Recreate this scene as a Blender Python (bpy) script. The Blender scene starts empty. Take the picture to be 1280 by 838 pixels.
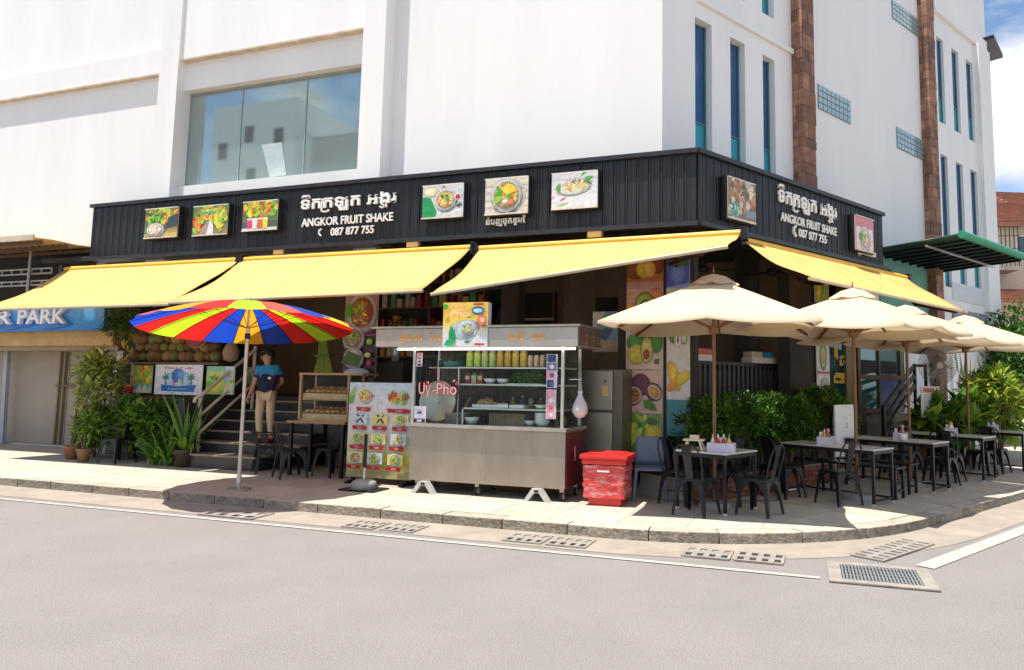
import bpy, bmesh, math, random
from mathutils import Vector, Matrix
RN = random.Random(11)
SC = bpy.context.scene
COL = SC.collection
rad = math.radians

# ------------------------------------------------------------------ camera
FPX, CX, CY = 900.0, 727.86, 385.91          # photo is 1280 x 838
PITCH, ROLL, AL, AR = rad(5.732), rad(.7455), rad(70.8), rad(48.2)
CAMZ = 1.75
cam = bpy.data.cameras.new('camera'); cam_o = bpy.data.objects.new('camera', cam); COL.objects.link(cam_o)
cam.sensor_fit = 'HORIZONTAL'; cam.sensor_width = 36; cam.lens = 36 * FPX / 1280
cam.shift_x = (640 - CX) / 1280; cam.shift_y = (CY - 419) / 1280
cam.clip_end = 600; cam.clip_start = .05
fw = Vector((0, math.cos(PITCH), math.sin(PITCH))); up0 = Vector((0, -math.sin(PITCH), math.cos(PITCH))); rt0 = Vector((1, 0, 0))
rt = math.cos(ROLL) * rt0 + math.sin(ROLL) * up0; up = -math.sin(ROLL) * rt0 + math.cos(ROLL) * up0
cam_o.matrix_world = Matrix(((rt.x, up.x, -fw.x, 0), (rt.y, up.y, -fw.y, 0), (rt.z, up.z, -fw.z, CAMZ), (0, 0, 0, 1)))
SC.camera = cam_o
C0 = Vector((0, 0, CAMZ))

# two street fronts: frame A (left front) and frame B (right front); x runs along the front to the right, y = distance from the camera point
U = Vector((math.sin(AL), -math.cos(AL), 0)); NA = Vector((-math.cos(AL), -math.sin(AL), 0))
V = Vector((math.sin(AR), math.cos(AR), 0)); NB = Vector((math.cos(AR), -math.sin(AR), 0))
RA, RB = rad(-90) + AL, rad(90) - AR
def A_(s, d, z=0): return U * s - NA * d + Vector((0, 0, z))
def B_(s, d, z=0): return V * s - NB * d + Vector((0, 0, z))
def ray(x, y): return fw + rt * ((x - CX) / FPX) - up * ((y - CY) / FPX)
def G(x, y, z=.128):
    r = ray(x, y); return C0 + r * ((z - CAMZ) / r.z)
def toA(p): return Vector((p.dot(U), -p.dot(NA), p.z))
def toB(p): return Vector((p.dot(V), -p.dot(NB), p.z))
def PA(x, y, d):
    r = ray(x, y); p = C0 + r * (d / -(r.dot(NA))); return p.dot(U), p.z
def PB(x, y, d):
    r = ray(x, y); p = C0 + r * (d / -(r.dot(NB))); return p.dot(V), p.z
BA = Matrix.Rotation(-RA, 4, 'Z') @ Matrix.Rotation(RB, 4, 'Z')      # frame B coordinates -> frame A coordinates

# ------------------------------------------------------------------ world, sun, exposure
SUN = (U * -.13 + NA * .16 + Vector((0, 0, .95))).normalized()
SUN_EL = math.asin(SUN.z); SUN_AZ = math.atan2(SUN.x, SUN.y)
W = bpy.data.worlds.new('World'); SC.world = W; W.use_nodes = True
wt = W.node_tree; wn = wt.nodes; wl = wt.links
sky = wn.new('ShaderNodeTexSky'); sky.sky_type = 'NISHITA'; sky.sun_disc = False
sky.sun_elevation = SUN_EL; sky.sun_rotation = SUN_AZ; sky.air_density = 1.0; sky.dust_density = .4; sky.ozone_density = 3.0
tc = wn.new('ShaderNodeTexCoord'); mp = wn.new('ShaderNodeMapping'); mp.inputs['Scale'].default_value = (1.0, 1.0, 2.2)
mp.inputs['Location'].default_value = (1.7, .4, .92)
nz = wn.new('ShaderNodeTexNoise'); nz.inputs['Scale'].default_value = 2.6; nz.inputs['Detail'].default_value = 8; nz.inputs['Roughness'].default_value = .56
cr = wn.new('ShaderNodeValToRGB'); cr.color_ramp.elements[0].position = .46; cr.color_ramp.elements[1].position = .62
mx = wn.new('ShaderNodeMix'); mx.data_type = 'RGBA'
bg = wn['Background']; bg.inputs['Strength'].default_value = .11
wl.new(tc.outputs['Generated'], mp.inputs['Vector']); wl.new(mp.outputs[0], nz.inputs['Vector']); wl.new(nz.outputs['Fac'], cr.inputs[0])
wl.new(cr.outputs[0], mx.inputs['Factor']); wl.new(sky.outputs[0], mx.inputs[6]); mx.inputs[7].default_value = (6.4, 6.4, 6.5, 1)
wl.new(mx.outputs[2], bg.inputs['Color'])
sl = bpy.data.lights.new('sun', 'SUN'); sl.energy = 5.0; sl.angle = rad(.55); sl.color = (1.0, .955, .88)
so = bpy.data.objects.new('sun', sl); COL.objects.link(so); so.rotation_euler = SUN.to_track_quat('Z', 'Y').to_euler(); so.location = (0, 0, 40)
SC.view_settings.view_transform = 'Standard'; SC.view_settings.look = 'None'; SC.view_settings.gamma = 1
SC.view_settings.exposure = .72
SC.render.engine = 'CYCLES'
try:
    SC.cycles.max_bounces = 8; SC.cycles.diffuse_bounces = 5; SC.cycles.glossy_bounces = 3; SC.cycles.transparent_max_bounces = 12
    SC.cycles.transmission_bounces = 4; SC.cycles.caustics_reflective = False; SC.cycles.caustics_refractive = False
    SC.cycles.use_denoising = True; SC.cycles.sample_clamp_indirect = 6
except Exception: pass

# ------------------------------------------------------------------ materials
MT = {}
def mat(name, rgb, rough=.6, metal=0.0, var=.12, scale=6.0, bump=0.0, bscale=40.0, dirt=0.0, spec=.5, rnd=0.0, sss=0, alpha=1.0, trans=0.0, stretch=None, sheen=0, speck=0):
    if name in MT: return MT[name]
    m = bpy.data.materials.new(name); m.use_nodes = True; t = m.node_tree; n = t.nodes; l = t.links
    b = n['Principled BSDF']; b.inputs['Roughness'].default_value = rough; b.inputs['Metallic'].default_value = metal
    b.inputs['Specular IOR Level'].default_value = spec
    co = n.new('ShaderNodeTexCoord'); mpn = n.new('ShaderNodeMapping'); l.new(co.outputs['Object'], mpn.inputs[0])
    if stretch: mpn.inputs['Scale'].default_value = stretch
    nt = n.new('ShaderNodeTexNoise'); nt.inputs['Scale'].default_value = scale; nt.inputs['Detail'].default_value = 6; nt.inputs['Roughness'].default_value = .6
    l.new(mpn.outputs[0], nt.inputs['Vector'])
    mr = n.new('ShaderNodeMapRange'); mr.inputs['From Min'].default_value = .3; mr.inputs['From Max'].default_value = .7
    mr.inputs['To Min'].default_value = 1 - var; mr.inputs['To Max'].default_value = 1 + var; l.new(nt.outputs['Fac'], mr.inputs['Value'])
    last = mr.outputs[0]
    if rnd:
        oi = n.new('ShaderNodeObjectInfo'); m2 = n.new('ShaderNodeMapRange'); m2.inputs['To Min'].default_value = 1 - rnd; m2.inputs['To Max'].default_value = 1 + rnd
        l.new(oi.outputs['Random'], m2.inputs['Value']); mm = n.new('ShaderNodeMath'); mm.operation = 'MULTIPLY'; l.new(last, mm.inputs[0]); l.new(m2.outputs[0], mm.inputs[1]); last = mm.outputs[0]
    if speck:
        ns = n.new('ShaderNodeTexNoise'); ns.inputs['Scale'].default_value = 90; ns.inputs['Detail'].default_value = 3; ns.inputs['Roughness'].default_value = .8; l.new(co.outputs['Object'], ns.inputs['Vector'])
        m3 = n.new('ShaderNodeMapRange'); m3.inputs['From Min'].default_value = .3; m3.inputs['From Max'].default_value = .7; m3.inputs['To Min'].default_value = 1 - speck; m3.inputs['To Max'].default_value = 1 + speck; l.new(ns.outputs['Fac'], m3.inputs['Value'])
        mm = n.new('ShaderNodeMath'); mm.operation = 'MULTIPLY'; l.new(last, mm.inputs[0]); l.new(m3.outputs[0], mm.inputs[1]); last = mm.outputs[0]
    hv = n.new('ShaderNodeHueSaturation'); hv.inputs['Color'].default_value = (*rgb, 1); l.new(last, hv.inputs['Value'])
    outc = hv.outputs[0]
    if dirt:
        n2 = n.new('ShaderNodeTexNoise'); n2.inputs['Scale'].default_value = scale * .35; n2.inputs['Detail'].default_value = 9; n2.inputs['Roughness'].default_value = .7
        l.new(mpn.outputs[0], n2.inputs['Vector'])
        r2 = n.new('ShaderNodeMapRange'); r2.inputs['From Min'].default_value = .5; r2.inputs['From Max'].default_value = .75; r2.inputs['To Max'].default_value = dirt
        l.new(n2.outputs['Fac'], r2.inputs['Value'])
        mxx = n.new('ShaderNodeMix'); mxx.data_type = 'RGBA'; l.new(r2.outputs[0], mxx.inputs['Factor']); l.new(outc, mxx.inputs[6]); mxx.inputs[7].default_value = (rgb[0] * .45 + .01, rgb[1] * .4 + .01, rgb[2] * .33 + .008, 1); outc = mxx.outputs[2]
    l.new(outc, b.inputs['Base Color'])
    rr = n.new('ShaderNodeMapRange'); rr.inputs['To Min'].default_value = max(.02, rough - .12); rr.inputs['To Max'].default_value = min(1, rough + .12); l.new(nt.outputs['Fac'], rr.inputs['Value']); l.new(rr.outputs[0], b.inputs['Roughness'])
    if bump:
        nb = n.new('ShaderNodeTexNoise'); nb.inputs['Scale'].default_value = bscale; nb.inputs['Detail'].default_value = 5; l.new(mpn.outputs[0], nb.inputs['Vector'])
        bp = n.new('ShaderNodeBump'); bp.inputs['Strength'].default_value = bump; bp.inputs['Distance'].default_value = .02; l.new(nb.outputs['Fac'], bp.inputs['Height']); l.new(bp.outputs[0], b.inputs['Normal'])
    if alpha < 1: b.inputs['Alpha'].default_value = alpha
    if trans: b.inputs['Transmission Weight'].default_value = trans
    if sss:                                   # thin cloth / leaf: light coming through from the other side
        tr = n.new('ShaderNodeBsdfTranslucent'); l.new(outc, tr.inputs['Color']); ms = n.new('ShaderNodeMixShader'); ms.inputs[0].default_value = sss
        l.new(b.outputs[0], ms.inputs[1]); l.new(tr.outputs[0], ms.inputs[2]); l.new(ms.outputs[0], n['Material Output'].inputs['Surface'])
    MT[name] = m; return m
def glass(name, tint, strength=.5, rough=.03, see=0.0):
    if name in MT: return MT[name]
    m = bpy.data.materials.new(name); m.use_nodes = True; t = m.node_tree; n = t.nodes; l = t.links
    b = n['Principled BSDF']; b.inputs['Base Color'].default_value = (*tint, 1); b.inputs['Roughness'].default_value = rough; b.inputs['Metallic'].default_value = strength
    b.inputs['Specular IOR Level'].default_value = .8
    nt = n.new('ShaderNodeTexNoise'); nt.inputs['Scale'].default_value = .8; bp = n.new('ShaderNodeBump'); bp.inputs['Strength'].default_value = .02; l.new(nt.outputs['Fac'], bp.inputs['Height']); l.new(bp.outputs[0], b.inputs['Normal'])
    if see:
        tr = n.new('ShaderNodeBsdfTransparent'); tr.inputs[0].default_value = (.93, .97, .96, 1); ms = n.new('ShaderNodeMixShader'); ms.inputs[0].default_value = see
        l.new(b.outputs[0], ms.inputs[1]); l.new(tr.outputs[0], ms.inputs[2]); l.new(ms.outputs[0], n['Material Output'].inputs['Surface'])
    MT[name] = m; return m
def emit(name, rgb, st):
    if name in MT: return MT[name]
    m = bpy.data.materials.new(name); m.use_nodes = True; b = m.node_tree.nodes['Principled BSDF']
    b.inputs['Base Color'].default_value = (*rgb, 1); b.inputs['Emission Color'].default_value = (*rgb, 1); b.inputs['Emission Strength'].default_value = st
    MT[name] = m; return m
def print_mat(name='print', rough=.35, var=.16, sc=14, sss=0.0):
    if name in MT: return MT[name]
    m = bpy.data.materials.new(name); m.use_nodes = True; t = m.node_tree; n = t.nodes; l = t.links
    b = n['Principled BSDF']; b.inputs['Roughness'].default_value = rough
    at = n.new('ShaderNodeAttribute'); at.attribute_name = 'Col'
    co = n.new('ShaderNodeTexCoord'); nt = n.new('ShaderNodeTexNoise'); nt.inputs['Scale'].default_value = sc; nt.inputs['Detail'].default_value = 4; l.new(co.outputs['Object'], nt.inputs['Vector'])
    mr = n.new('ShaderNodeMapRange'); mr.inputs['From Min'].default_value = .3; mr.inputs['From Max'].default_value = .7; mr.inputs['To Min'].default_value = 1 - var; mr.inputs['To Max'].default_value = 1 + var; l.new(nt.outputs['Fac'], mr.inputs['Value'])
    hv = n.new('ShaderNodeHueSaturation'); l.new(at.outputs['Color'], hv.inputs['Color']); l.new(mr.outputs[0], hv.inputs['Value']); l.new(hv.outputs[0], b.inputs['Base Color'])
    if sss:
        tr = n.new('ShaderNodeBsdfTranslucent'); l.new(hv.outputs[0], tr.inputs['Color']); ms = n.new('ShaderNodeMixShader'); ms.inputs[0].default_value = sss
        l.new(b.outputs[0], ms.inputs[1]); l.new(tr.outputs[0], ms.inputs[2]); l.new(ms.outputs[0], n['Material Output'].inputs['Surface'])
    MT[name] = m; return m

# ------------------------------------------------------------------ mesh helpers
class MB:
    def __init__(s): s.v = []; s.f = []; s.c = []; s.sm = []
    def add(s, vs, fs, col=None, smooth=False):
        k = len(s.v); s.v += [tuple(p) for p in vs]
        for f in fs: s.f.append(tuple(i + k for i in f)); s.c.append(col); s.sm.append(smooth)
        return s
    def box(s, x0, x1, y0, y1, z0, z1, col=None, M=None):
        vs = [Vector((x, y, z)) for z in (z0, z1) for y in (y0, y1) for x in (x0, x1)]
        if M: vs = [M @ p for p in vs]
        return s.add(vs, [(0, 2, 3, 1), (4, 5, 7, 6), (0, 1, 5, 4), (2, 6, 7, 3), (0, 4, 6, 2), (1, 3, 7, 5)], col)
    def bar(s, p, q, w, h=None, col=None, upv=(0, 0, 1)):
        p, q = Vector(p), Vector(q); h = h or w; d = (q - p).normalized(); uv = Vector(upv)
        if abs(d.dot(uv)) > .98: uv = Vector((0, 1, 0))
        a = d.cross(uv).normalized() * (w / 2); b = a.cross(d).normalized() * (h / 2)
        vs = [p - a - b, p + a - b, p + a + b, p - a + b, q - a - b, q + a - b, q + a + b, q - a + b]
        return s.add(vs, [(0, 3, 2, 1), (4, 5, 6, 7), (0, 1, 5, 4), (1, 2, 6, 5), (2, 3, 7, 6), (3, 0, 4, 7)], col)
    def cyl(s, p, q, r0, r1=None, n=10, col=None, smooth=True, caps=True):
        p, q = Vector(p), Vector(q); r1 = r0 if r1 is None else r1; d = (q - p).normalized()
        a = d.orthogonal().normalized(); b = d.cross(a)
        vs = []; 
        for c, r in ((p, r0), (q, r1)):
            for i in range(n): t = 2 * math.pi * i / n; vs.append(c + a * (r * math.cos(t)) + b * (r * math.sin(t)))
        s.add(vs, [(i, (i + 1) % n, n + (i + 1) % n, n + i) for i in range(n)], col, smooth)
        if caps: s.add(vs[:n], [tuple(range(n - 1, -1, -1))], col); s.add(vs[n:], [tuple(range(n))], col)
        return s
    def tube(s, pts, r, n=6, col=None, caps=True):
        pts = [Vector(p) for p in pts]; rs = r if isinstance(r, (list, tuple)) else [r] * len(pts); vs = []; a = None
        for i, p in enumerate(pts):
            d = (pts[min(i + 1, len(pts) - 1)] - pts[max(i - 1, 0)]).normalized()
            a = (d.orthogonal() if a is None else a - d * a.dot(d)).normalized(); b = d.cross(a)
            for k in range(n): t = 2 * math.pi * k / n; vs.append(p + a * (rs[i] * math.cos(t)) + b * (rs[i] * math.sin(t)))
        fs = [(i * n + k, i * n + (k + 1) % n, (i + 1) * n + (k + 1) % n, (i + 1) * n + k) for i in range(len(pts) - 1) for k in range(n)]
        s.add(vs, fs, col, True)
        if caps: s.add(vs[:n], [tuple(range(n - 1, -1, -1))], col); s.add(vs[-n:], [tuple(range(n))], col)
        return s
    def lathe(s, prof, n=14, c=(0, 0, 0), col=None, smooth=True, M=None):
        vs = []
        for r, z in prof:
            for k in range(n):
                t = 2 * math.pi * k / n; p = Vector((c[0] + r * math.cos(t), c[1] + r * math.sin(t), c[2] + z)); vs.append(M @ p if M else p)
        m = len(prof)
        return s.add(vs, [(i * n + k, i * n + (k + 1) % n, (i + 1) * n + (k + 1) % n, (i + 1) * n + k) for i in range(m - 1) for k in range(n)], col, smooth)
    def ell(s, c, r, n=10, m=6, col=None, jit=0):
        if not isinstance(r, (tuple, list)): r = (r, r, r)
        vs = [(c[0], c[1], c[2] - r[2])]
        for i in range(1, m):
            ph = -math.pi / 2 + math.pi * i / m
            for k in range(n):
                t = 2 * math.pi * k / n; j = 1 + (RN.uniform(-jit, jit) if jit else 0)
                vs.append((c[0] + r[0] * j * math.cos(ph) * math.cos(t), c[1] + r[1] * j * math.cos(ph) * math.sin(t), c[2] + r[2] * j * math.sin(ph)))
        vs.append((c[0], c[1], c[2] + r[2])); L = len(vs) - 1
        fs = [(0, 1 + (k + 1) % n, 1 + k) for k in range(n)] + [(L, L - n + k, L - n + (k + 1) % n) for k in range(n)]
        fs += [(1 + i * n + k, 1 + i * n + (k + 1) % n, 1 + (i + 1) * n + (k + 1) % n, 1 + (i + 1) * n + k) for i in range(m - 2) for k in range(n)]
        return s.add(vs, fs, col, True)
    def prism(s, pts, z0, z1, col=None, M=None):
        n = len(pts); vs = [Vector((p[0], p[1], z)) for z in (z0, z1) for p in pts]
        if M: vs = [M @ p for p in vs]
        return s.add(vs, [tuple(range(n - 1, -1, -1)), tuple(range(n, 2 * n))] + [(i, (i + 1) % n, n + (i + 1) % n, n + i) for i in range(n)], col)
    def build(s, name, m, parent=None, bevel=0, xf=None, loc=None):
        me = bpy.data.meshes.new(name); vs = [tuple(xf @ Vector(p)) for p in s.v] if xf else s.v
        me.from_pydata(vs, [], s.f)
        if any(s.sm): me.polygons.foreach_set('use_smooth', s.sm)
        if any(c is not None for c in s.c):
            at = me.color_attributes.new('Col', 'FLOAT_COLOR', 'CORNER'); k = 0; buf = []
            for f, c in zip(s.f, s.c): buf += list((*(c or (.5, .5, .5)), 1.0)) * len(f)
            at.data.foreach_set('color', buf)
        if bevel:
            bm = bmesh.new(); bm.from_mesh(me)
            bmesh.ops.bevel(bm, geom=[e for e in bm.edges if len(e.link_faces) == 2 and e.calc_face_angle(0) > .6], offset=bevel, segments=2, affect='EDGES', profile=.6, clamp_overlap=True)
            bm.to_mesh(me); bm.free()
        me.validate(); me.update()
        if m is not None:
            for mm in (m if isinstance(m, (list, tuple)) else [m]): me.materials.append(mm)
        o = bpy.data.objects.new(name, me); COL.objects.link(o)
        if parent is not None: o.parent = parent
        if loc is not None: o.location = loc
        return o
def tag(o, label=None, cat=None, group=None, kind=None):
    if label: o['label'] = label
    if cat: o['category'] = cat
    if group: o['group'] = group
    if kind: o['kind'] = kind
    return o
def thing(name, label, cat, loc=(0, 0, 0), rz=0.0, group=None):
    o = bpy.data.objects.new(name, None); COL.objects.link(o); o.location = loc; o.rotation_euler = (0, 0, rz); o.empty_display_size = .1
    return tag(o, label, cat, group)
def part(name, me_src, parent, loc=(0, 0, 0), rot=(0, 0, 0), scale=None, m=None):
    o = bpy.data.objects.new(name, me_src.data if hasattr(me_src, 'data') else me_src); COL.objects.link(o); o.parent = parent; o.location = loc; o.rotation_euler = rot
    if scale: o.scale = scale
    return o
def copy_tree(o, parent=None):
    c = o.copy(); COL.objects.link(c); c.parent = parent
    for ch in list(o.children): copy_tree(ch, c)
    return c
def place(proto, used, loc, rz, label, group=None):
    o = proto if not used[0] else copy_tree(proto); used[0] = True
    o.location = loc; o.rotation_euler = (0, 0, rz); o['label'] = label
    if group: o['group'] = group
    return o
def text_mesh(body, size=1.0, extrude=.01, offset=.0, align='LEFT', sx=1.0, shear=0):
    c = bpy.data.curves.new('lettering', 'FONT'); c.body = body; c.size = size; c.extrude = extrude; c.offset = offset; c.align_x = align; c.shear = shear; c.resolution_u = 3
    o = bpy.data.objects.new('lettering', c); COL.objects.link(o); dg = bpy.context.evaluated_depsgraph_get()
    me = bpy.data.meshes.new_from_object(o.evaluated_get(dg)); bpy.data.objects.remove(o); bpy.data.curves.remove(c)
    vs = [(v.co.x * sx, v.co.y, v.co.z) for v in me.vertices]; fs = [tuple(p.vertices) for p in me.polygons]; bpy.data.meshes.remove(me)
    return vs, fs
def put_text(mb, body, x, z, size, y=0.0, width=None, align='LEFT', offset=.0, col=None, extrude=.012, M=None, shear=0):
    """lettering standing on a vertical face that looks towards -y; (x, z) is the left end of the base line"""
    vs, fs = text_mesh(body, size, extrude, offset * size, 'LEFT', 1.0, shear)
    if not vs: return mb
    x0 = min(p[0] for p in vs); x1 = max(p[0] for p in vs); k = (width / (x1 - x0)) if width else 1.0
    sh = {'LEFT': 0, 'CENTER': -(x1 - x0) * k / 2}[align]
    out = [Vector((x + (p[0] - x0) * k + sh, y - p[2], z + p[1])) for p in vs]
    if M: out = [M @ p for p in out]
    return mb.add(out, fs, col)
def stroke(mb, pts, w, y=0.0, t=.02, col=None):
    """thick pen stroke on a vertical face (x, z points)"""
    for i in range(len(pts) - 1):
        mb.bar((pts[i][0], y, pts[i][1]), (pts[i + 1][0], y, pts[i + 1][1]), t, w, col, upv=(0, 1, 0)) if False else _stk(mb, pts[i], pts[i + 1], w, y, t, col)
    return mb
def _stk(mb, a, b, w, y, t, col):
    dx, dz = b[0] - a[0], b[1] - a[1]; L = math.hypot(dx, dz) or 1e-6; ex, ez = dx / L * w * .4, dz / L * w * .4; nx, nz_ = -dz / L * w / 2, dx / L * w / 2
    q = [(a[0] - ex + nx, a[1] - ez + nz_), (a[0] - ex - nx, a[1] - ez - nz_), (b[0] + ex - nx, b[1] + ez - nz_), (b[0] + ex + nx, b[1] + ez + nz_)]
    vs = [(p[0], yy, p[1]) for yy in (y, y - t) for p in q]
    mb.add(vs, [(0, 3, 2, 1), (4, 5, 6, 7), (0, 1, 5, 4), (1, 2, 6, 5), (2, 3, 7, 6), (3, 0, 4, 7)], col)
# flat print built from thin coloured shapes: x right, z up, layers step towards -y
class Print:
    def __init__(s, y=0.0, step=.0008, lim=None): s.mb = MB(); s.y = y; s.step = step; s.lim = lim
    def _cl(s, vs): return vs if not s.lim else [(min(max(p[0], s.lim[0]), s.lim[1]), p[1], min(max(p[2], s.lim[2]), s.lim[3])) for p in vs]
    def _up(s): s.y -= s.step; return s.y
    def rect(s, x0, x1, z0, z1, col): y = s._up(); s.mb.add([(x0, y, z0), (x1, y, z0), (x1, y, z1), (x0, y, z1)], [(0, 1, 2, 3)], col); return s
    def grad(s, x0, x1, z0, z1, cols, n=8):
        y = s._up(); k = len(cols) - 1
        for i in range(n):
            t = (i + .5) / n * k; j = min(int(t), k - 1); f = t - j; c = tuple(cols[j][q] * (1 - f) + cols[j + 1][q] * f for q in range(3))
            za, zb = z0 + (z1 - z0) * i / n, z0 + (z1 - z0) * (i + 1) / n; s.mb.add([(x0, y, za), (x1, y, za), (x1, y, zb), (x0, y, zb)], [(0, 1, 2, 3)], c)
        return s
    def oval(s, x, z, rx, rz, col, a=0.0, n=14, jit=0.0):
        if n >= 14 and jit == 0 and min(rx, rz) > .035:          # printed photo: rounder tone
            for k, sc_, o in ((.62, 1.0, 0), (.85, .9, .04), (1.0, .74, .10), (1.18, .46, .2)): s.oval(x - rx * o, z + rz * o, rx * sc_, rz * sc_, tuple(min(1, q * k) for q in col), a, 13, .0)
            return s
        y = s._up(); ca, sa = math.cos(a), math.sin(a); vs = []
        for i in range(n):
            t = 2 * math.pi * i / n; j = 1 + RN.uniform(-jit, jit); p, q = rx * j * math.cos(t), rz * j * math.sin(t); vs.append((x + p * ca - q * sa, y, z + p * sa + q * ca))
        s.mb.add(s._cl(vs), [tuple(range(n))], col); return s
    def poly(s, pts, col): y = s._up(); s.mb.add(s._cl([(p[0], y, p[1]) for p in pts]), [tuple(range(len(pts)))], col); return s
    def scatter(s, x, z, rx, rz, n, pal, size, asp=.5):
        y0 = s.y
        for i in range(n):
            r = math.sqrt(RN.random()); t = RN.uniform(0, 6.283); s.y = y0 - s.step * (i % 12) / 6
            c = RN.choice(pal); k = RN.uniform(.75, 1.2); s.oval(x + rx * r * math.cos(t), z + rz * r * math.sin(t), size * RN.uniform(.6, 1.3), size * asp * RN.uniform(.6, 1.3), tuple(min(1, q * k) for q in c), RN.uniform(0, 3.14), 7, .15)
        s.y = y0 - s.step * 3; return s
    def leaf(s, x, z, L, w, a, col):
        y = s._up(); ca, sa = math.cos(a), math.sin(a); pts = [(0, 0), (.3, .5), (.65, .4), (1, 0), (.65, -.4), (.3, -.5)]
        s.mb.add(s._cl([(x + p * L * ca - q * w * sa, y, z + p * L * sa + q * w * ca) for p, q in pts]), [tuple(range(6))], col); return s
    def text(s, body, x, z, size, col, width=None, align='LEFT', offset=.0):
        y = s._up(); put_text(s.mb, body, x, z, size, y, width, align, offset, col, 0.0); return s
    def build(s, name, parent, m=None, loc=None): return s.mb.build(name, m or print_mat(), parent, loc=loc)
# ------------------------------------------------------------------ setting materials
m_road = mat('asphalt', (.228, .206, .194), .92, var=.06, scale=1.1, bump=.7, bscale=110, dirt=.10, speck=.42)
m_gut = mat('gutter_concrete', (.285, .243, .20), .88, speck=.15, var=.16, scale=2.2, bump=.3, bscale=60, dirt=.35)
m_pave = mat('paving_stone', (.43, .375, .30), .82, speck=.14, var=.16, scale=4.0, bump=.6, bscale=22, dirt=.32, rnd=.07)
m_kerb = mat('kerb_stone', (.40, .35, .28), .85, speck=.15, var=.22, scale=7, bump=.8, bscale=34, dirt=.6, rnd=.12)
m_kerbf = mat('kerb_side_face', (.27, .23, .18), .9, var=.5, scale=13, bump=.9, bscale=30, dirt=.6, rnd=.15, stretch=(1, 1, 1))  # darker, blotchier stone colour for the upright kerb faces
m_white = mat('white_render', (.86, .845, .815), .85, var=.035, scale=.9, bump=.12, bscale=18, dirt=.09, stretch=(1, 1, .18))
m_sill = mat('stained_ledge', (.60, .50, .38), .8, var=.25, scale=5)
m_paint = mat('road_paint', (.40, .37, .32), .8, var=.14, scale=9, dirt=.5, bump=.2, bscale=90)
m_black = mat('black_cladding', (.011, .0115, .013), .42, var=.3, scale=3, stretch=(6, 6, .5), spec=.5)
m_blackm = mat('black_metal', (.012, .013, .015), .38, metal=.3, var=.35, scale=9)
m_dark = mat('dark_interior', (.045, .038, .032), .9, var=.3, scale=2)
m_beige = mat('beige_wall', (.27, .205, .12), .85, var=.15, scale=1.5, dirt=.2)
m_wood = mat('brown_wood', (.13, .065, .03), .5, var=.3, scale=6, stretch=(8, 8, 1))
m_steel = mat('stainless_steel', (.37, .325, .27), .34, metal=.8, var=.10, scale=3, dirt=.18, stretch=(1, 1, .4), bump=.05, bscale=9)
m_alu = mat('aluminium', (.6, .6, .6), .35, metal=.7, var=.1)
m_conc = mat('grey_concrete', (.32, .31, .29), .9, var=.2, scale=4, dirt=.4)
m_yel = mat('yellow_awning_cloth', (.79, .535, .175), .8, var=.09, scale=1.6, sss=.30, bump=.15, bscale=5, dirt=.12)

# ------------------------------------------------------------------ ground, road, pavement
KA, KB = 7.86, 3.91
tag(MB().add([(-300, -300, -.03), (300, -300, -.03), (300, 300, -.03), (-300, 300, -.03)], [(0, 1, 2, 3)]).build('ground', m_road), kind='structure')
tag(MB().add([(-60, -25, 0), (70, -25, 0), (70, 60, 0), (-60, 60, 0)], [(0, 1, 2, 3)]).build('road', m_road), kind='structure')
def isect(dA, dB):
    # point where frame A distance = dA and frame B distance = dB
    a, b = -NA, -NB; det = a.x * b.y - a.y * b.x
    return Vector(((dA * b.y - a.y * dB) / det, (a.x * dB - dA * b.x) / det, 0))
INT = math.pi - (math.pi - (AL + AR)) if False else (AL + AR)          # inner angle of the corner
def kerb_path(off):
    """edge polyline of the pavement, moved inwards by off"""
    P = isect(KA, KB); t = 2.35; r = t * math.tan(INT / 2)
    p0, p1 = P - U * t, P + V * t; c = p0 - NA * r
    a0 = math.atan2((p0 - c).y, (p0 - c).x); a1 = math.atan2((p1 - c).y, (p1 - c).x)
    if a1 < a0: a1 += 2 * math.pi
    pts = [A_(-45, KA + off)]
    s0 = p0.dot(U)
    x = -24.0
    while x < s0 - .01: pts.append(A_(x, KA + off)); x += .4
    for i in range(25):
        a = a0 + (a1 - a0) * i / 24; pts.append(c + Vector((math.cos(a), math.sin(a), 0)) * (r - off))
    s1 = p1.dot(V); x = s1 + .4
    while x < 34: pts.append(B_(x, KB + off)); x += .4
    pts.append(B_(60, KB + off)); return pts
def flatsheet(pts, z): return MB().add([(p.x, p.y, z) for p in pts], [tuple(range(len(pts)))])
inner = kerb_path(.23)
far = [B_(60, 40), A_(-45, 40)]
pav = tag(flatsheet(inner + far, .118).build('pavement', m_pave), kind='structure')
# concrete gutter between road and kerb
gp_o, gp_i = kerb_path(-.62), kerb_path(0)
g = MB()
for i in range(len(gp_o) - 1): g.add([(gp_o[i].x, gp_o[i].y, .004), (gp_o[i + 1].x, gp_o[i + 1].y, .004), (gp_i[i + 1].x, gp_i[i + 1].y, .012), (gp_i[i].x, gp_i[i].y, .012)], [(0, 1, 2, 3)])
tag(g.build('gutter', m_gut), kind='structure')
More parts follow.
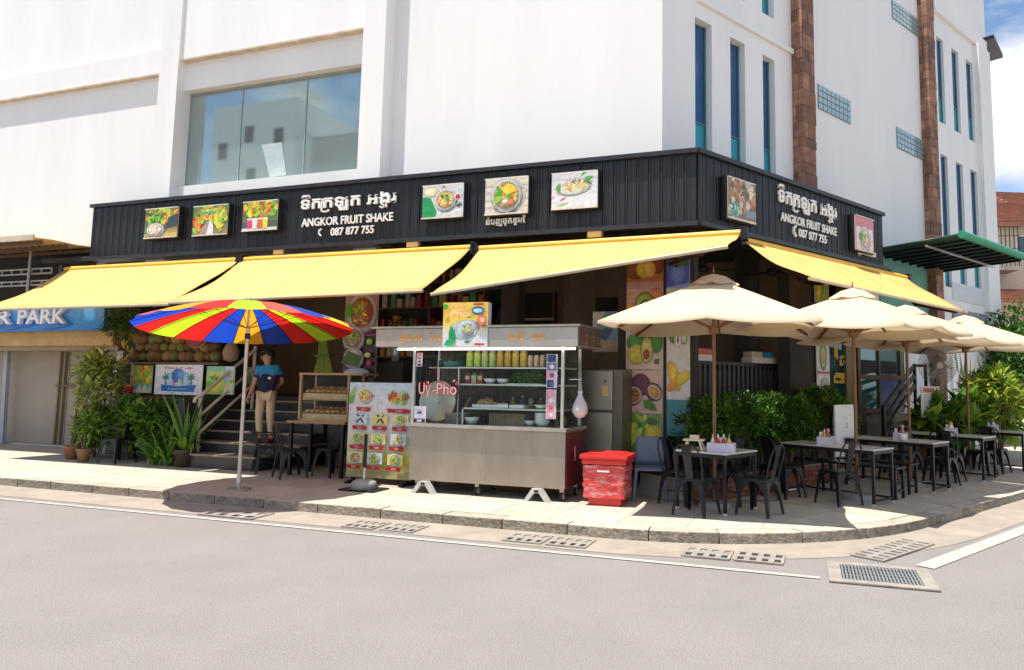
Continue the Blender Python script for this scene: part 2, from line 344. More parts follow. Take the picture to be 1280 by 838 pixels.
# kerb stones, one by one
def resample(path, step):
    out = [path[0]]; acc = 0
    for a, b in zip(path, path[1:]):
        L = (b - a).length; t = step - acc
        while t <= L: out.append(a + (b - a) * (t / L)); t += step
        acc = (acc + L) % step if L else acc
    return out
def path_pts(path):
    L = [0]
    for a, b in zip(path, path[1:]): L.append(L[-1] + (b - a).length)
    return L
ko, ki = kerb_path(0), kerb_path(.225)
lo = path_pts(ko)
def at(path, L, t):
    for i in range(len(L) - 1):
        if L[i + 1] >= t: f = (t - L[i]) / max(1e-9, L[i + 1] - L[i]); return path[i] + (path[i + 1] - path[i]) * f
    return path[-1]
t = 29.0; k = 0
while t < lo[-1] - 30:
    L = RN.uniform(.72, .95); n = 4; q = [t + .006 + (L - .012) * j / (n - 1) for j in range(n)]
    h = .128 + RN.uniform(-.004, .004); o_ = [at(ko, lo, x) for x in q]; i_ = [at(ki, lo, x) for x in q]
    c = (o_[0] + o_[-1] + i_[0] + i_[-1]) / 4
    jo = RN.uniform(-.006, .006)
    pts = [(p - c) for p in o_] + [(p - c) for p in reversed(i_)]
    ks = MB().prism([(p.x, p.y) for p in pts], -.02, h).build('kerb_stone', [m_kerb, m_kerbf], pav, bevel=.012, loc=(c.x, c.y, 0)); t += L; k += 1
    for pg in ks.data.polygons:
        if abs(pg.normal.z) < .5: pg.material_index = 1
# paving slabs clipped to the pavement outline
def clip(poly, hp):                                   # hp: (nx, ny, c) keep nx*x+ny*y>=c
    out = []
    for i in range(len(poly)):
        a, b = poly[i], poly[(i + 1) % len(poly)]; da = hp[0] * a[0] + hp[1] * a[1] - hp[2]; db = hp[0] * b[0] + hp[1] * b[1] - hp[2]
        if da >= 0: out.append(a)
        if (da >= 0) != (db >= 0): f = da / (da - db); out.append((a[0] + (b[0] - a[0]) * f, a[1] + (b[1] - a[1]) * f))
    return out
Pc = isect(KA, KB); bis = (-U + V).normalized()        # direction into the block
bn = Vector((bis.y, -bis.x, 0))                        # points to side B
if bn.dot(V) < 0: bn = -bn
inn = kerb_path(.232)[::2]
hps = []
for a, b in zip(inn, inn[1:]):
    d = (b - a); nrm = Vector((-d.y, d.x, 0)).normalized(); hps.append((nrm.x, nrm.y, nrm.dot(a)))
def slabs(frame, s0, s1, d0, d1, sign, sz):
    x = s0; j = 0
    while x < s1:
        y = d0
        while y < d1:
            q = [frame(x + .004, y + .004), frame(x + sz - .004, y + .004), frame(x + sz - .004, y + sz - .004), frame(x + .004, y + sz - .004)]
            poly = [(p.x, p.y) for p in q]; hb = (bn.x * sign, bn.y * sign, bn.dot(Pc) * sign + .004)
            poly = clip(poly, hb)
            for hp in hps:
                if len(poly) < 3: break
                poly = clip(poly, hp)
            if len(poly) >= 3:
                ar = abs(sum(poly[i][0] * poly[(i + 1) % len(poly)][1] - poly[(i + 1) % len(poly)][0] * poly[i][1] for i in range(len(poly)))) / 2
                if ar > .02:
                    cx_ = sum(p[0] for p in poly) / len(poly); cy_ = sum(p[1] for p in poly) / len(poly)
                    MB().prism([(p[0] - cx_, p[1] - cy_) for p in poly], .10, .126 + RN.uniform(-.0015, .0015)).build('paving_slab', m_pave, pav, loc=(cx_, cy_, 0))
            y += sz
        x += sz
slabs(A_, -19.2, 2.4, 8.06, 11.0, -1, .8)
slabs(B_, 6.4, 20, 4.1, 7.2, 1, .8)
# painted edge lines
lm = MB(); x = -24
while x < -.2:
    L = min(3, -.15 - x); lm.add([A_(x, 7.02, .008), A_(x + L, 7.02, .008), A_(x + L, 7.09, .009), A_(x, 7.09, .009)], [(0, 1, 2, 3)]); x += L
for i in range(12): lm.add([B_(7.25 + i * 2.5, 3.02, .008), B_(9.75 + i * 2.5, 3.02, .008), B_(9.75 + i * 2.5, 3.20, .009), B_(7.25 + i * 2.5, 3.20, .009)], [(0, 3, 2, 1)])
tag(lm.build('road_marking', m_paint), kind='structure')
# perforated gutter covers
def holed(w, dp, nx, ny, hw, hh, t=.03):
    mb, dk = MB(), MB(); xs = [-w / 2]; ys = [-dp / 2]
    for i in range(nx): c = -w / 2 + w * (i + .5) / nx; xs += [c - hw / 2, c + hw / 2]
    for j in range(ny): c = -dp / 2 + dp * (j + .5) / ny; ys += [c - hh / 2, c + hh / 2]
    xs.append(w / 2); ys.append(dp / 2)
    for i in range(len(xs) - 1):
        for j in range(len(ys) - 1):
            a, b, c, d = xs[i], xs[i + 1], ys[j], ys[j + 1]
            if i % 2 and j % 2:
                mb.add([(a, c, t), (b, c, t), (b, d, t), (a, d, t), (a, c, .002), (b, c, .002), (b, d, .002), (a, d, .002)], [(0, 4, 5, 1), (1, 5, 6, 2), (2, 6, 7, 3), (3, 7, 4, 0)])
                dk.add([(a, c, .003), (b, c, .003), (b, d, .003), (a, d, .003)], [(0, 1, 2, 3)])
            else: mb.add([(a, c, t), (b, c, t), (b, d, t), (a, d, t)], [(0, 1, 2, 3)])
    for (a, b) in (((-w / 2, -dp / 2), (w / 2, -dp / 2)), ((w / 2, -dp / 2), (w / 2, dp / 2)), ((w / 2, dp / 2), (-w / 2, dp / 2)), ((-w / 2, dp / 2), (-w / 2, -dp / 2))):
        mb.add([(*a, -.0), (*b, -.0), (*b, t), (*a, t)], [(0, 1, 2, 3)])
    return mb, dk
cov = [('worn perforated gutter cover below the rainbow umbrella pole', 295, 642), ('perforated gutter cover below the black topped pole stand, left one of its pair', 458, 655.5), ('perforated gutter cover below the left jack stand of the cart, right one of its pair', 506, 659.5), ('perforated gutter cover below the right jack stand of the cart', 660, 672.5), ('perforated gutter cover straight before the red boxes', 714, 677.5), ('square holed gutter cover before the kerb bend, left one of its pair', 885, 691), ('square holed gutter cover nearest the steel grate', 950, 696.5)]
m_void = mat('drain_void', (.012, .011, .01), .95)
for (lb, px, py), hw in zip(cov, (44, 23.5, 23.5, 26.5, 26.5, 30, 30)):
    p = G(px, py, .02); wd = (G(px + hw, py, .02) - G(px - hw, py, .02)).length * 1.0 - .012; c = thing('gutter_cover', lb, 'drain cover', (p.x, p.y, .004), RA, 'perforated gutter covers')
    a, b = holed(wd, .40, 4, 2, wd * .13, .11, .016); a.build('slab', mat('cover_concrete', (.25, .22, .19), .85, var=.2, scale=6, dirt=.3, bump=.3), c); b.build('hole_bed', m_void, c)
p = G(1117, 686, .02); c = thing('gutter_cover', 'worn slotted gutter cover at the right street kerb beside the bend', 'drain cover', (p.x, p.y, .004), RB, 'perforated gutter covers')
a, b = holed(1.2, .36, 9, 2, .05, .12, .016); a.build('slab', MT['cover_concrete'], c); b.build('hole_bed', m_void, c)
# steel drain grate with concrete collar
gc = [G(1033.5, 725, .02), G(1175.4, 738.8, .02), G(1160.2, 710.8, .02), G(1036, 701.6, .02)]
gcen = sum(gc, Vector()) / 4; ex = (gc[1] - gc[0] + gc[2] - gc[3]) / 2; gw, gd = ex.length, ((gc[3] - gc[0] + gc[2] - gc[1]) / 2).length
dg_ = thing('drain_grate', 'square steel storm drain grate in a concrete collar at the street corner', 'drain grate', (gcen.x, gcen.y, .004), math.atan2(ex.y, ex.x))
mb = MB(); w2, d2, iw, idp = gw / 2, gd / 2, gw / 2 - .115, gd / 2 - .10
mb.box(-w2, w2, -d2, -idp, 0, .02).box(-w2, w2, idp, d2, 0, .02).box(-w2, -iw, -idp, idp, 0, .0201).box(iw, w2, -idp, idp, 0, .0201); mb.build('collar', mat('collar_concrete', (.26, .23, .20), .9, var=.2, scale=7, dirt=.4, speck=.15), dg_, bevel=.006)
MB().box(-iw, iw, -idp, idp, 0, .003).build('pit', m_void, dg_)
m_gs = mat('galvanised_steel', (.30, .32, .33), .5, metal=.6, var=.2, scale=20)
bar0 = MB().box(-.008, .008, -idp, idp, .006, .018).build('bar', m_gs, dg_); nb = 22
for i in range(nb):
    x = -iw + 2 * iw * (i + .5) / nb
    if i == 0: bar0.location.x = x
    else: part('bar', bar0, dg_, (x, 0, 0))
for j in range(5): MB().box(-iw, iw, -.005, .005, .008, .0165).build('cross_bar', m_gs, dg_, loc=(0, -idp + 2 * idp * (j + .5) / 5, 0))

# ------------------------------------------------------------------ the white building
bld = thing('white_building', 'large white rendered corner building with slit windows and stone clad pillars', 'building', (0, 0, 0), RA)
def wall_holes(plane, s0, s1, z0, z1, holes, depth=.3, name='wall', m=None, xf=None, parent=None):
    xs = sorted({s0, s1, *[h[0] for h in holes], *[h[1] for h in holes]}); zs = sorted({z0, z1, *[h[2] for h in holes], *[h[3] for h in holes]})
    xs = [x for x in xs if s0 <= x <= s1]; zs = [z for z in zs if z0 <= z <= z1]; mb = MB()
    for i in range(len(xs) - 1):
        for j in range(len(zs) - 1):
            cx_, cz = (xs[i] + xs[i + 1]) / 2, (zs[j] + zs[j + 1]) / 2
            if any(h[0] < cx_ < h[1] and h[2] < cz < h[3] for h in holes): continue
            mb.add([(xs[i], plane, zs[j]), (xs[i + 1], plane, zs[j]), (xs[i + 1], plane, zs[j + 1]), (xs[i], plane, zs[j + 1])], [(0, 1, 2, 3)])
    for a, b, c, d in holes:
        y0, y1 = plane, plane + depth
        mb.add([(a, y0, c), (b, y0, c), (b, y0, d), (a, y0, d), (a, y1, c), (b, y1, c), (b, y1, d), (a, y1, d)], [(0, 1, 5, 4), (1, 2, 6, 5), (2, 3, 7, 6), (3, 0, 4, 7)])
    mb.add([(s0, plane, z1), (s1, plane, z1), (s1, plane + .45, z1), (s0, plane + .45, z1), (s0, plane, z0), (s1, plane, z0), (s1, plane + .45, z0), (s0, plane + .45, z0)], [(0, 1, 2, 3), (4, 7, 6, 5), (0, 3, 7, 4), (1, 5, 6, 2)])
    return mb.build(name, m or m_white, parent or bld, xf=xf)
ZT = 14.5; dW, wB, sgA, sgB = 11.35, 7.77, 10.75, 6.87
cor = toA(isect(dW, wB)); corB = toB(isect(dW, wB))
p1a, p1b = PA(205.5, 5, 11.0)[0], PA(228.3, 5, 11.0)[0]; p2a, p2b = PA(454.2, 40, 11.0)[0], PA(483.3, 5, 11.0)[0]
w0 = PA(228.7, 114.4, 11.2); w1 = PA(446.2, 211.1, 11.2)
wall_holes(dW, p2b - .02, cor.x, 4.3, ZT, [])
wall_holes(11.2, p1b - .02, p2a + .02, 4.0, ZT, [(w0[0], w1[0], w1[1], w0[1])], .28)
zl = PA(228.7, 75, 11.1)[1]
MB().box(p1b - .01, p2a + .01, 11.07, 11.22, zl, ZT).build('upper_panel', m_white, bld)
MB().box(p1b, p2a, 11.055, 11.21, zl - .04, zl - .003).build('ledge', m_sill, bld)
wall_holes(11.25, -40, p1a + .02, 3.9, ZT, [])
za, zb_ = PA(0, 123.7, 11.1)[1], PA(0, 97.5, 11.1)[1]
MB().box(-40, p1a + .01, 11.16, 11.27, za, zb_).build('wall_band', m_white, bld)
MB().box(-40, p1a, 11.145, 11.26, za - .04, za - .003).build('ledge', m_sill, bld)
for a, b in ((p1a, p1b), (p2a, p2b)): MB().box(a, b, 11.0, 11.5, 3.95, ZT + .05).build('pilaster', m_white, bld)
# shop window with four panes
m_pane = glass('window_glass', (.40, .50, .48), .68, .03)
win = MB().box(w0[0], w1[0], 11.36, 11.42, w1[1], w1[1] + .05).box(w0[0], w1[0], 11.36, 11.42, w0[1] - .05, w0[1]).box(w0[0], w0[0] + .05, 11.36, 11.42, w1[1] + .05, w0[1] - .05).box(w1[0] - .05, w1[0], 11.36, 11.42, w1[1] + .05, w0[1] - .05).build('window', mat('window_frame', (.35, .38, .36), .5, metal=.4), bld)
xs = [w0[0] + .05, PA(301, 150, 11.36)[0], PA(382, 140, 11.36)[0], w1[0] - .05]
for i in range(3):
    MB().box(xs[i] + .012, xs[i + 1] - .012, 11.38, 11.392, w1[1] + .05, w0[1] - .05).build('pane', m_pane, win)
    if i: MB().box(xs[i] - .012, xs[i] + .012, 11.365, 11.40, w1[1] + .05, w0[1] - .05).build('mullion', mat('glazing_bead', (.28, .42, .42), .3), win)
ip = PA(345, 190, 11.37)
for (x0, x1, x2, x3, ya, yb, c) in ((327, 336, 358, 352, 222, 178, (.5, .58, .58)),):
    pts = [PA(x0 + 10, ya, 11.372), PA(x2, ya - 3, 11.372), PA(x3, yb, 11.372), PA(x0, yb + 3, 11.372)]
    MB().add([(p[0], 11.374, p[1]) for p in pts], [(0, 1, 2, 3)]).build('notice_sheet', mat('pale_sheet', c, .6), win)
# right front: wall with slit windows
def hB(x0, y0, x1, yb, zb=None): a = PB(x0, y0, wB); b = PB(x1, yb, wB); return (a[0], b[0], (b[1] if zb is None else zb), a[1])
sl_h = [hB(868.7, 21, 890.5, 200, 4.35), hB(912.6, 45.8, 932.5, 210, 4.35), hB(953.2, 68, 970.3, 220, 4.35)]
t3 = sl_h[2]; zup = PB(953.5, 16, wB)[1]
sl_h.append((t3[0], t3[1], zup, ZT - 1)); sl_h.append((sl_h[1][0], sl_h[1][1], zup, ZT - 1)); sl_h.append((sl_h[0][0], sl_h[0][1], zup, ZT - 1))
ra = [hB(1170, 43.7, 1182.6, 157), hB(1189, 60.9, 1201.6, 168), hB(1207, 73.4, 1219.5, 179)]
zr1 = sum(h[3] for h in ra) / 3; zr0 = sum(h[2] for h in ra) / 3; ra = [(h[0], h[1], zr0, zr1) for h in ra]
rb = [hB(1175.8, 191.5, 1187, 280, 4.4), hB(1195.5, 202, 1205.5, 290, 4.4), hB(1213.8, 213, 1222.6, 300, 4.4)]
zr = sum(h[3] for h in rb) / 3; rb = [(q[0], q[1], 4.4, zr) for q in ra]
endB = PB(1240, 300, wB)[0]
wall_holes(wB, 15.6, endB, 3.9, 4.3, [], name='wall_base', xf=BA)
wall_holes(wB, corB.x, endB, 4.3, ZT, sl_h + ra + rb, .32, xf=BA)
m_gb, m_gt = glass('blue_glass', (.03, .11, .25), .35, .04), glass('teal_glass', (.04, .38, .44), .3, .05)
for i, h in enumerate(sl_h + ra + rb):
    zm = h[2] + (h[3] - h[2]) * (.52 if i < 3 else .3)
    rc_ = .13 if i < 6 else .07
    wn_ = MB().box(h[0] + .001, h[0] + .035, wB + rc_, wB + rc_ + .06, h[2], h[3]).box(h[1] - .035, h[1] - .001, wB + rc_, wB + rc_ + .06, h[2], h[3]).box(h[0] + .035, h[1] - .035, wB + rc_ + .005, wB + rc_ + .055, zm - .015, zm + .015).build('slit_window', mat('slit_frame', (.08, .2, .24), .4), bld, xf=BA)
    MB().box(h[0] + .035, h[1] - .035, wB + rc_ + .025, wB + rc_ + .04, zm + .015, h[3]).build('pane', m_gb, wn_, xf=BA)
    MB().box(h[0] + .035, h[1] - .035, wB + rc_ + .025, wB + rc_ + .04, h[2], zm - .015).build('pane', m_gt, wn_, xf=BA)
zled = PB(931, 33, wB)[1]; pl1 = PB(988.7, 0, wB)[0]; pl2 = PB(1150.4, 0, wB)[0]
MB().box(corB.x + .9, pl1 - .005, wB - .06, wB - .004, zled - .05, zled + .05).build('string_course', m_white, bld, xf=BA)
z2 = PB(1195, 25, wB)[1]
MB().box(pl2 + .75, endB, wB - .10, wB - .004, z2 - .35, z2).build('string_course', m_white, bld, xf=BA)
MB().box(endB - .9, endB + .02, wB - .16, wB - .002, 3.9, z2 - .37).build('end_pilaster', m_white, bld, xf=BA)
MB().box(endB, endB + .5, wB + .1, wB + 4, 0, ZT).build('end_wall', m_white, bld, xf=BA)
ze = PB(1238, 55, wB)[1]; 
MB().add([(endB + .02, wB - .3, ze), (endB + .75, wB - .3, ze - .4), (endB + .75, wB + 3, ze - .4), (endB + .02, wB + 3, ze), (endB + .02, wB - .3, ze - .12), (endB + .75, wB - .3, ze - .52), (endB + .75, wB + 3, ze - .52), (endB + .02, wB + 3, ze - .12)], [(0, 1, 2, 3), (4, 7, 6, 5), (0, 4, 5, 1), (1, 5, 6, 2), (2, 6, 7, 3)]).build('eave', mat('grey_roofing', (.12, .13, .14), .6), bld, xf=BA)
# stone clad pillars, each stone a piece
m_st = mat('red_sandstone', (.27, .135, .085), .8, var=.4, scale=5, bump=.5, bscale=20, rnd=.42, dirt=.4)
for (xl, xm, xr) in ((988.7, 1001.2, 1017.3), (1150.4, 1157.8, 1166.9)):
    f0 = wB - .24; a0, a1 = PB(xm, 5, f0)[0], PB(xr, 5, f0)[0]
    pl = MB().box(a0 + .03, a1 - .03, f0 + .03, wB - .003, (.1 if xl > 1100 else 3.9), ZT + .2).build('stone_pillar', m_conc, bld, xf=BA)
    z = 1.0 if xl > 1100 else 3.9
    while z < ZT:
        h = RN.uniform(.18, .36); cut = RN.choice([.36, .5, .64, 1.0]); e = RN.uniform(0, .005); W_ = a1 - a0
        MB().box(a0 + .032, a0 + W_ * cut - .004, f0 - e, f0 + .028, z + .004, z + h - .004).build('stone', m_st, pl, xf=BA)
        if cut < 1: MB().box(a0 + W_ * cut + .004, a1 - .032, f0 - RN.uniform(0, .005), f0 + .028, z + .004, z + h - .004).build('stone', m_st, pl, xf=BA)
        cc = RN.choice([.4, .6, 1.0]); dep = wB - f0
        MB().box(a0 - RN.uniform(0, .005), a0 + .028, f0, f0 + dep * cc - .004, z + .004, z + h - .004).build('stone', m_st, pl, xf=BA)
        if cc < 1: MB().box(a0 - RN.uniform(0, .005), a0 + .028, f0 + dep * cc + .004, wB - .004, z + .004, z + h - .004).build('stone', m_st, pl, xf=BA)
        z += h
# glass block lights
m_gbk = glass('glass_block', (.34, .48, .50), .25, .12)
for (x0, y0, x1, y1) in ((1021.5, 105, 1062.7, 155.8), (1120, 158.5, 1153.5, 201), (1114, -1, 1147.5, 47)):
    a = PB(x0, y0, wB); b = PB(x1, y1, wB); hh = (a[1] - b[1]); nx = 8; nzz = 4
    gp = MB().box(a[0], b[0], wB - .012, wB - .003, b[1], a[1]).build('glass_block_light', m_conc, bld, xf=BA); cw, ch = (b[0] - a[0]) / nx, hh / nzz
    for i in range(nx):
        for j in range(nzz): MB().box(a[0] + i * cw + .012, a[0] + (i + 1) * cw - .012, wB - .03, wB - .013, b[1] + j * ch + .012, b[1] + (j + 1) * ch - .012).build('glass_block', m_gbk, gp, xf=BA)
# ground floor shell
FL = 1.35; zS = PA(875.6, 279, sgA)[1]
m_floor = mat('dark_floor', (.06, .05, .045), .5, var=.2)
fl = MB().box(-14.2, -11.25, 11.0, 15, .1, FL).box(-11.25, -8.75, 11.85, 15, .1, FL - .002).box(-8.75, cor.x - .6, 11.05, 15, .1, FL + .002).build('raised_floor', m_floor, bld)
MB().box(corB.x + .25, 14.6, 7.35, 11.6, .1, FL - .004).build('raised_floor', m_floor, bld, xf=BA)
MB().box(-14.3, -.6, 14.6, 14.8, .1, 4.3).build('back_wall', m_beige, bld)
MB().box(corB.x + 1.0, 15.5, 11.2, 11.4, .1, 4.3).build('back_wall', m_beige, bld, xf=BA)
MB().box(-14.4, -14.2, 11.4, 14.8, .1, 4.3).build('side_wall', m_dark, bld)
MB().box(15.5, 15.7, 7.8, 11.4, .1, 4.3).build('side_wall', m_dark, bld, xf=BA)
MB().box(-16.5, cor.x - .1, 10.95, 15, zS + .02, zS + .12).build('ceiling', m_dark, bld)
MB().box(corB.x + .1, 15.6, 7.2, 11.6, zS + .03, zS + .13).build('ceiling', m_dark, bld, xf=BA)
for s_ in (-14.1, -8.55, -5.3): MB().box(s_ - .16, s_ + .16, 11.35, 11.67, FL, zS + .02).build('column', m_dark, bld)
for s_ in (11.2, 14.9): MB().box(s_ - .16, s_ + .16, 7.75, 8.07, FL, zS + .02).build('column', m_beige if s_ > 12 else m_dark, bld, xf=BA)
# openings and panels on the inner walls
for x0, x1, y0, y1 in ((648, 692, 366, 408), (735, 776, 372, 402), (500, 560, 360, 415)):
    a = PA(x0, y1, 14.55); b = PA(x1, y0, 14.55); f_ = MB().box(a[0], b[0], 14.52, 14.598, a[1], b[1]).build('dark_opening', m_dark, bld)
    MB().box(a[0] - .06, a[0], 14.48, 14.597, a[1], b[1]).box(b[0], b[0] + .06, 14.48, 14.597, a[1], b[1]).build('jamb', m_wood, f_)
a = PA(650, 401, 14.4); b = PA(692, 397, 14.4); MB().box(a[0], b[0], 14.38, 14.5, a[1], a[1] + .05).build('shelf', mat('pale_shelf', (.5, .42, .33), .6), bld)
for x0, x1, y0, y1, mm in ((896, 926, 415, 462, m_dark), (938, 972, 395, 462, m_dark), (950, 955, 400, 462, m_wood), (940, 948, 410, 460, mat('pale_curtain', (.35, .36, .33), .8)), (960, 972, 350, 380, m_wood)):
    a = PB(x0, y1, 11.1); b = PB(x1, y0, 11.1); q = 11.15 - (.03 if mm is not m_dark else 0); MB().box(a[0], b[0], q, 11.198, a[1], b[1]).build('dark_opening' if mm is m_dark else 'door_panel', mm, bld, xf=BA)
# ceiling fans
for (px, py, dd) in ((878, 335, 12.4), (965, 340, 13.2)):
    s_, z_ = PA(px, py, dd); z_ = min(z_, zS - .28); cf = thing('ceiling_fan', 'dark ceiling fan inside the restaurant behind the %s' % ('first cream parasol top' if px < 900 else 'right street awning end'), 'fan', A_(s_, dd, z_), rad(20))
    MB().cyl((0, 0, -.06), (0, 0, .05), .1, n=12).cyl((0, 0, .05), (0, 0, zS + .02 - z_), .015, n=6).build('motor', m_blackm, cf)
    for k in range(3): MB().box(.09, .62, -.06, .06, -.012, .0, M=Matrix.Rotation(k * 2.094, 4, 'Z')).build('blade', m_blackm, cf)
# ------------------------------------------------------------------ food pictures (flat prints)
GRN, DGRN, LGRN, YEL, ORG, RED, WHT, BRN, CRM = (.10, .38, .04), (.03, .16, .03), (.30, .55, .06), (.85, .62, .05), (.80, .30, .03), (.55, .03, .03), (.85, .85, .83), (.20, .09, .04), (.78, .66, .42)
def bowl(P, x, z, r, pal, rim=WHT, asp=.92, garnish=True):
    P.oval(x + r * .06, z - r * .1, r * 1.03, r * 1.0 * asp, (.35, .33, .3), n=20); P.oval(x, z, r, r * asp, rim, n=22); P.oval(x, z, r * .84, r * .82 * asp, tuple(c * .72 for c in rim), n=20); P.oval(x, z, r * .78, r * .74 * asp, pal[0], n=18)
    P.scatter(x, z, r * .66, r * .6 * asp, 46, pal, r * .17, .4)
    if garnish:
        for i in range(4): P.leaf(x + RN.uniform(-.3, .1) * r, z + RN.uniform(-.2, .3) * r, r * .5, r * .2, RN.uniform(0, 3), RN.choice([GRN, LGRN, DGRN]))
NOOD = [(.78, .55, .14), (.82, .68, .30), (.66, .40, .10), (.55, .20, .08), (.30, .45, .08), (.85, .74, .5)]
def pic_fruit(P, w, h, k):
    P.rect(0, w, 0, h, (.06, .10, .05)); P.grad(0, w, 0, h, [(.35, .26, .12), (.10, .16, .06), (.16, .24, .06)], 6)
    P.scatter(w * .5, h * .72, w * .48, h * .26, 60, [YEL, (.8, .7, .1), ORG, LGRN, GRN, (.6, .12, .05)], w * .08, .7)
    if k == 0:
        P.scatter(w * .3, h * .7, w * .28, h * .2, 30, [GRN, DGRN, LGRN], w * .1, .3); P.rect(0, w, 0, h * .16, (.5, .36, .12)); P.poly([(w * .5, 0), (w, 0), (w, h * .45), (w * .8, h * .4)], (.62, .46, .14))
        bowl(P, w * .34, h * .28, w * .27, [CRM, WHT, (.8, .5, .3)], asp=.6, garnish=False); P.poly([(w * .6, h * .3), (w, h * .34), (w, h * .75), (w * .78, h * .7)], (.05, .07, .08))
    if k == 1:
        P.poly([(w * .1, 0), (w * .55, 0), (w * .6, h * .5), (w * .45, h * .5)], (.42, .30, .24)); P.poly([(w * .4, 0), (w * .62, 0), (w * .58, h * .5), (w * .5, h * .5)], (.8, .8, .8))
        P.rect(w * .3, w * .7, h * .72, h * .8, (.1, .4, .3)); P.scatter(w * .8, h * .45, w * .2, h * .3, 30, [YEL, LGRN, (.9, .75, .1)], w * .08, .7); P.scatter(w * .14, h * .4, w * .14, h * .3, 24, [RED, ORG, LGRN], w * .07, .8)
    if k == 2:
        P.rect(0, w, 0, h * .1, (.75, .72, .7)); P.rect(0, w, h * .1, h * .32, (.08, .12, .1))
        for i, c in enumerate(((.7, .08, .22), (.82, .75, .7), (.72, .16, .06), (.86, .7, .05))): P.poly([(w * (.16 + i * .15), h * .08), (w * (.28 + i * .15), h * .08), (w * (.30 + i * .15), h * .40), (w * (.14 + i * .15), h * .40)], c); P.oval(w * (.22 + i * .15), h * .40, w * .08, h * .025, (.9, .88, .85))
def pic_dish(P, w, h, k):
    if k == 0:
        P.rect(0, w, 0, h, (.62, .66, .68)); P.oval(w * .2, h * .8, w * .2, h * .16, (.78, .72, .5)); P.poly([(0, 0), (w * .3, 0), (w * .36, h * .2), (w * .2, h * .62), (0, h * .66)], (.02, .30, .10)); bowl(P, w * .57, h * .55, w * .27, NOOD); P.oval(w * .88, h * .6, w * .09, h * .1, WHT); P.oval(w * .88, h * .6, w * .06, h * .07, RED); P.rect(w * .5, w * .56, h * .9, h * .95, RED); P.poly([(w * .45, 0), (w * .95, h * .2), (w * .97, h * .24), (w * .5, h * .05)], (.85, .86, .88)); P.leaf(w * .85, h * .3, w * .16, h * .07, .4, (.03, .03, .03))
    if k == 1:
        P.rect(0, w, 0, h, (.70, .64, .55))
        for i in range(5): P.rect(0, w, h * i * .2, h * (i * .2 + .03), (.6, .52, .42))
        P.oval(w * .53, h * .52, w * .42, h * .44, (.80, .80, .78), n=24); bowl(P, w * .5, h * .52, w * .36, [(.6, .45, .15), YEL, (.8, .6, .15), ORG], rim=(.7, .74, .72), asp=1.05); P.oval(w * .56, h * .68, w * .16, h * .14, YEL, jit=.15); P.leaf(w * .24, h * .4, w * .3, h * .18, .9, GRN); P.leaf(w * .2, h * .34, w * .26, h * .18, .5, LGRN); P.oval(w * .62, h * .32, w * .1, h * .09, (.7, .22, .1)); P.oval(w * .48, h * .34, w * .07, h * .06, WHT)
    if k == 2:
        P.grad(0, w, 0, h, [(.80, .80, .82), (.62, .64, .70)], 6); P.oval(w * .5, h * .56, w * .38, h * .22, (.5, .62, .5), .1, 22); P.oval(w * .5, h * .58, w * .36, h * .2, (.75, .82, .72), .1, 22); P.scatter(w * .5, h * .62, w * .26, h * .14, 70, [YEL, (.86, .74, .3), CRM, ORG], w * .05, .25); P.scatter(w * .48, h * .7, w * .16, h * .1, 24, [(.7, .6, .55), BRN, CRM], w * .04, .3); P.leaf(w * .12, h * .5, w * .18, h * .14, 1.2, GRN); P.leaf(w * .7, h * .7, w * .24, h * .14, .5, GRN); P.leaf(w * .62, h * .84, w * .24, h * .05, .7, GRN); P.leaf(w * .18, h * .22, w * .2, h * .04, .5, RED); P.leaf(w * .1, h * .08, w * .32, h * .05, .2, LGRN); P.leaf(0, h * .3, w * .1, h * .03, .5, RED); P.leaf(w * .75, h * .72, w * .2, h * .03, -.5, (.3, .05, .08))
    if k == 3:
        P.rect(0, w, 0, h, (.28, .17, .09)); P.scatter(w * .5, h * .62, w * .48, h * .36, 120, [(.45, .24, .1), (.6, .42, .25), (.3, .16, .08), (.7, .6, .5), (.25, .2, .12)], w * .11, .7); P.scatter(w * .25, h * .2, w * .2, h * .14, 20, [(.12, .4, .28), (.4, .5, .35), (.6, .65, .6)], w * .09, .6); P.poly([(w * .6, h * .1), (w, h * .12), (w, h * .3), (w * .62, h * .28)], (.2, .3, .36)); P.rect(0, w, 0, h * .05, (.6, .5, .4))
    if k == 4:
        P.rect(0, w, 0, h, (.62, .24, .26)); P.rect(w * .06, w * .94, h * .05, h * .68, (.78, .70, .66)); P.text('SHAKE', w * .5, h * .78, h * .1, (.75, .2, .25), w * .6, 'CENTER', .02); bowl(P, w * .5, h * .38, w * .3, [(.7, .55, .4), (.8, .7, .6), (.5, .25, .15)], asp=1.1); P.leaf(w * .26, h * .3, w * .22, h * .18, 1.4, GRN)

# ------------------------------------------------------------------ fascia sign
fas = thing('fascia_sign', 'long black ribbed metal fascia sign wrapping the corner with white lettering', 'sign', (0, 0, 0), RA)
s0, zt = PA(117.5, 258, sgA)[0], PA(870, 190, sgA)[1]; cA, cB = toA(isect(sgA, sgB)).x, toB(isect(sgA, sgB)).x; s1 = PB(1102.5, 270, sgB)[0]
MB().box(s0 + .004, cA - .03, sgA + .03, dW - .36, zS + .004, zt - .01).build('backing_frame', m_dark, fas)
MB().box(cB + .05, s1 - .004, sgB + .03, wB - .51, zS + .004, zt - .01).build('backing_frame', m_dark, fas, xf=BA)
def board(w, h): return MB().prism([(0, .028), (0, .016), (.016, -.004), (.034, -.004), (.05, .014), (w * .5, .014), (w * .5 + .008, .008), (w * .5 + .016, .014), (w - .004, .014), (w - .004, .028)], 0, h)
hh = zt - zS - .05; nA = int(round((cA - s0) / .19)); wA_ = (cA - s0 - .03) / nA; nB_ = int(round((s1 - cB) / .19)); wB_ = (s1 - cB - .03) / nB_
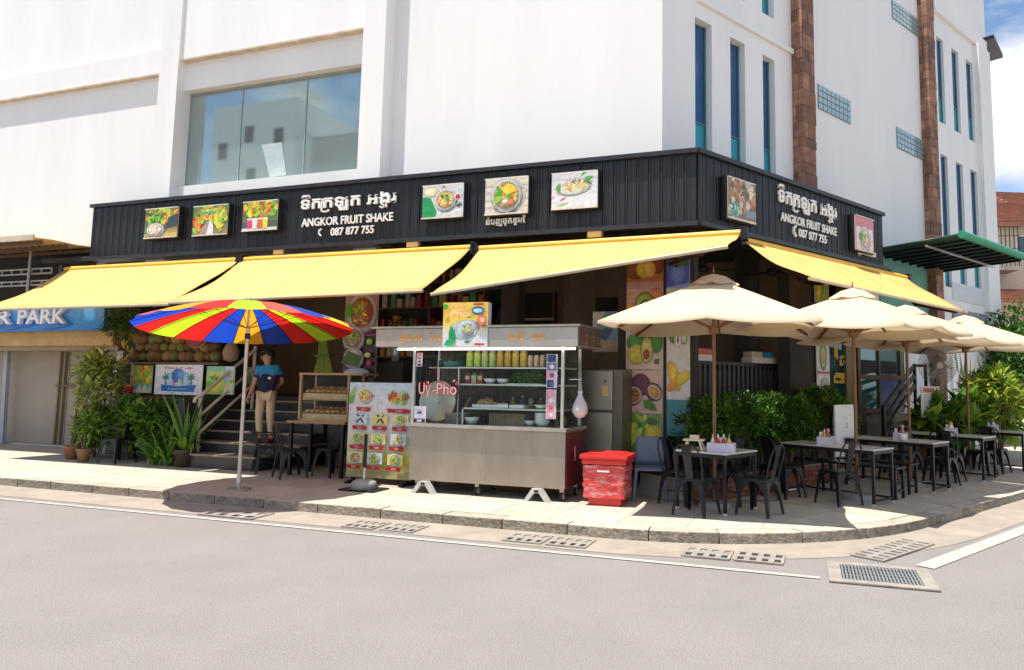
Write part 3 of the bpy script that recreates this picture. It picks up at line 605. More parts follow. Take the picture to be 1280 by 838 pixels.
b0 = board(wA_, hh).build('cladding_board', m_black, fas, loc=(s0, sgA, zS + .03))
for i in range(1, nA): part('cladding_board', b0, fas, (s0 + i * wA_, sgA, zS + .03))
for i in range(nB_):
    q = BA @ Vector((cB + .03 + i * wB_, sgB, zS + .03)); part('cladding_board', b0, fas, q, (0, 0, RB - RA), (wB_ / wA_, 1, 1))
m_trim = mat('black_trim', (.03, .03, .032), .35, metal=.2, var=.3)
MB().box(s0 - .06, cA + .01, sgA - .05, sgA + .09, zt - .015, zt + .055).build('top_cap', m_trim, fas); MB().box(cB - .01, s1 + .05, sgB - .05, sgB + .09, zt - .013, zt + .057).build('top_cap', m_trim, fas, xf=BA)
MB().box(s0 - .14, cA + .01, sgA - .08, sgA + .25, zS - .045, zS + .028).build('bottom_lip', m_trim, fas); MB().box(cB - .01, s1 + .06, sgB - .08, sgB + .25, zS - .043, zS + .026).build('bottom_lip', m_trim, fas, xf=BA)
MB().box(s0 - .02, s0 + .003, sgA + .01, 11.24, zS + .03, zt - .02).build('end_panel', m_black, fas); MB().box(s1 - .003, s1 + .02, sgB + .01, wB - .003, zS + .03, zt - .02).build('end_panel', m_black, fas, xf=BA)
MB().box(s0 - .12, cA, sgA + .26, 11.24, zS - .02, zS + .004).build('soffit', m_dark, fas)
m_let = mat('white_letter', (.86, .86, .85), .4, var=.03)
def khmer(mb, x, z, w, h, y, t=.05):
    vs, fs = text_mesh('ទឹកកឡុក អងរ', 1.0, t, .02); xa, xb = min(p[0] for p in vs), max(p[0] for p in vs); zb = max(p[1] for p in vs); k = w / (xb - xa); kz = h / .74
    mb.add([(x + (p[0] - xa) * k, y - p[2], z + p[1] * kz) for p in vs], fs)
    sc = lambda pts: [(x + a * w, z + b * h) for a, b in pts]
    stroke(mb, sc([(.238, .70), (.232, .1), (.232, -.30), (.25, -.38), (.29, -.38), (.305, -.28)]), h * .105, y, t * 1.6)       # foot of the r
    stroke(mb, sc([(.86, -.12), (.885, -.20), (.885, -.34), (.86, -.42), (.845, -.32)]), h * .10, y, t * 1.6); stroke(mb, sc([(.905, -.10), (.91, -.36)]), h * .10, y, t * 1.6)
lt = MB(); a = PA(378, 262.5, sgA); b = PA(496.5, 253, sgA); zk = a[1]
khmer(lt, a[0], a[1], b[0] - a[0], PA(378, 248.5, sgA)[1] - a[1], sgA - .03, .022, ); lt.build('lettering', m_let, fas)
lt = MB(); a = PA(378.2, 284.2, sgA); b = PA(492.4, 277, sgA); put_text(lt, 'ANGKOR FRUIT SHAKE', a[0], a[1], .215, sgA - .025, b[0] - a[0], offset=.010, extrude=.014); lt.build('lettering', m_let, fas)
lt = MB(); a = PA(414.5, 295.2, sgA); b = PA(468.4, 292, sgA); put_text(lt, '087 877 755', a[0], a[1], .20, sgA - .025, b[0] - a[0], offset=.010, extrude=.014); lt.build('lettering', m_let, fas); lt = MB(); a = PA(400, 296, sgA)
stroke(lt, [(a[0] + .04, a[1] + .13), (a[0] + .0, a[1] + .11), (a[0] - .005, a[1] + .05), (a[0] + .04, a[1] + .01)], .022, sgA - .01, .03); lt.build('phone_icon', m_let, fas)
lt = MB(); a = PB(971, 251.8, sgB); b = PB(1043.5, 272, sgB); khmer(lt, a[0], a[1], b[0] - a[0], zk * 0 + .26, sgB - .03, .016); lt.build('lettering', m_let, fas, xf=BA)
lt = MB(); a = PB(974.6, 275.8, sgB); b = PB(1044.6, 295, sgB); put_text(lt, 'ANGKOR FRUIT SHAKE', a[0], a[1], .215, sgB - .02, b[0] - a[0], offset=.010, extrude=.01); lt.build('lettering', m_let, fas, xf=BA)
lt = MB(); a = PB(997, 296, sgB); b = PB(1032, 305, sgB); put_text(lt, '087 877 755', a[0], a[1], .21, sgB - .02, b[0] - a[0], offset=.010, extrude=.01); lt.build('lettering', m_let, fas, xf=BA); lt = MB(); a = PB(990, 295, sgB)
stroke(lt, [(a[0] + .05, a[1] + .17), (a[0] + .0, a[1] + .14), (a[0] - .01, a[1] + .06), (a[0] + .05, a[1])], .035, sgB - .02, .04); lt.build('phone_icon', m_let, fas, xf=BA)
lt = MB(); a = PA(609, 282, sgA); b = PA(657.5, 281, sgA); put_text(lt, 'នំបញ្ចុកខ្មែ', a[0], a[1], .15, sgA - .03, b[0] - a[0], offset=.01, extrude=.02); lt.build('lettering', m_let, fas)
lt = MB(); a = PB(1071, 317, sgB); b = PB(1092, 321.5, sgB); put_text(lt, 'គុយទាវសាច', a[0], a[1], .15, sgB - .03, b[0] - a[0], offset=.01, extrude=.02); lt.build('lettering', m_let, fas, xf=BA)
m_lbf = mat('lightbox_frame', (.02, .02, .022), .4)
pics = [('A', 182.6, 262, 222.2, 299, pic_fruit, 0, 'picture panel of a bowl before green mangoes and bananas, leftmost on the black sign'), ('A', 242.4, 258.5, 284.3, 295.7, pic_fruit, 1, 'picture panel of a fruit stall aisle, second from the left on the black sign'), ('A', 304.3, 253, 346.6, 289.8, pic_fruit, 2, 'picture panel with a row of pink, red and yellow shakes in cups'),
        ('A', 529, 233.2, 579, 274.5, pic_dish, 0, 'picture panel of a noodle bowl with a green napkin, just right of the lettering'), ('A', 607.2, 224.8, 660, 270, pic_dish, 1, 'picture panel of yellow curry with cucumber in a round bowl'), ('A', 690, 217.5, 746.8, 263, pic_dish, 2, 'picture panel of yellow noodles on a pale green plate, nearest the corner'),
        ('B', 910, 219.5, 944.8, 272, pic_dish, 3, 'brown seafood picture panel on the right street face of the black sign'), ('B', 1068.6, 268, 1092, 311.5, pic_dish, 4, 'red framed bowl picture panel at the far end of the black sign')]
for fr, x0, y0, x1, y1, fn, k, lb in pics:
    pf = PA if fr == 'A' else PB; dd = (sgA if fr == 'A' else sgB) - .13
    tl, br = pf(x0, y0, dd), pf(x1, (y0 + y1) / 2, dd); bl = pf(x0, y1, dd); w, h = br[0] - tl[0], tl[1] - bl[1]
    t = thing('food_picture', lb, 'picture', (A_ if fr == 'A' else B_)(tl[0], dd, bl[1]), RA if fr == 'A' else RB, 'food picture panels on the fascia sign')
    MB().box(-.015, w + .015, .012, .125, -.015, h + .015).build('frame', m_lbf, t); MB().box(0, w, .003, .0115, 0, h).build('face', mat('panel_face', (.8, .8, .78), .4), t)
    P = Print(.002, lim=(.004, w - .004, .004, h - .004)); fn(P, w, h, k); bb = .018
    for (a, b, c, d) in ((0, w, 0, bb), (0, w, h - bb, h)): P.rect(a, b, c, d, (.75, .7, .6))
    P.build('picture', t)
# lamps under the sign
m_lamp = mat('amber_lamp_glass', (.75, .5, .2), .4)
for px, py, lb in ((348, 315, 'left small amber floodlight under the black sign'), (515.5, 305.5, 'middle small amber floodlight under the black sign, above the gap between awnings'), (743, 293, 'right small amber floodlight under the black sign, near the corner')):
    a = PA(px, py, sgA - .05); t = thing('floodlight', lb, 'lamp', A_(a[0], sgA - .05, a[1]), RA, 'floodlights under the sign')
    MB().box(-.13, .13, 0, .09, -.06, .06).build('housing', mat('lamp_housing', (.25, .18, .1), .5), t, bevel=.015); MB().box(-.11, .11, -.012, -.001, -.045, .045).build('lens', m_lamp, t); MB().box(-.012, .012, .04, .06, .06, max(.07, zS - .05 - a[1])).build('bracket', m_blackm, t)

# ------------------------------------------------------------------ awnings
m_seam = mat('awning_seam', (.58, .38, .10), .8)
def awning(label, fr, bl, br, fl, fr_, nseg=10):
    """corner points in frame coordinates (s, d, z)"""
    F = A_ if fr == 'A' else B_; o = F(*bl); t = thing('awning', label, 'awning', o, RA if fr == 'A' else RB, 'yellow cloth awnings')
    BL, BR, FL, FR = [Vector(q) - Vector(bl) for q in (bl, br, fl, fr_)]
    vs = []; N, K = 24, nseg
    for j in range(K + 1):
        for i in range(N + 1):
            a, b = i / N, j / K; p = (BL * (1 - a) + BR * a) * (1 - b) + (FL * (1 - a) + FR * a) * b
            sag = .06 * math.sin(math.pi * b) * (1 + .4 * math.sin(a * 9 + b * 3)) + .014 * math.sin(a * 27 + b * 6) * math.sin(math.pi * b) + .008 * math.sin(a * 61 - b * 9) * b + .02 * math.sin(math.pi * a) * b; vs.append((p.x, p.y, p.z - sag))
    fs = [(j * (N + 1) + i, (j + 1) * (N + 1) + i, (j + 1) * (N + 1) + i + 1, j * (N + 1) + i + 1) for j in range(K) for i in range(N)]
    mb = MB(); mb.add(vs, fs, None, True); c = mb.build('cloth', m_yel, t); md = c.modifiers.new('thick', 'SOLIDIFY'); md.thickness = .006
    for q in range(1, 5):
        f = q / 5; e0, e1 = BL.lerp(BR, f), FL.lerp(FR, f); MB().tube([e0.lerp(e1, b) - Vector((0, 0, .06 * math.sin(math.pi * b) * (1 + .4 * math.sin(f * 9 + b * 3)) + .014 * math.sin(f * 27 + b * 6) * math.sin(math.pi * b) + .008 * math.sin(f * 61 - b * 9) * b + .02 * math.sin(math.pi * f) * b - .001)) for b in [k / 10 for k in range(11)]], .005, 4).build('seam', m_seam, t)
    MB().cyl(FL + Vector((-.03, -.0, -.03)), FR + Vector((.03, 0, -.03)), .026, n=10).build('front_bar', mat('pale_bar', (.48, .41, .28), .4, metal=.2), t)
    MB().cyl(BL + Vector((-.05, .05, .03)), BR + Vector((.05, .05, .03)), .055, n=12).build('roller_tube', mat('yellow_roller', (.78, .45, .05), .5, var=.1), t)
    for q0, q1, sgn in ((BL, FL, 1), (BR, FR, -1)):
        e = q0 + Vector((sgn * .45, .02, -.2)); f = q1 + (FR - FL) * (.07 * sgn) + Vector((0, .03, -.06)); mid = (e + f) / 2 + Vector((sgn * .5, 0, -.16)) + (FR - FL).normalized() * 0; MB().bar(e, mid, .04, .06).bar(mid, f, .035, .05).build('folding_arm', m_blackm, t)
        MB().box(-.05, .05, -.06, .12, -.1, .1).build('end_bracket', m_blackm, t, loc=q0 + Vector((-sgn * .07, .03, .02)))
    return t
dB_, dF_ = 10.66, 9.2; eB, eF = 6.78, 5.62
z1 = PA(180, 333, dB_)[1]; zf1 = PA(100, 382, dF_)[1]; sL1, sR1, sR2 = PA(80, 338, dB_)[0], PA(299, 326, dB_)[0], PA(587, 312, dB_)[0]
awning('leftmost yellow awning above the car park sign and potted plants', 'A', (sL1, dB_, z1), (sR1 - .03, dB_, z1), (sL1, dF_, zf1), (sR1 - .03, dF_, zf1))
z2_ = PA(445, 319, dB_)[1]; awning('middle yellow awning over the stairs and rainbow umbrella', 'A', (sR1 + .05, dB_, z2_), (sR2, dB_, z2_), (sR1 + .05, dF_, PA(207, 377, dF_)[1]), (sR2, dF_, PA(513, 362, dF_)[1]))
a3l, a3r = PA(599, 313, dB_), PA(924, 293.5, dB_); awning('yellow awning with a tilted front bar above the food cart', 'A', (a3l[0], dB_, a3l[1]), (a3r[0], dB_, a3r[1]), (a3l[0] + .02, dF_, PA(532, 366, dF_)[1]), (a3r[0], dF_, PA(905, 306, dF_)[1]))
bl_, fl_, fr2 = PB(937, 303, eB), PB(1013, 346, eF), PB(1208, 389, eF); awning('yellow awning on the right street front behind the cream parasols', 'B', (fl_[0], eB, bl_[1]), (fr2[0], eB, bl_[1]), (fl_[0], eF, fl_[1]), (fr2[0], eF, fr2[1]))

# ------------------------------------------------------------------ car park entrance at the left
cp = thing('roller_shutter', 'beige roller shutter front of the car park at the left edge', 'shutter', (0, 0, 0), RA)
m_sh = mat('shutter_beige', (.34, .29, .235), .7, var=.08, scale=2, dirt=.15); dS = 11.85
for i in range(5): MB().box(-25 + i * 2.1, -22.92 + i * 2.1, dS, dS + .05, .15, 3.3).build('panel', m_sh, cp)
MB().box(-25, -14.5, dS - .15, dS + .3, .1, .145).build('sill', mat('pale_sill', (.5, .47, .42), .8, dirt=.3), cp)
a = PA(0, 433, 11.2); b = PA(145, 414, 11.2)
MB().box(-25, b[0], 11.15, 11.9, a[1], b[1] + .02).build('fascia_beam', mat('ochre_beam', (.52, .33, .12), .75, var=.2, scale=3, dirt=.3), cp)
MB().box(-25, b[0] + .1, 11.2, 11.85, a[1] - .1, a[1] - .004).build('lintel', mat('brown_lintel', (.3, .22, .14), .8), cp)
q0, q1 = PA(3, 552, 11.6), PA(10, 433, 11.6); MB().bar((q0[0], 11.6, .13), (q1[0], 11.6, q1[1]), .12, .08).build('post', mat('grey_blue_post', (.3, .34, .4), .5), cp)
for px in (72, 78): q = PA(px, 500, 11.8); MB().bar((q[0], 11.8, .13), (q[0], 11.8, a[1] - .1), .05, .05).build('guide_rail', m_beige, cp)
q0, q1 = PA(70, 482, 11.78), PA(150, 482, 11.78); MB().box(q0[0], q1[0], 11.76, 11.8, q0[1] - .02, q0[1] + .02).build('rail', m_wood, cp)
q0, q1 = PA(143, 480, 11.6), PA(162, 432, 11.6); MB().box(q0[0], q1[0], 11.58, 11.62, q0[1], q1[1]).build('notice_board', mat('speckled_notice', (.5, .47, .4), .7, var=.6, scale=9), cp)
cs = thing('car_park_sign', 'blue sign board reading CAR PARK under the leftmost awning', 'sign', (0, 0, 0), RA); dC = 10.95
a = PA(0, 416, dC); b = PA(131, 386, dC); zc0, zc1 = PA(60, 414, dC)[1], PA(60, 383, dC)[1] + .1
MB().box(-21, b[0], dC, dC + .12, zc0, zc1).build('board', mat('sign_blue_edge', (.03, .12, .4), .5), cs)
P = Print(dC - .002); P.grad(-21, b[0], zc0, zc1, [(.01, .18, .55), (.02, .26, .66), (.12, .36, .70), (.22, .46, .74)], 8)
for i in range(10): P.oval(RN.uniform(-18, b[0] - .4), zc0 + RN.uniform(.08, .2), RN.uniform(.2, .6), RN.uniform(.02, .05), RN.choice([(.01, .14, .5), (.05, .34, .72), (.2, .5, .78)]), .1)
P.build('face', cs)
lt = MB(); k0, k1 = PA(27, 405.3, dC), PA(86.6, 404, dC); zb = k0[1]; hc = PA(27, 387, dC)[1] - zb; put_text(lt, 'PARK', k0[0], zb, hc / .73, dC - .06, k1[0] - k0[0], offset=.02, extrude=.04)
k0, k1 = PA(-40, 405, dC), PA(18.6, 405.5, dC); put_text(lt, 'CAR', k0[0], zb, hc / .73, dC - .06, k1[0] - k0[0], offset=.02, extrude=.04); lt.build('lettering', m_let, cs)
rf = thing('canopy_roof', 'brown corrugated lean-to roof above the leftmost awning', 'roof', (0, 0, 0), RA)
zo, zi, sr = PA(0, 300, 9.95)[1], PA(0, 318, 11.2)[1], PA(112, 309, 11.1)[0]; n = 44; x0 = sr - 9; vs = []
for i in range(n * 4 + 1):
    x = x0 + (sr - x0) * i / (n * 4); w_ = .035 * math.sin(i * math.pi / 2)
    for j in range(4): f = j / 3; vs.append((x, 9.95 + (11.22 - 9.95) * f, zo + (zi - zo) * f + w_ + .02 * (j % 2)))
mb = MB(); mb.add(vs, [(i * 4 + j, (i + 1) * 4 + j, (i + 1) * 4 + j + 1, i * 4 + j + 1) for i in range(n * 4) for j in range(3)], None, True); c = mb.build('roof_sheet', mat('brown_sheet', (.42, .30, .16), .8, var=.25, scale=4, dirt=.4), rf); c.modifiers.new('thick', 'SOLIDIFY').thickness = .012
for d_ in (10.1, 10.6, 11.1): f = (d_ - 9.95) / 1.27; MB().box(x0, sr, d_ - .03, d_ + .03, zo + (zi - zo) * f - .12, zo + (zi - zo) * f - .05).build('purlin', m_wood, rf)
MB().box(x0, sr + .02, 9.9, 9.94, zo - .06, zo + .05).build('edge_board', mat('pale_edge', (.6, .5, .36), .7), rf)
dk = PA(60, 384, 11.2)[1]; MB().box(x0, PA(118, 330, 11.2)[0], 11.17, 11.245, dk, zi).build('recess_shade_panel', mat('recess_shade_brown', (.03, .022, .016), .9, var=.3), bld)  # flat panel on the wall, its dark colour stands in for a recess's shade
rl = thing('balcony_railing', 'grey pipe railing behind the leftmost awning', 'railing', (0, 0, 0), RA)
for (y0_, y1_) in ((337, 343), (352, 357)):
    z = PA(30, y0_, 10.95)[1]; zz = PA(30, y1_, 10.95)[1]; xe = PA(65, y0_, 10.95)[0]; MB().cyl((x0, 10.95, z), (xe, 10.95, z), .02, n=6).cyl((x0, 10.95, zz), (xe, 10.95, zz), .02, n=6).build('rail', mat('pipe_grey', (.42, .40, .36), .5, metal=.3), rl)
    xx = xe
    while xx > x0: MB().bar((xx, 10.95, zz), (xx, 10.95, z), .025).build('baluster', MT['pipe_grey'], rl); xx -= .32
zt_ = PA(35, 300, 10.9)[1]; q = PA(36, 345, 10.9); MB().cyl((q[0], 10.9, q[1] - .6), (q[0], 10.9, zt_ - .1), .03, n=6).build('post', MT['pipe_grey'], rl)

# ------------------------------------------------------------------ right end of the right front
lw = wall_holes(wB, 15.62, endB, 0, 3.9, [], name='lower_wall', xf=BA)
def onB(name, x0, y0, x1, y1, m, dd=wB, th=.03, parent=None, lvl=None):
    a = PB(x0, y0, dd - th); b = PB(x1, y1, dd - th); zb = b[1]; MBx = MB().box(a[0], b[0], dd - th, dd - .003, zb, a[1]); return MBx.build(name, m, parent or bld, xf=BA), (a[0], b[0], zb, a[1])
m_teal = mat('teal_paint', (.16, .40, .33), .7, var=.1, scale=2, dirt=.15)
onB('teal_panel', 1099, 315, 1163, 420, m_teal); onB('beige_panel', 1159, 342, 1176, 384, m_beige, th=.04)
onB('wall_panel', 1190, 352, 1236, 384, mat('grey_render', (.66, .67, .68), .85, var=.05), th=.015); onB('stone_base_course', 1192, 386, 1236, 408, mat('grey_stone', (.28, .28, .28), .9, var=.4, scale=9, bump=.6), th=.05)
dr, dq = onB('shop_door', 1069, 415, 1128, 515, mat('teal_dark', (.02, .10, .10), .3), th=.05)
fr_ = mat('door_brown', (.16, .075, .03), .5, var=.3)
for (a, b) in ((dq[0], dq[0] + .12), (dq[0] + (dq[1] - dq[0]) * .44, dq[0] + (dq[1] - dq[0]) * .44 + .07), (dq[1] - .14, dq[1])): MB().box(a, b, wB - .1, wB - .053, dq[2], dq[3]).build('stile', fr_, dr, xf=BA)
for f in (0, .42, .93): MB().box(dq[0], dq[1], wB - .095, wB - .054, dq[2] + (dq[3] - dq[2]) * f, dq[2] + (dq[3] - dq[2]) * f + .1).build('rail', fr_, dr, xf=BA)
MB().box(dq[0] + .12, dq[0] + (dq[1] - dq[0]) * .44, wB - .06, wB - .0535, dq[2], dq[3]).build('pane', glass('door_glass', (.05, .2, .22), .3, .06), dr, xf=BA)
MB().box(dq[0] + (dq[1] - dq[0]) * .5, dq[1] - .2, wB - .062, wB - .0535, dq[2] + .1, dq[2] + (dq[3] - dq[2]) * .42).build('poster', mat('deep_blue', (.01, .04, .3), .4), dr, xf=BA)
MB().box(dq[0] + .2, dq[1] - .3, wB - .075, wB - .063, dq[2] + (dq[3] - dq[2]) * .5, dq[2] + (dq[3] - dq[2]) * .66).build('dark_notice', m_dark, dr, xf=BA)
onB('glass_post', 1129, 418, 1136, 512, glass('pale_glass', (.4, .55, .52), .3, .1), th=.08)
sw, sq = onB('shop_glass', 1037, 412, 1064, 505, glass('dark_teal_glass', (.01, .07, .07), .3, .06), dd=7.5, th=.05)
for (u0, v0, nx, ny) in ((.45, .52, 5, 4), (.2, .60, 2, 5), (.15, .28, 6, 4)):
    st = MB()
    for i in range(nx):
        for j in range(ny):
            if RN.random() < .85: x = sq[0] + (sq[1] - sq[0]) * (u0 + i * .09); z = sq[2] + (sq[3] - sq[2]) * (v0 + j * .035); st.box(x, x + .055, 7.5 - .056, 7.5 - .051, z, z + .055)
    st.build('sticker', mat('amber_sticker', (.8, .45, .05), .5), sw, xf=BA)
MB().box(sq[1] - .25, sq[1] + .1, 7.40, 7.449, sq[2], sq[3]).build('door_post', mat('olive_post', (.2, .17, .08), .5), sw, xf=BA)
# steps up to the right door
stp = thing('door_steps', 'grey brown steps leading up to the glass door on the right street', 'steps', (0, 0, 0), RB)
a, b = dq[0] - .2, dq[1] + .2
for i in range(5): MB().box(a, b, 6.35 + i * .27, 7.73, .128 if i == 0 else .128 + i * .19 + .001, .128 + (i + 1) * .19).build('step', mat('step_stone', (.30, .25, .2), .8, var=.2, scale=4, dirt=.3), stp, bevel=.012)
hr = thing('door_step_handrail', 'black slanting metal handrail beside the right door steps', 'handrail', (0, 0, 0), RB)
e0, e1 = PB(1104, 510, 6.35), PB(1143, 457, 7.4)
for k in range(3): MB().bar((e0[0], 6.35, e0[1] - k * .22), (e1[0], 7.4, e1[1] - k * .22), .06, .09).build('rail', m_blackm, hr)
for (q, d_) in ((e0, 6.35), (e1, 7.4)): MB().bar((q[0], d_, .128), (q[0], d_, q[1] + .03), .06).build('post', m_blackm, hr)
e2 = PB(1158, 470, 6.4); MB().bar((e1[0], 7.4, e1[1]), (e2[0] + .2, 6.5, e1[1] - .05), .05, .06).bar((e2[0] + .2, 6.5, .6), (e2[0] + .2, 6.5, e1[1] - .02), .05).build('landing_rail', m_blackm, hr)
# green canopy
gc_ = thing('green_canopy', 'dark green corrugated metal canopy on the right street wall', 'canopy', (0, 0, 0), RB)
d_o = 5.75; o0, o1 = PB(1150, 273.6, d_o), PB(1277, 322, d_o); zo = (o0[1] + o1[1]) / 2; zi = PB(1130, 326, wB)[1]; i0 = PB(1101, 300, wB)[0]; i0 = 15.64; o0s = min(o0[0], i0); vs = []; n = 60; x1 = o1[0] + .3
for i in range(n * 4 + 1):
    x = i0 + (x1 - i0) * i / (n * 4); w_ = .03 * math.sin(i * math.pi / 2)
    for j in range(3): f = j / 2; vs.append((x, d_o + (wB - .02 - d_o) * f, zo + (zi - zo) * f + w_))
mb = MB(); mb.add(vs, [(i * 3 + j, (i + 1) * 3 + j, (i + 1) * 3 + j + 1, i * 3 + j + 1) for i in range(n * 4) for j in range(2)], None, True); c = mb.build('roof_sheet', mat('dark_green_sheet', (.012, .05, .035), .5, var=.2), gc_); c.modifiers.new('thick', 'SOLIDIFY').thickness = .01
MB().cyl((i0, d_o - .03, zo + .0), (x1 + .05, d_o - .03, zo + .0), .085, n=12).build('edge_roll', mat('bright_green', (.015, .26, .13), .45, var=.15), gc_)
for k in range(9): x = i0 + .4 + (x1 - i0 - .6) * k / 8; MB().bar((x, d_o + .05, zo - .07), (x, wB - .03, zi - .07), .035, .05).build('rafter', m_blackm, gc_)
MB().bar((i0, d_o + .7, zo + (zi - zo) * .35 - .12), (x1, d_o + .7, zo + (zi - zo) * .35 - .12), .04).build('purlin', m_alu, gc_)

# ------------------------------------------------------------------ distant houses and the block across the street
def house(label, cx_, cy_, rz, w, d, h, wallm, roofm, rh, wins, gable=True):
    t = thing('house', label, 'house', (cx_, cy_, 0), rz, 'houses beyond the right street'); MB().box(-w / 2, w / 2, 0, d, 0, h).build('wall', wallm, t)
    r = MB().add([(-w / 2 - .5, -.6, h), (w / 2 + .5, -.6, h), (w / 2 + .5, d + .5, h), (-w / 2 - .5, d + .5, h), (-w / 2 - .5, d / 2, h + rh), (w / 2 + .5, d / 2, h + rh), (-w / 2 - .5, -.6, h - .25), (w / 2 + .5, -.6, h - .25)], [(0, 1, 5, 4), (2, 3, 4, 5), (0, 4, 3), (1, 2, 5), (0, 6, 7, 1), (0, 3, 2, 1)]).build('roof', roofm, t)
    nrow = 9
    for i in range(nrow): f0 = i / nrow; y = -.6 + (d / 2 + .6) * f0; z = h + rh * f0; MB().box(-w / 2 - .52, w / 2 + .52, y, y + .1, z + .02, z + .12).build('tile_course', roofm, r)
    for (x, z, ww, wh) in wins:
        wv = MB().box(x - ww / 2, x + ww / 2, -.06, .05, z, z + wh).build('window', mat('white_frame', (.7, .7, .7), .5), t); MB().box(x - ww / 2 + .08, x + ww / 2 - .08, -.08, -.065, z + .08, z + wh - .08).build('pane', glass('far_glass', (.05, .07, .09), .3, .08), wv)
    return t
m_tile = mat('red_roof_tile', (.25, .10, .06), .8, var=.3, scale=3); m_cream = mat('cream_house_wall', (.62, .54, .42), .85, var=.08, dirt=.1)
def atd(px, py, Y):
    r = ray(px, py); return C0 + r * (Y / r.y)
p = atd(1300, 330, 40); q = atd(1275, 292, 40)
h1 = house('cream house with red tiled roof and caged balcony beyond the right street', p.x, 40, rad(-6), 9, 8, q.z + .6, m_cream, m_tile, 2.2, [(-3.2, q.z - 1.6, 1.3, 1.5), (-.6, q.z - 1.6, 1.3, 1.5), (2.4, q.z - 1.6, 1.3, 1.5), (-3, q.z - 5, 1.5, 1.8), (0, q.z - 5, 1.5, 1.8)])
MB().box(-4.7, -1.8, -1.5, -.05, q.z - 2.3, q.z - 2.1).build('balcony_slab', m_conc, h1)
for i in range(14): MB().bar((-4.65 + i * .22, -1.45, q.z - 2.1), (-4.65 + i * .22, -1.45, q.z + .1), .035).build('cage_bar', m_blackm, h1)
for z in (-1.1, -.4, .1): MB().bar((-4.7, -1.45, q.z + z), (-1.7, -1.45, q.z + z), .035).build('cage_rail', m_blackm, h1)
r2 = MB().add([(-5.2, -3.4, q.z - 4.1), (5, -3.4, q.z - 4.1), (5, -.02, q.z - 3.2), (-5.2, -.02, q.z - 3.2), (-5.2, -3.4, q.z - 4.3), (5, -3.4, q.z - 4.3)], [(0, 1, 2, 3), (0, 4, 5, 1)]).build('porch_roof', m_tile, h1)
for i in range(5): f = i / 5; MB().box(-5.2, 5, -3.4 + 3.3 * f, -3.3 + 3.3 * f, q.z - 4.08 + .9 * f, q.z - 3.98 + .9 * f).build('tile_course', m_tile, r2)
p = atd(1322, 262, 58); house('farther house whose red tiled roof shows above the nearer one', p.x + 3, 58, rad(4), 13, 9, atd(1270, 262, 58).z, mat('grey_house_wall', (.45, .43, .41), .85, var=.1), m_tile, 2.6, [(-4, 8, 1.4, 1.6), (0, 8, 1.4, 1.6)])
# block across the street behind the camera, seen mirrored in the shop window
D2 = 11.38 * 2 + 26; a = PA(262, 225, D2); b = PA(372, 135, D2)
ob = thing('opposite_building', 'white block across the street, mirrored in the big upper window', 'building', A_((a[0] + b[0]) / 2, -26, 0), RA)
w = (b[0] - a[0]); ht = b[1] + 1
MB().box(-w / 2, w / 2, -9, 0, 0, ht).build('wall', mat('bright_white', (.92, .92, .9), .8), ob); MB().box(w * .28, w * .42, -4, -1, ht, ht + 1.6).build('roof_hut', m_white, ob); MB().box(w / 2, w / 2 + 7, -9, -2, 0, ht - 3).build('side_wing', mat('wing_grey', (.4, .4, .4), .85), ob)  # side wing is plain mid grey
for (x, z) in ((-.36, .85), (-.05, .9), (.0, .75), (-.05, .6), (.3, .88), (-.42, .5), (0, .45)): MB().box(x * w - .5, x * w + .5, -.1, .03, ht * z - 1, ht * z + .5).build('window', m_dark, ob)
MB().box(-w / 2 - .1, w / 2 + .1, .0, .6, 0, ht * .38).build('shop_front', m_beige, ob)
# ------------------------------------------------------------------ stairs, rail, counter, fruit (left bay)
m_stair = mat('dark_stair_tile', (.035, .036, .04), .35, var=.3, scale=4, dirt=.1)
m_nose = mat('worn_stair_edge', (.26, .21, .15), .6, var=.3, scale=5)
st = thing('entrance_stairs', 'dark tiled stairs with worn edges climbing into the restaurant', 'stairs', (0, 0, 0), RA)
SZ = [.37, .56, .74, .92, 1.10, 1.28]
for i, z in enumerate(SZ):
    d0 = 10.03 if i == 0 else 10.08 + .30 * i; x0, x1 = (-11.22, -9.40) if i == 0 else (-11.25, -8.78)
    s_ = MB().box(x0, x1, d0, 11.84, .129 if i == 0 else SZ[i - 1] + .001, z - .03).build('step', m_stair, st); MB().box(x0 - .02, x1 + .02, d0 - .03, 11.838, z - .03, z).build('tread', m_nose if i < 2 else m_stair, s_, bevel=.006); MB().box(x0, x1, d0 - .034, d0 + .03, z - .028, z + .003).build('nosing', m_nose, s_)
MB().box(-11.42, -11.26, 10.2, 11.9, .13, 1.34).build('cheek_wall', m_dark, st)
m_cream_m = mat('cream_pipe', (.62, .55, .44), .45, var=.15, dirt=.2)
hr = thing('stair_handrail', 'cream painted pipe handrail at the left of the dark stairs', 'handrail', (0, 0, 0), RA)
q0 = PA(247.5, 548, 10.25); q1 = PA(252, 497, 10.25); q2 = PA(298, 460, 11.5); zb = .56; x_ = q0[0]
MB().cyl((x_, 10.25, .38), (x_, 10.25, q1[1]), .035, n=8).build('post', m_cream_m, hr); MB().cyl((x_, 11.5, .56), (x_, 11.5, q1[1] + 1.0), .035, n=8).build('post', m_cream_m, hr)
MB().tube([(x_, 10.12, q1[1] - .09), (x_, 10.14, q1[1] - .02), (x_, 10.25, q1[1] + .03), (x_, 11.5, q1[1] + .92)], .036, 8).build('top_rail', m_cream_m, hr)
for k in (.34, .66): MB().cyl((x_, 10.25, q1[1] - k), (x_, 11.5, q1[1] + .9 - k), .028, n=8).build('lower_rail', m_cream_m, hr)
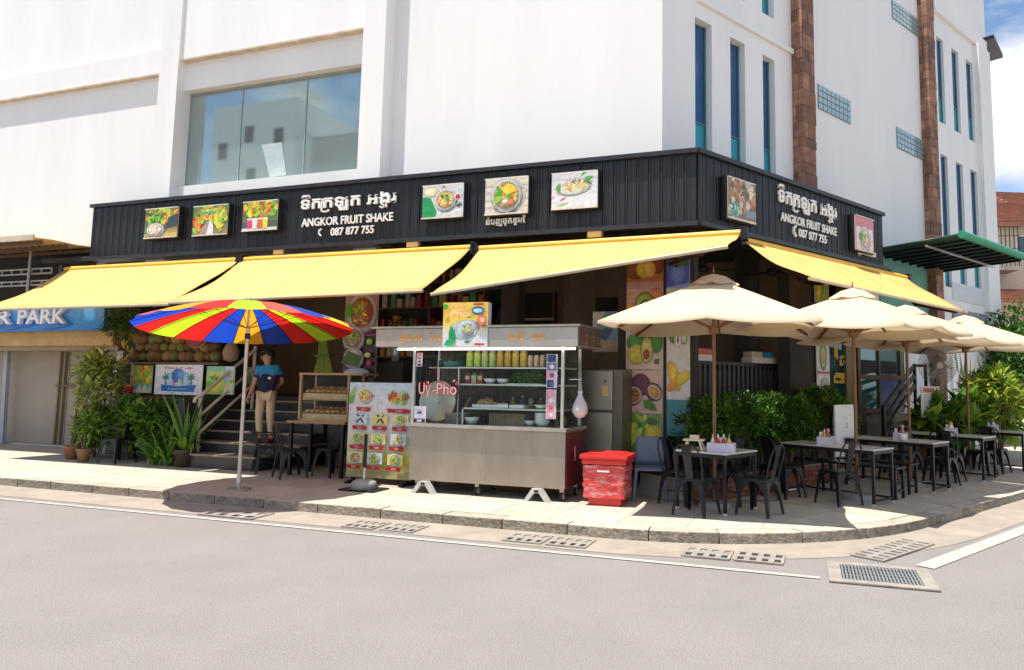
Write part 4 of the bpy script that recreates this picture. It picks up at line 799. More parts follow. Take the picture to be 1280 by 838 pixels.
# fruit counter with posters
ct = thing('fruit_counter', 'fruit shake counter with picture posters behind the potted plants', 'counter', (0, 0, 0), RA); dC_ = 10.92
zsh = PA(250, 453, dC_)[1]; zpb = PA(250, 494, dC_)[1]
MB().box(-14.1, -11.3, 11.05, 11.6, .13, zsh - .05).build('body', m_dark, ct); MB().box(-14.15, -11.25, 10.9, 11.65, zsh - .05, zsh).build('counter_top', m_wood, ct); MB().box(-14.1, -11.3, 10.9, 11.049, zpb - .1, zpb - .04).build('ledge', m_wood, ct)
MB().bar((PA(165, 470, 10.9)[0], 10.93, zpb - .04), (PA(165, 470, 10.9)[0], 10.93, zsh - .05), .07).build('post', mat('tan_post', (.5, .4, .25), .6), ct)
def poster(label, fr, x0, y0, x1, y1, dd, draw, name='poster', parent=None, grp=None, th=.012):
    pf = PA if fr == 'A' else PB; tl, bl = pf(x0, y0, dd), pf(x0, y1, dd); br = pf(x1, (y0 + y1) / 2, dd); w, h = br[0] - tl[0], tl[1] - bl[1]
    t = thing(name, label, 'poster', (A_ if fr == 'A' else B_)(tl[0], dd, bl[1]), RA if fr == 'A' else RB, grp)
    MB().box(0, w, 0, th, 0, h).build('board', mat('poster_board', (.75, .74, .72), .5), t); P = Print(-.001, lim=(.002, w - .002, .002, h - .002)); draw(P, w, h); P.build('print', t); return t
def d_shake(P, w, h):
    P.rect(0, w, 0, h, (.80, .80, .84)); P.text('ទឹកកឡុក អងរ', w * .5, h * .86, h * .1, (.45, .02, .10), w * .6, 'CENTER', .02); P.oval(w * .5, h * .45, w * .3, h * .36, (.45, .65, .82), n=20)
    P.poly([(w * .16, h * .12), (w * .84, h * .10), (w * .88, h * .34), (w * .5, h * .28), (w * .14, h * .34)], (.02, .16, .55)); P.scatter(w * .48, h * .62, w * .12, h * .16, 16, [(.05, .2, .6), (.1, .35, .7), (.25, .1, .5)], w * .06, 1)
    for x in (.24, .78):
        P.poly([(w * x, h * .3), (w * (x + .015), h * .3), (w * (x + .01), h * .58), (w * (x - .005), h * .58)], (.1, .18, .1))
        for a in (.2, 1.0, 1.9, 2.9, -.4, 3.6): P.leaf(w * x, h * .58, w * .09, h * .05, a, (.02, .35, .22))
    P.text('Angkor fruit', w * .5, h * .17, h * .09, (.7, .75, .85), w * .4, 'CENTER'); P.rect(w * .36, w * .42, h * .3, h * .5, (.7, .4, .65)); P.rect(w * .52, w * .6, h * .3, h * .5, (.6, .7, .4))
def d_fruitcol(P, w, h): P.rect(0, w, 0, h, (.3, .42, .1)); P.scatter(w * .5, h * .65, w * .45, h * .3, 40, [YEL, ORG, (.7, .6, .1), (.5, .1, .05), LGRN], w * .12, .7); P.grad(0, w, 0, h * .3, [(.7, .65, .5), (.1, .4, .45)], 3); P.poly([(w * .2, 0), (w * .35, h * .35), (w * .5, 0)], WHT); P.poly([(w * .5, 0), (w * .62, h * .38), (w * .8, 0)], (.8, .75, .5))
def d_menu2(P, w, h):
    P.grad(0, w, 0, h, [(.3, .5, .1), (.55, .68, .1), (.2, .55, .5)], 6)
    for i in range(3): P.rect(w * .08, w * .6, h * (.8 - i * .07), h * (.83 - i * .07), (.75, .75, .1))
    P.scatter(w * .3, h * .35, w * .25, h * .28, 24, [YEL, LGRN, GRN], w * .1, .7); P.rect(w * .66, w * .97, 0, h, (.5, .68, .7)); P.scatter(w * .8, h * .4, w * .14, h * .3, 18, [(.2, .6, .2), YEL, (.3, .5, .7)], w * .06, .8)
poster('yellow green fruit poster on the counter left of the white shake poster', 'A', 168, 457, 190, 491, dC_ - .03, d_fruitcol); poster('white poster with blue palm tree drawing on the fruit counter', 'A', 195, 456, 253, 493, dC_ - .03, d_shake)
poster('green price poster behind the stair handrail on the fruit counter', 'A', 259, 458, 293, 493, dC_ - .03, d_menu2); poster('second green price poster beside the person on the stairs', 'A', 296, 459, 322, 481, 11.62, d_menu2)
m_coco = [mat('coconut_brown', (.20, .10, .04), .85, var=.35, scale=14, bump=.4, rnd=.35), mat('coconut_green', (.16, .15, .04), .7, var=.3, scale=9, rnd=.3), mat('coconut_tan', (.34, .19, .07), .8, var=.3, scale=10, rnd=.25)]
co = [MB().ell((0, 0, 0), (.115, .115, .125), 10, 7).build('coconut_mesh', m_) for m_ in m_coco]
rowz = [(zsh + .12, 0), (zsh + .31, .1), (zsh + .49, .0), (zsh + .67, .12)]; k = 0
for r, (z, off) in enumerate(rowz):
    x = -13.65 + off
    while x < -11.5:
        if not (r == 3 and RN.random() < .4):
            for dd in ((11.15,) if r % 2 else (11.12, 11.36)):
                o = bpy.data.objects.new('coconut', co[RN.choice([0, 0, 1, 2])].data); COL.objects.link(o); o.location = A_(x + RN.uniform(-.02, .02), dd + RN.uniform(-.02, .02), z + RN.uniform(-.01, .01)); o.rotation_euler = (RN.uniform(0, 3), RN.uniform(0, 3), 0); s_ = RN.uniform(.85, 1.12); o.scale = (s_, s_, s_)
                tag(o, 'brown or green coconut piled on the counter under the rainbow umbrella rim', 'coconut', 'coconuts piled on the fruit counter'); k += 1
        x += .215
for c in co: bpy.data.objects.remove(c)
m_basket = mat('red_plastic', (.45, .02, .03), .5, var=.15)
bk = thing('fruit_basket', 'small red tub of yellow fruit at the left end of the counter', 'tub', A_(PA(160, 495, 10.9)[0], 10.8, zpb - .02), RA)
MB().lathe([(.001, 0), (.15, 0), (.19, .16), (.18, .16), (.14, .02), (.001, .02)], 16).build('tub', m_basket, bk)
for i in range(7): a = i * .9; MB().ell((.09 * math.cos(a) if i < 6 else 0, .09 * math.sin(a) if i < 6 else 0, .15 + (.04 if i == 6 else 0)), .055, 8, 6).build('fruit', mat('yellow_fruit', (.75, .5, .06), .5), bk)
hg = thing('hanging_basket', 'round wire basket hanging among the coconuts under the umbrella', 'basket', A_(PA(248, 425, 10.9)[0], 10.85, PA(248, 430, 10.9)[1]), RA)
MB().tube([(.26 * math.cos(t / 10 * 6.283), 0, .12 + .2 * math.sin(t / 10 * 6.283)) for t in range(11)], .012, 5, caps=False).build('rim', mat('rattan', (.45, .22, .1), .7), hg); MB().ell((0, 0, .05), (.2, .06, .12), 10, 6).build('fruit', mat('dark_red_fruit', (.25, .04, .03), .6), hg)
cl = thing('banana_bunch', 'bunch of yellow bananas hanging left of the coconuts', 'bananas', A_(PA(163, 430, 10.85)[0], 10.8, PA(163, 432, 10.85)[1]), RA)
MB().cyl((0, 0, .15), (0, 0, 1.2), .012, n=5).build('stalk', m_wood, cl)
for i in range(14): a = i * .8; z = .25 - i * .045; MB().tube([(.03 * math.cos(a), .03 * math.sin(a), z), (.09 * math.cos(a), .09 * math.sin(a), z - .03), (.11 * math.cos(a), .11 * math.sin(a), z + .06)], [.02, .026, .012], 6).build('banana', mat('banana_yellow', (.62, .42, .07), .6, rnd=.2), cl)
wh = thing('hanging_sack', 'beige cloth sack tied to the post behind the umbrella pole', 'sack', A_(PA(290, 440, 11)[0], 10.98, PA(290, 440, 11)[1]), RA)
MB().lathe([(.001, -.2), (.13, -.16), (.16, 0), (.1, .14), (.04, .18), (.06, .26), (.001, .27)], 12).build('sack', mat('burlap', (.3, .22, .13), .9, bump=.3), wh); MB().lathe([(.05, .16), (.06, .17), (.05, .19)], 10).build('tie', m_dark, wh)
# green apron hanging
ap = thing('green_apron', 'light green apron hanging in the dark doorway by the noodle poster', 'apron', A_(PA(408, 450, 11.4)[0], 11.3, PA(408, 470, 11.4)[1]), RA)
vs = []; 
for j in range(9):
    for i in range(13):
        f = j / 8; w_ = .16 + .05 * math.cos(f * 4); x = (i / 12 - .5) * 2 * w_ * (1 - .5 * max(0, f - .8) / .2); vs.append((x, .03 * math.sin(i * 1.7 + j * .5), f * .75))
mb = MB(); mb.add(vs, [(j * 13 + i, j * 13 + i + 1, (j + 1) * 13 + i + 1, (j + 1) * 13 + i) for j in range(8) for i in range(12)], None, True); mb.build('cloth', mat('apron_green', (.20, .26, .05), .85), ap); MB().box(-.18, .18, -.045, .045, .36, .40).build('sash', mat('apron_dark', (.1, .16, .03), .8), ap)

# ------------------------------------------------------------------ noodle and fruit posters on the columns
def d_noodles(P, w, h):
    P.rect(0, w, 0, h, (.05, .03, .035)); P.rect(0, w, h * .56, h, (.42, .30, .36)); P.oval(w * .45, h * .97, w * .5, h * .05, (.5, .55, .7)); bowl(P, w * .52, h * .73, w * .45, [(.30, .10, .04), ORG, YEL, (.5, .2, .08), (.2, .35, .06)], rim=(.7, .68, .68), asp=1.15); P.leaf(w * .04, h * .66, w * .45, h * .12, 1.2, GRN)
    P.rect(w * .5, w, h * .565, h * .575, (.6, .1, .25)); bowl(P, w * .3, h * .44, w * .34, [(.28, .26, .08), (.55, .3, .15), (.2, .35, .08), CRM], rim=(.62, .62, .6)); P.oval(w * .82, h * .40, w * .1, h * .035, LGRN); P.rect(w * .6, w, h * .47, h * .478, (.7, .1, .3)); bowl(P, w * .36, h * .22, w * .30, [CRM, (.6, .6, .55)], rim=(.5, .52, .5)); P.poly([(w * .0, h * .16), (w * .5, h * .12), (w * .62, h * .24), (w * .2, h * .3)], (.07, .14, .02)); P.oval(w * .8, h * .25, w * .1, h * .03, (.6, .7, .3)); P.oval(w * .85, h * .16, w * .08, h * .03, RED); P.oval(w * .5, h * .05, w * .4, h * .06, (.4, .45, .6))
poster('tall dark poster of noodle bowls on the column right of the stairs', 'A', 433, 362, 471.5, 472, 11.02, d_noodles)
def fr_panel(P, w, z0, z1, k):
    h = z1 - z0; c = lambda x, z: (x * w, z0 + z * h)
    bgc = [(.42, .16, .06), (.55, .36, .24), (.62, .48, .40), (.62, .45, .36), (.18, .30, .05)][k]; P.rect(0, w, z0, z1, bgc)
    if k == 0: P.oval(*c(.25, .6), w * .3, h * .3, BRN); P.oval(*c(.85, .75), w * .2, h * .3, (.2, .06, .03)); P.oval(*c(.47, .6), w * .22, h * .28, (.62, .5, .08), .3); P.oval(*c(.62, .6), w * .18, h * .26, (.7, .55, .15)); P.rect(0, w, z0, z0 + h * .22, (.45, .28, .3))
    if k == 1: P.oval(*c(.8, .75), w * .25, h * .3, (.6, .22, .1)); P.oval(*c(.12, .4), w * .2, h * .25, (.7, .35, .06)); P.oval(*c(.53, .55), w * .3, h * .4, (.22, .2, .06), .2, 18); P.oval(*c(.53, .55), w * .26, h * .35, (.32, .5, .05), .2, 18); P.oval(*c(.53, .53), w * .15, h * .2, (.08, .09, .03), .2); P.oval(*c(.53, .53), w * .1, h * .15, (.6, .62, .4), .2); P.oval(*c(.2, .12), w * .16, h * .14, LGRN)
    if k == 2: P.oval(*c(.36, .78), w * .24, h * .2, (.05, .2, .03)); P.oval(*c(.28, .62), w * .26, h * .24, (.06, .24, .03)); P.oval(*c(.84, .62), w * .17, h * .26, (.07, .26, .03)); P.oval(*c(.3, .34), w * .26, h * .24, (.55, .5, .05)); P.oval(*c(.58, .46), w * .18, h * .34, (.14, .3, .03)); P.oval(*c(.58, .44), w * .155, h * .31, (.62, .58, .12)); P.oval(*c(.57, .34), w * .09, h * .12, (.35, .03, .02)); P.leaf(*c(.78, .12), w * .2, h * .12, .8, DGRN)
    if k == 3: P.oval(*c(.42, .66), w * .28, h * .27, (.13, .03, .07), n=18); P.oval(*c(.2, .42), w * .27, h * .25, (.12, .03, .06), n=18); P.oval(*c(.22, .42), w * .24, h * .21, (.68, .55, .5), n=18); P.oval(*c(.22, .42), w * .19, h * .17, (.40, .18, .05)); P.scatter(*c(.22, .42), w * .14, h * .12, 18, [(.2, .09, .03), (.55, .3, .08)], w * .05, .6); P.oval(*c(.78, .5), w * .26, h * .2, (.13, .03, .07), -.9, 18); P.oval(*c(.8, .5), w * .22, h * .14, (.68, .55, .45), -.9, 18); P.oval(*c(.8, .5), w * .17, h * .1, (.5, .25, .04), -.9); P.leaf(*c(.5, .3), w * .45, h * .22, -.6, (.05, .2, .02))
    if k == 4: P.scatter(*c(.4, .5), w * .45, h * .42, 30, [LGRN, (.5, .62, .06), GRN, (.7, .72, .1)], w * .18, .4); P.oval(*c(.78, .5), w * .24, h * .26, (.7, .55, .04), .2); P.poly([c(.1, .8), c(.3, .6), c(.5, .7), c(.45, .35), c(.2, .3)], (.62, .66, .08)); P.leaf(*c(.55, .85), w * .4, h * .2, -.1, DGRN)
def d_strip1(P, w, h):
    zs = [0, .20, .42, .645, .83, 1]
    for k in range(5): fr_panel(P, w, h * zs[4 - k] + .008, h * zs[5 - k] - .008, k)
def d_strip2(P, w, h):
    P.rect(0, w, 0, h * .2, (.03, .25, .30)); P.rect(0, w, h * .205, h * .43, (.66, .66, .64)); P.oval(w * .32, h * .33, w * .25, h * .09, (.75, .5, .04), .3); P.oval(w * .35, h * .29, w * .2, h * .06, (.75, .3, .03), -.7); P.oval(w * .7, h * .32, w * .24, h * .055, (.7, .52, .03), -.9)
    P.rect(0, w, h * .435, h * .66, (.68, .66, .62)); P.oval(w * .4, h * .59, w * .32, h * .06, (.2, .45, .04)); P.oval(w * .3, h * .56, w * .22, h * .05, (.12, .35, .03)); P.oval(w * .5, h * .53, w * .16, h * .045, (.78, .8, .7)); P.oval(w * .76, h * .545, w * .14, h * .042, (.3, .5, .1)); P.oval(w * .76, h * .545, w * .1, h * .032, (.75, .8, .68)); P.oval(w * .5, h * .53, w * .05, h * .02, (.2, .2, .18))
    P.rect(0, w, h * .665, h * .82, (.6, .62, .66)); P.rect(0, w, h * .825, h, (.05, .12, .6)); P.oval(w * .5, h * .9, w * .35, h * .06, (.12, .25, .75)); P.scatter(w * .5, h * .97, w * .4, h * .03, 14, [(.02, .03, .03), DGRN, (.03, .05, .2)], w * .15, .5); P.poly([(0, h * .825), (w, h * .825), (w, h * .85)], (.25, .35, .8))
poster('tall column of fruit pictures: mango, kiwi, avocado, passion fruit, starfruit', 'A', 784, 322, 829, 567, 10.98, d_strip1, 'fruit_poster', th=.03)
poster('narrow column of fruit pictures, guava and papaya on white, right of the tall fruit column', 'A', 833.5, 322, 862.5, 545, 10.98, d_strip2, 'fruit_poster', th=.03)
for px, w_ in ((779, .16), (831.3, .07), (865.5, .09)): a = PA(px, 450, 11.02); MB().box(a[0] - w_ / 2, a[0] + w_ / 2, 10.99, 11.3, .13, zS).build('column_post', m_dark, bld)
def d_dragon(P, w, h): P.rect(0, w, 0, h, (.08, .05, .12)); P.scatter(w * .5, h * .5, w * .45, h * .45, 20, [(.3, .2, .4), (.15, .1, .2)], w * .16, .7); P.oval(w * .5, h * .48, w * .33, h * .36, (.30, .03, .12), n=18); P.oval(w * .5, h * .48, w * .24, h * .26, (.14, .03, .09)); P.oval(w * .5, h * .48, w * .08, h * .16, (.3, .26, .32))
def d_leafy(P, w, h): P.rect(0, w, 0, h, (.02, .03, .07)); P.scatter(w * .4, h * .85, w * .4, h * .14, 26, [DGRN, GRN, (.05, .3, .1)], w * .12, .5); P.poly([(w * .4, 0), (w, 0), (w, h * .3), (w * .6, h * .5)], (.2, .24, .32)); P.oval(w * .8, h * .5, w * .15, h * .2, (.03, .04, .2))
poster('dark dragon fruit poster on the restaurant back wall', 'A', 704, 372, 732, 404, 14.5, d_dragon); poster('dark leafy poster behind the yellow picture box', 'A', 606, 366, 638, 404, 14.5, d_leafy)
def d_sea(P, w, h): P.rect(0, w, 0, h, (.25, .42, .52)); P.poly([(0, h * .5), (w * .45, h), (0, h)], (.7, .72, .75)); P.leaf(w * .2, h * .35, w * .6, h * .3, .5, (.05, .14, .22)); P.rect(0, w, 0, h * .25, (.55, .45, .35)); P.scatter(w * .5, h * .15, w * .4, h * .1, 14, [(.6, .4, .2), (.7, .7, .6)], w * .1, .5)
poster('pale blue poster on the wall beside the fridge, left of the fruit column', 'A', 741, 390, 776, 440, 11.5, d_sea); poster('small blue sign hanging under the first cream parasol', 'B', 921, 400, 938, 409, 8.2, d_sea)
def d_lime(P, w, h): P.rect(0, w, 0, h, (.66, .66, .68)); P.rect(0, w * .4, h * .95, h * .98, (.5, .05, .1)); P.oval(w * .5, h * .66, w * .28, h * .22, (.10, .32, .04), n=18); P.oval(w * .5, h * .66, w * .2, h * .17, (.5, .62, .3), n=18); P.oval(w * .5, h * .64, w * .1, h * .09, (.6, .3, .15)); P.rect(0, w, h * .40, h * .43, (.35, .03, .06)); P.oval(w * .6, h * .18, w * .34, h * .16, (.45, .5, .42)); P.oval(w * .6, h * .17, w * .24, h * .1, (.5, .35, .2))
poster('white fruit poster column with green avocado behind the hedge end', 'B', 1020, 418, 1037, 500, 7.0, d_lime); poster('green fruit poster under the right street awning', 'B', 1018, 352, 1036, 378, 7.0, lambda P, w, h: (P.rect(0, w, 0, h, (.3, .42, .2)), P.leaf(w * .1, h * .1, w * .9, h * .5, .8, (.12, .4, .04)), P.leaf(w * .2, h * .1, w * .7, h * .3, 1.3, YEL)))
a = PB(1002, 450, 7.1); MB().box(a[0] - .45, a[0] + .38, 7.05, 7.3, FL - .02, zS).build('dark_column', m_dark, bld, xf=BA)
# dark fence round the raised floor
fe = thing('deck_fence', 'dark slatted fence rail along the raised floor above the hedge', 'fence', (0, 0, 0), RB)
za, s_a, s_b = PB(920, 453, 7.45)[1], PB(868, 453, 7.45)[0], PB(998, 460, 7.45)[0]
MB().box(s_a, s_b, 7.42, 7.48, za - .06, za).build('top_rail', m_blackm, fe); MB().box(s_a, s_b, 7.43, 7.47, FL + .05, FL + .1).build('bottom_rail', m_blackm, fe)
x = s_a; bl0 = None
while x < s_b:
    if bl0 is None: bl0 = MB().box(-.035, .035, -.012, .012, FL, za - .06).build('slat', mat('dark_slat', (.03, .03, .035), .5), fe, loc=(x, 7.45, 0))
    else: part('slat', bl0, fe, (x, 7.45, 0))
    x += .13
for px, py, c, lb in ((880, 448, (.5, .12, .1), 'red and white napkin box on the fence rail beside the parasol pole'), (945, 450, (.5, .42, .3), 'pale menu stack on the fence rail'), (958, 452, (.03, .22, .32), 'blue plastic tub on the fence rail')):
    q = PB(px, py, 7.5); t = thing('shelf_item', lb, 'box', B_(q[0], 7.55, za + .001), RB); MB().box(-.22, .22, -.12, .1, 0, .10).build('lower_box', mat('it' + lb[:6], (.6, .55, .5), .6), t); MB().box(-.2, .2, -.1, .08, .101, .2).build('upper_box', mat('iu' + lb[:6], c, .6), t)
MB().box(s_a - .3, s_b, 7.5, 7.9, za - .12, za - .002).build('wide_shelf', m_dark, bld, xf=BA)

# ------------------------------------------------------------------ foliage
m_leaf = print_mat('leaf', .45, .2, 30, .35)
def leaf(mb, p, d, L, w, col, fold=.25):
    d = d.normalized(); sd = d.cross(Vector((0, 0, 1)));
    if sd.length < .05: sd = Vector((1, 0, 0))
    sd = sd.normalized() * (w / 2); upv = sd.cross(d).normalized() * (w * fold)
    mid = p + d * (L * .45); mb.add([p, mid + sd + upv, p + d * L, mid - sd + upv, mid], [(0, 4, 1), (1, 4, 2), (0, 3, 4), (4, 3, 2)], col)
def crown(c, r, n, L, w, pal, shell=.55, drop=.0, jit=.25, flat=.0, clumps=0, boxy=0):
    mb = MB(); c = Vector(c); cls = []
    for i in range(clumps or 1):
        th, ph = RN.uniform(0, 6.283), RN.uniform(-.5, 1.2); cls.append((c + Vector((r[0] * .62 * math.cos(th) * math.cos(ph), r[1] * .62 * math.sin(th) * math.cos(ph), r[2] * .62 * math.sin(ph))) if clumps else c, .46 if clumps else 1.0, RN.uniform(.8, 1.2)))
    if clumps: cls.append((c, .7, .9))
    for i in range(n):
        cc, k, br = RN.choice(cls); th = RN.uniform(0, 6.283); z = RN.uniform(-1, 1); q = math.sqrt(1 - z * z); rr = RN.uniform(shell, 1.0) ** .6 * (1 + RN.uniform(-jit, jit) * .5)
        nrm = Vector((q * math.cos(th), q * math.sin(th), z))
        if boxy: nrm = Vector([math.copysign(abs(x) ** boxy, x) for x in nrm])
        p = cc + Vector((nrm.x * r[0], nrm.y * r[1], nrm.z * r[2])) * (rr * k)
        d = nrm * .8 + Vector((RN.uniform(-1, 1), RN.uniform(-1, 1), RN.uniform(-.7, .9) - drop)); col = RN.choice(pal); f = RN.uniform(.7, 1.25) * br
        leaf(mb, p, d, L * RN.uniform(.65, 1.25), w * RN.uniform(.7, 1.2), tuple(x * f for x in col))
    return mb
HED = [(.05, .14, .02), (.07, .18, .024), (.03, .09, .014), (.12, .25, .035)]
YG = [(.34, .40, .035), (.42, .46, .05), (.22, .32, .03), (.10, .2, .02)]
BRT = [(.18, .32, .035), (.12, .26, .03), (.27, .40, .05), (.07, .17, .022)]
m_bark = mat('bark', (.16, .11, .07), .9, var=.3, scale=12, bump=.5)
def bush(name, label, loc, r, n, L, w, pal, z0, group=None, clumps=9, cat='bush', boxy=0):
    t = thing(name, label, cat, loc, RN.uniform(0, 6), group); crown((0, 0, z0 + r[2]), r, n, L, w, pal, clumps=clumps, boxy=boxy).build('crown', m_leaf, t)
    mb = MB()
    for i in range(5): a = i * 1.26; mb.tube([(.04 * math.cos(a), .04 * math.sin(a), 0), (r[0] * .25 * math.cos(a), r[1] * .25 * math.sin(a), z0 + r[2] * .5), (r[0] * .6 * math.cos(a), r[1] * .6 * math.sin(a), z0 + r[2] * 1.3)], [.022, .016, .006], 5)
    mb.build('stems', m_bark, t); return t
# brick planter with hedge in front of the right raised floor
m_brick = mat('red_brick', (.22, .08, .05), .85, var=.25, scale=9, bump=.4, rnd=.25, dirt=.2)
pl = thing('brick_planter', 'low red brick planter under the hedge behind the tables', 'planter', (0, 0, 0), RB); ps0, ps1 = PB(868, 560, 6.3)[0], PB(1052, 560, 6.3)[0]
MB().box(ps0, ps1, 6.33, 7.3, .129, .44).build('body', m_conc, pl); MB().box(ps0 + .03, ps1 - .03, 6.4, 7.3, .44, .46).build('soil', mat('soil', (.06, .04, .025), .95), pl)
bk0 = MB().box(0, .215, 0, .026, 0, .066).build('brick', m_brick, pl, loc=(ps0, 6.3, .135)); n = 0
for r in range(4):
    x = ps0 - (.11 if r % 2 else 0)
    while x < ps1 - .1:
        if not (r == 0 and n == 0) and x >= ps0 - .12: part('brick', bk0, pl, (max(x, ps0), 6.3 - RN.uniform(0, .006), .135 + r * .076), scale=((.5 if x < ps0 else 1), 1, 1))
        n += 1; x += .226
for i, px in enumerate((884, 914, 946, 980, 1012, 1034)):
    s_ = PB(px, 510, 6.75)[0]; hgt = [.40, .44, .47, .50, .52, .38][i]
    bush('hedge_bush', 'dense dark green hedge bush, %s of six along the brick planter' % ('first (leftmost)', 'second', 'third', 'fourth', 'fifth', 'sixth (rightmost)')[i], B_(s_, 6.68, .46), (.50, .44, hgt + .12), 3200, .085, .042, HED + BRT[:1] if i in (0, 3) else (HED if i < 4 else HED + BRT[:3]), .02, 'hedge bushes in the brick planter', 7, 'bush', .55)
# strap leaved plants
def strap_mesh(L, w, droop, col):
    mb = MB(); vs = []; N = 6
    for i in range(N + 1):
        f = i / N; x = L * f * (1 - .25 * droop * f); z = L * (.9 * f - droop * f * f); ww = w * math.sin(math.pi * min(1, .12 + .88 * f) ** .8) * .5 + .002; vs += [(x * .55, -ww, z), (x * .55, 0, z - ww * .35), (x * .55, ww, z)]
    fs = []
    for i in range(N): a = i * 3; fs += [(a, a + 3, a + 4, a + 1), (a + 1, a + 4, a + 5, a + 2)]
    mb.add(vs, fs, col, True); return mb
straps = []
for i, (L, w, dr, c) in enumerate(((.95, .05, .35, (.10, .24, .03)), (.8, .055, .6, (.16, .32, .04)), (1.05, .045, .2, (.07, .18, .025)), (.7, .05, .8, (.25, .38, .05)))):
    o = strap_mesh(L, w, dr, c).build('leaf_mesh', m_leaf); straps.append(o)
def strap_plant(label, loc, n, sc, pot=None, group=None, z=0):
    t = thing('strap_leaf_plant', label, 'plant', loc, RN.uniform(0, 6), group)
    if pot: MB().lathe([(.001, 0), (pot * .72, 0), (pot, .26), (pot * 1.08, .27), (pot * 1.08, .31), (pot * .9, .31), (pot * .86, .25), (.001, .25)], 16).build('pot', mat('dark_pot', (.06, .04, .03), .7), t)
    for i in range(n): s_ = sc * RN.uniform(.7, 1.15); part('leaf', RN.choice(straps), t, (RN.uniform(-.05, .05), RN.uniform(-.05, .05), (.24 if pot else 0) + z), (RN.uniform(-.15, .15), RN.uniform(-.55, .25), i * 2.4 + RN.uniform(-.3, .3)), (s_, s_, s_))
    return t
def pot_plant(label, loc, r, potc, crown_r, n, L, w, pal, z0, height, name='potted_plant', lean=(0, 0)):
    t = thing(name, label, 'plant', loc, 0); MB().lathe([(.001, 0), (r * .7, 0), (r, .20), (r * 1.12, .21), (r * 1.12, .25), (r * .92, .25), (r * .88, .20), (.001, .20)], 18).build('pot', mat('pot%.2f' % potc[0], potc, .8, var=.25, scale=6, dirt=.4), t)
    crown((lean[0], lean[1], z0 + crown_r[2]), crown_r, n, L, w, pal, clumps=12, shell=.2).build('crown', m_leaf, t); mb = MB()
    for i in range(6): a = i * 1.05; mb.tube([(.03 * math.cos(a), .03 * math.sin(a), .28), (lean[0] * .5 + .14 * math.cos(a), lean[1] * .5 + .14 * math.sin(a), .28 + height * .45), (lean[0] + .3 * math.cos(a), lean[1] + .3 * math.sin(a), .28 + height * RN.uniform(.7, .95))], [.018, .012, .004], 5)
    mb.build('stems', m_bark, t); return t
p = G(89, 574); pot_plant('tall pale green shrub in a terracotta pot at the left end of the plants', (p.x, p.y, .128), .13, (.36, .17, .085), (.55, .45, .78), 1150, .16, .075, [(.42, .46, .08), (.32, .38, .06), (.48, .50, .14), (.16, .24, .04)], .55, 1.8, lean=(.28, .15))
p = G(104, 577.5); pot_plant('small leafy plant in a brown pot beside the terracotta pot', (p.x, p.y, .128), .12, (.24, .15, .07), (.30, .28, .36), 320, .15, .065, BRT, .22, .8)
for i, (px, py, sc, n, lb) in enumerate(((196, 571, .85, 22, 'strap leaved plant between the armchair and the stairs'), (212, 574, .95, 34, 'bright drooping strap leaved plant beside the first stair'), (232, 575, 1.15, 36, 'tall spiky plant in a dark pot against the stair rail'))):
    p = A_(PA(px, 560, 10.05)[0], 10.05); strap_plant(lb, (p.x, p.y, .128), int(n * 1.6), sc * 1.05, .17 if i == 2 else None, 'strap leaved plants by the stairs')
for px, py, r, lb, pal in ((122, 566, (.5, .35, .5), 'bushy green plant behind the terracotta pots', BRT), (165, 563, (.55, .4, .6), 'broad green bush behind the black armchair', BRT), (200, 563, (.6, .4, .62), 'green bush under the shake poster', BRT + HED[:2]), (233, 560, (.45, .35, .6), 'dark bush below the green price poster', HED)):
    p = A_(PA(px, 540, 10.55)[0], 10.55); bush('leafy_bush', lb, (p.x, p.y, .128), (r[0], r[1], r[2] * .92), 1300, .17, .08, pal, .08, 'bushes in front of the fruit counter', 7)
a = toA(G(162, 430, 2.6)); 
t = thing('hanging_fern', 'dark green creeper hanging at the awning left of the bananas', 'plant', A_(PA(150, 405, 10.7)[0], 10.7, PA(150, 428, 10.7)[1]), RA); crown((0, 0, .35), (.42, .25, .42), 420, .13, .05, HED, clumps=6).build('foliage', m_leaf, t); MB().tube([(0, 0, .3), (.05, 0, .9), (.0, 0, 1.3)], .012, 5).build('vine', m_bark, t)
p = G(838, 607); strap_plant('dark strap leaved clump right of the blue plastic chair', (p.x, p.y + 1.2, .128), 30, 1.05, .2)
p = G(868, 604); strap_plant('strap leaved clump below the narrow fruit posters', (p.x + .1, p.y + 1.1, .128), 26, 1.0, .2)
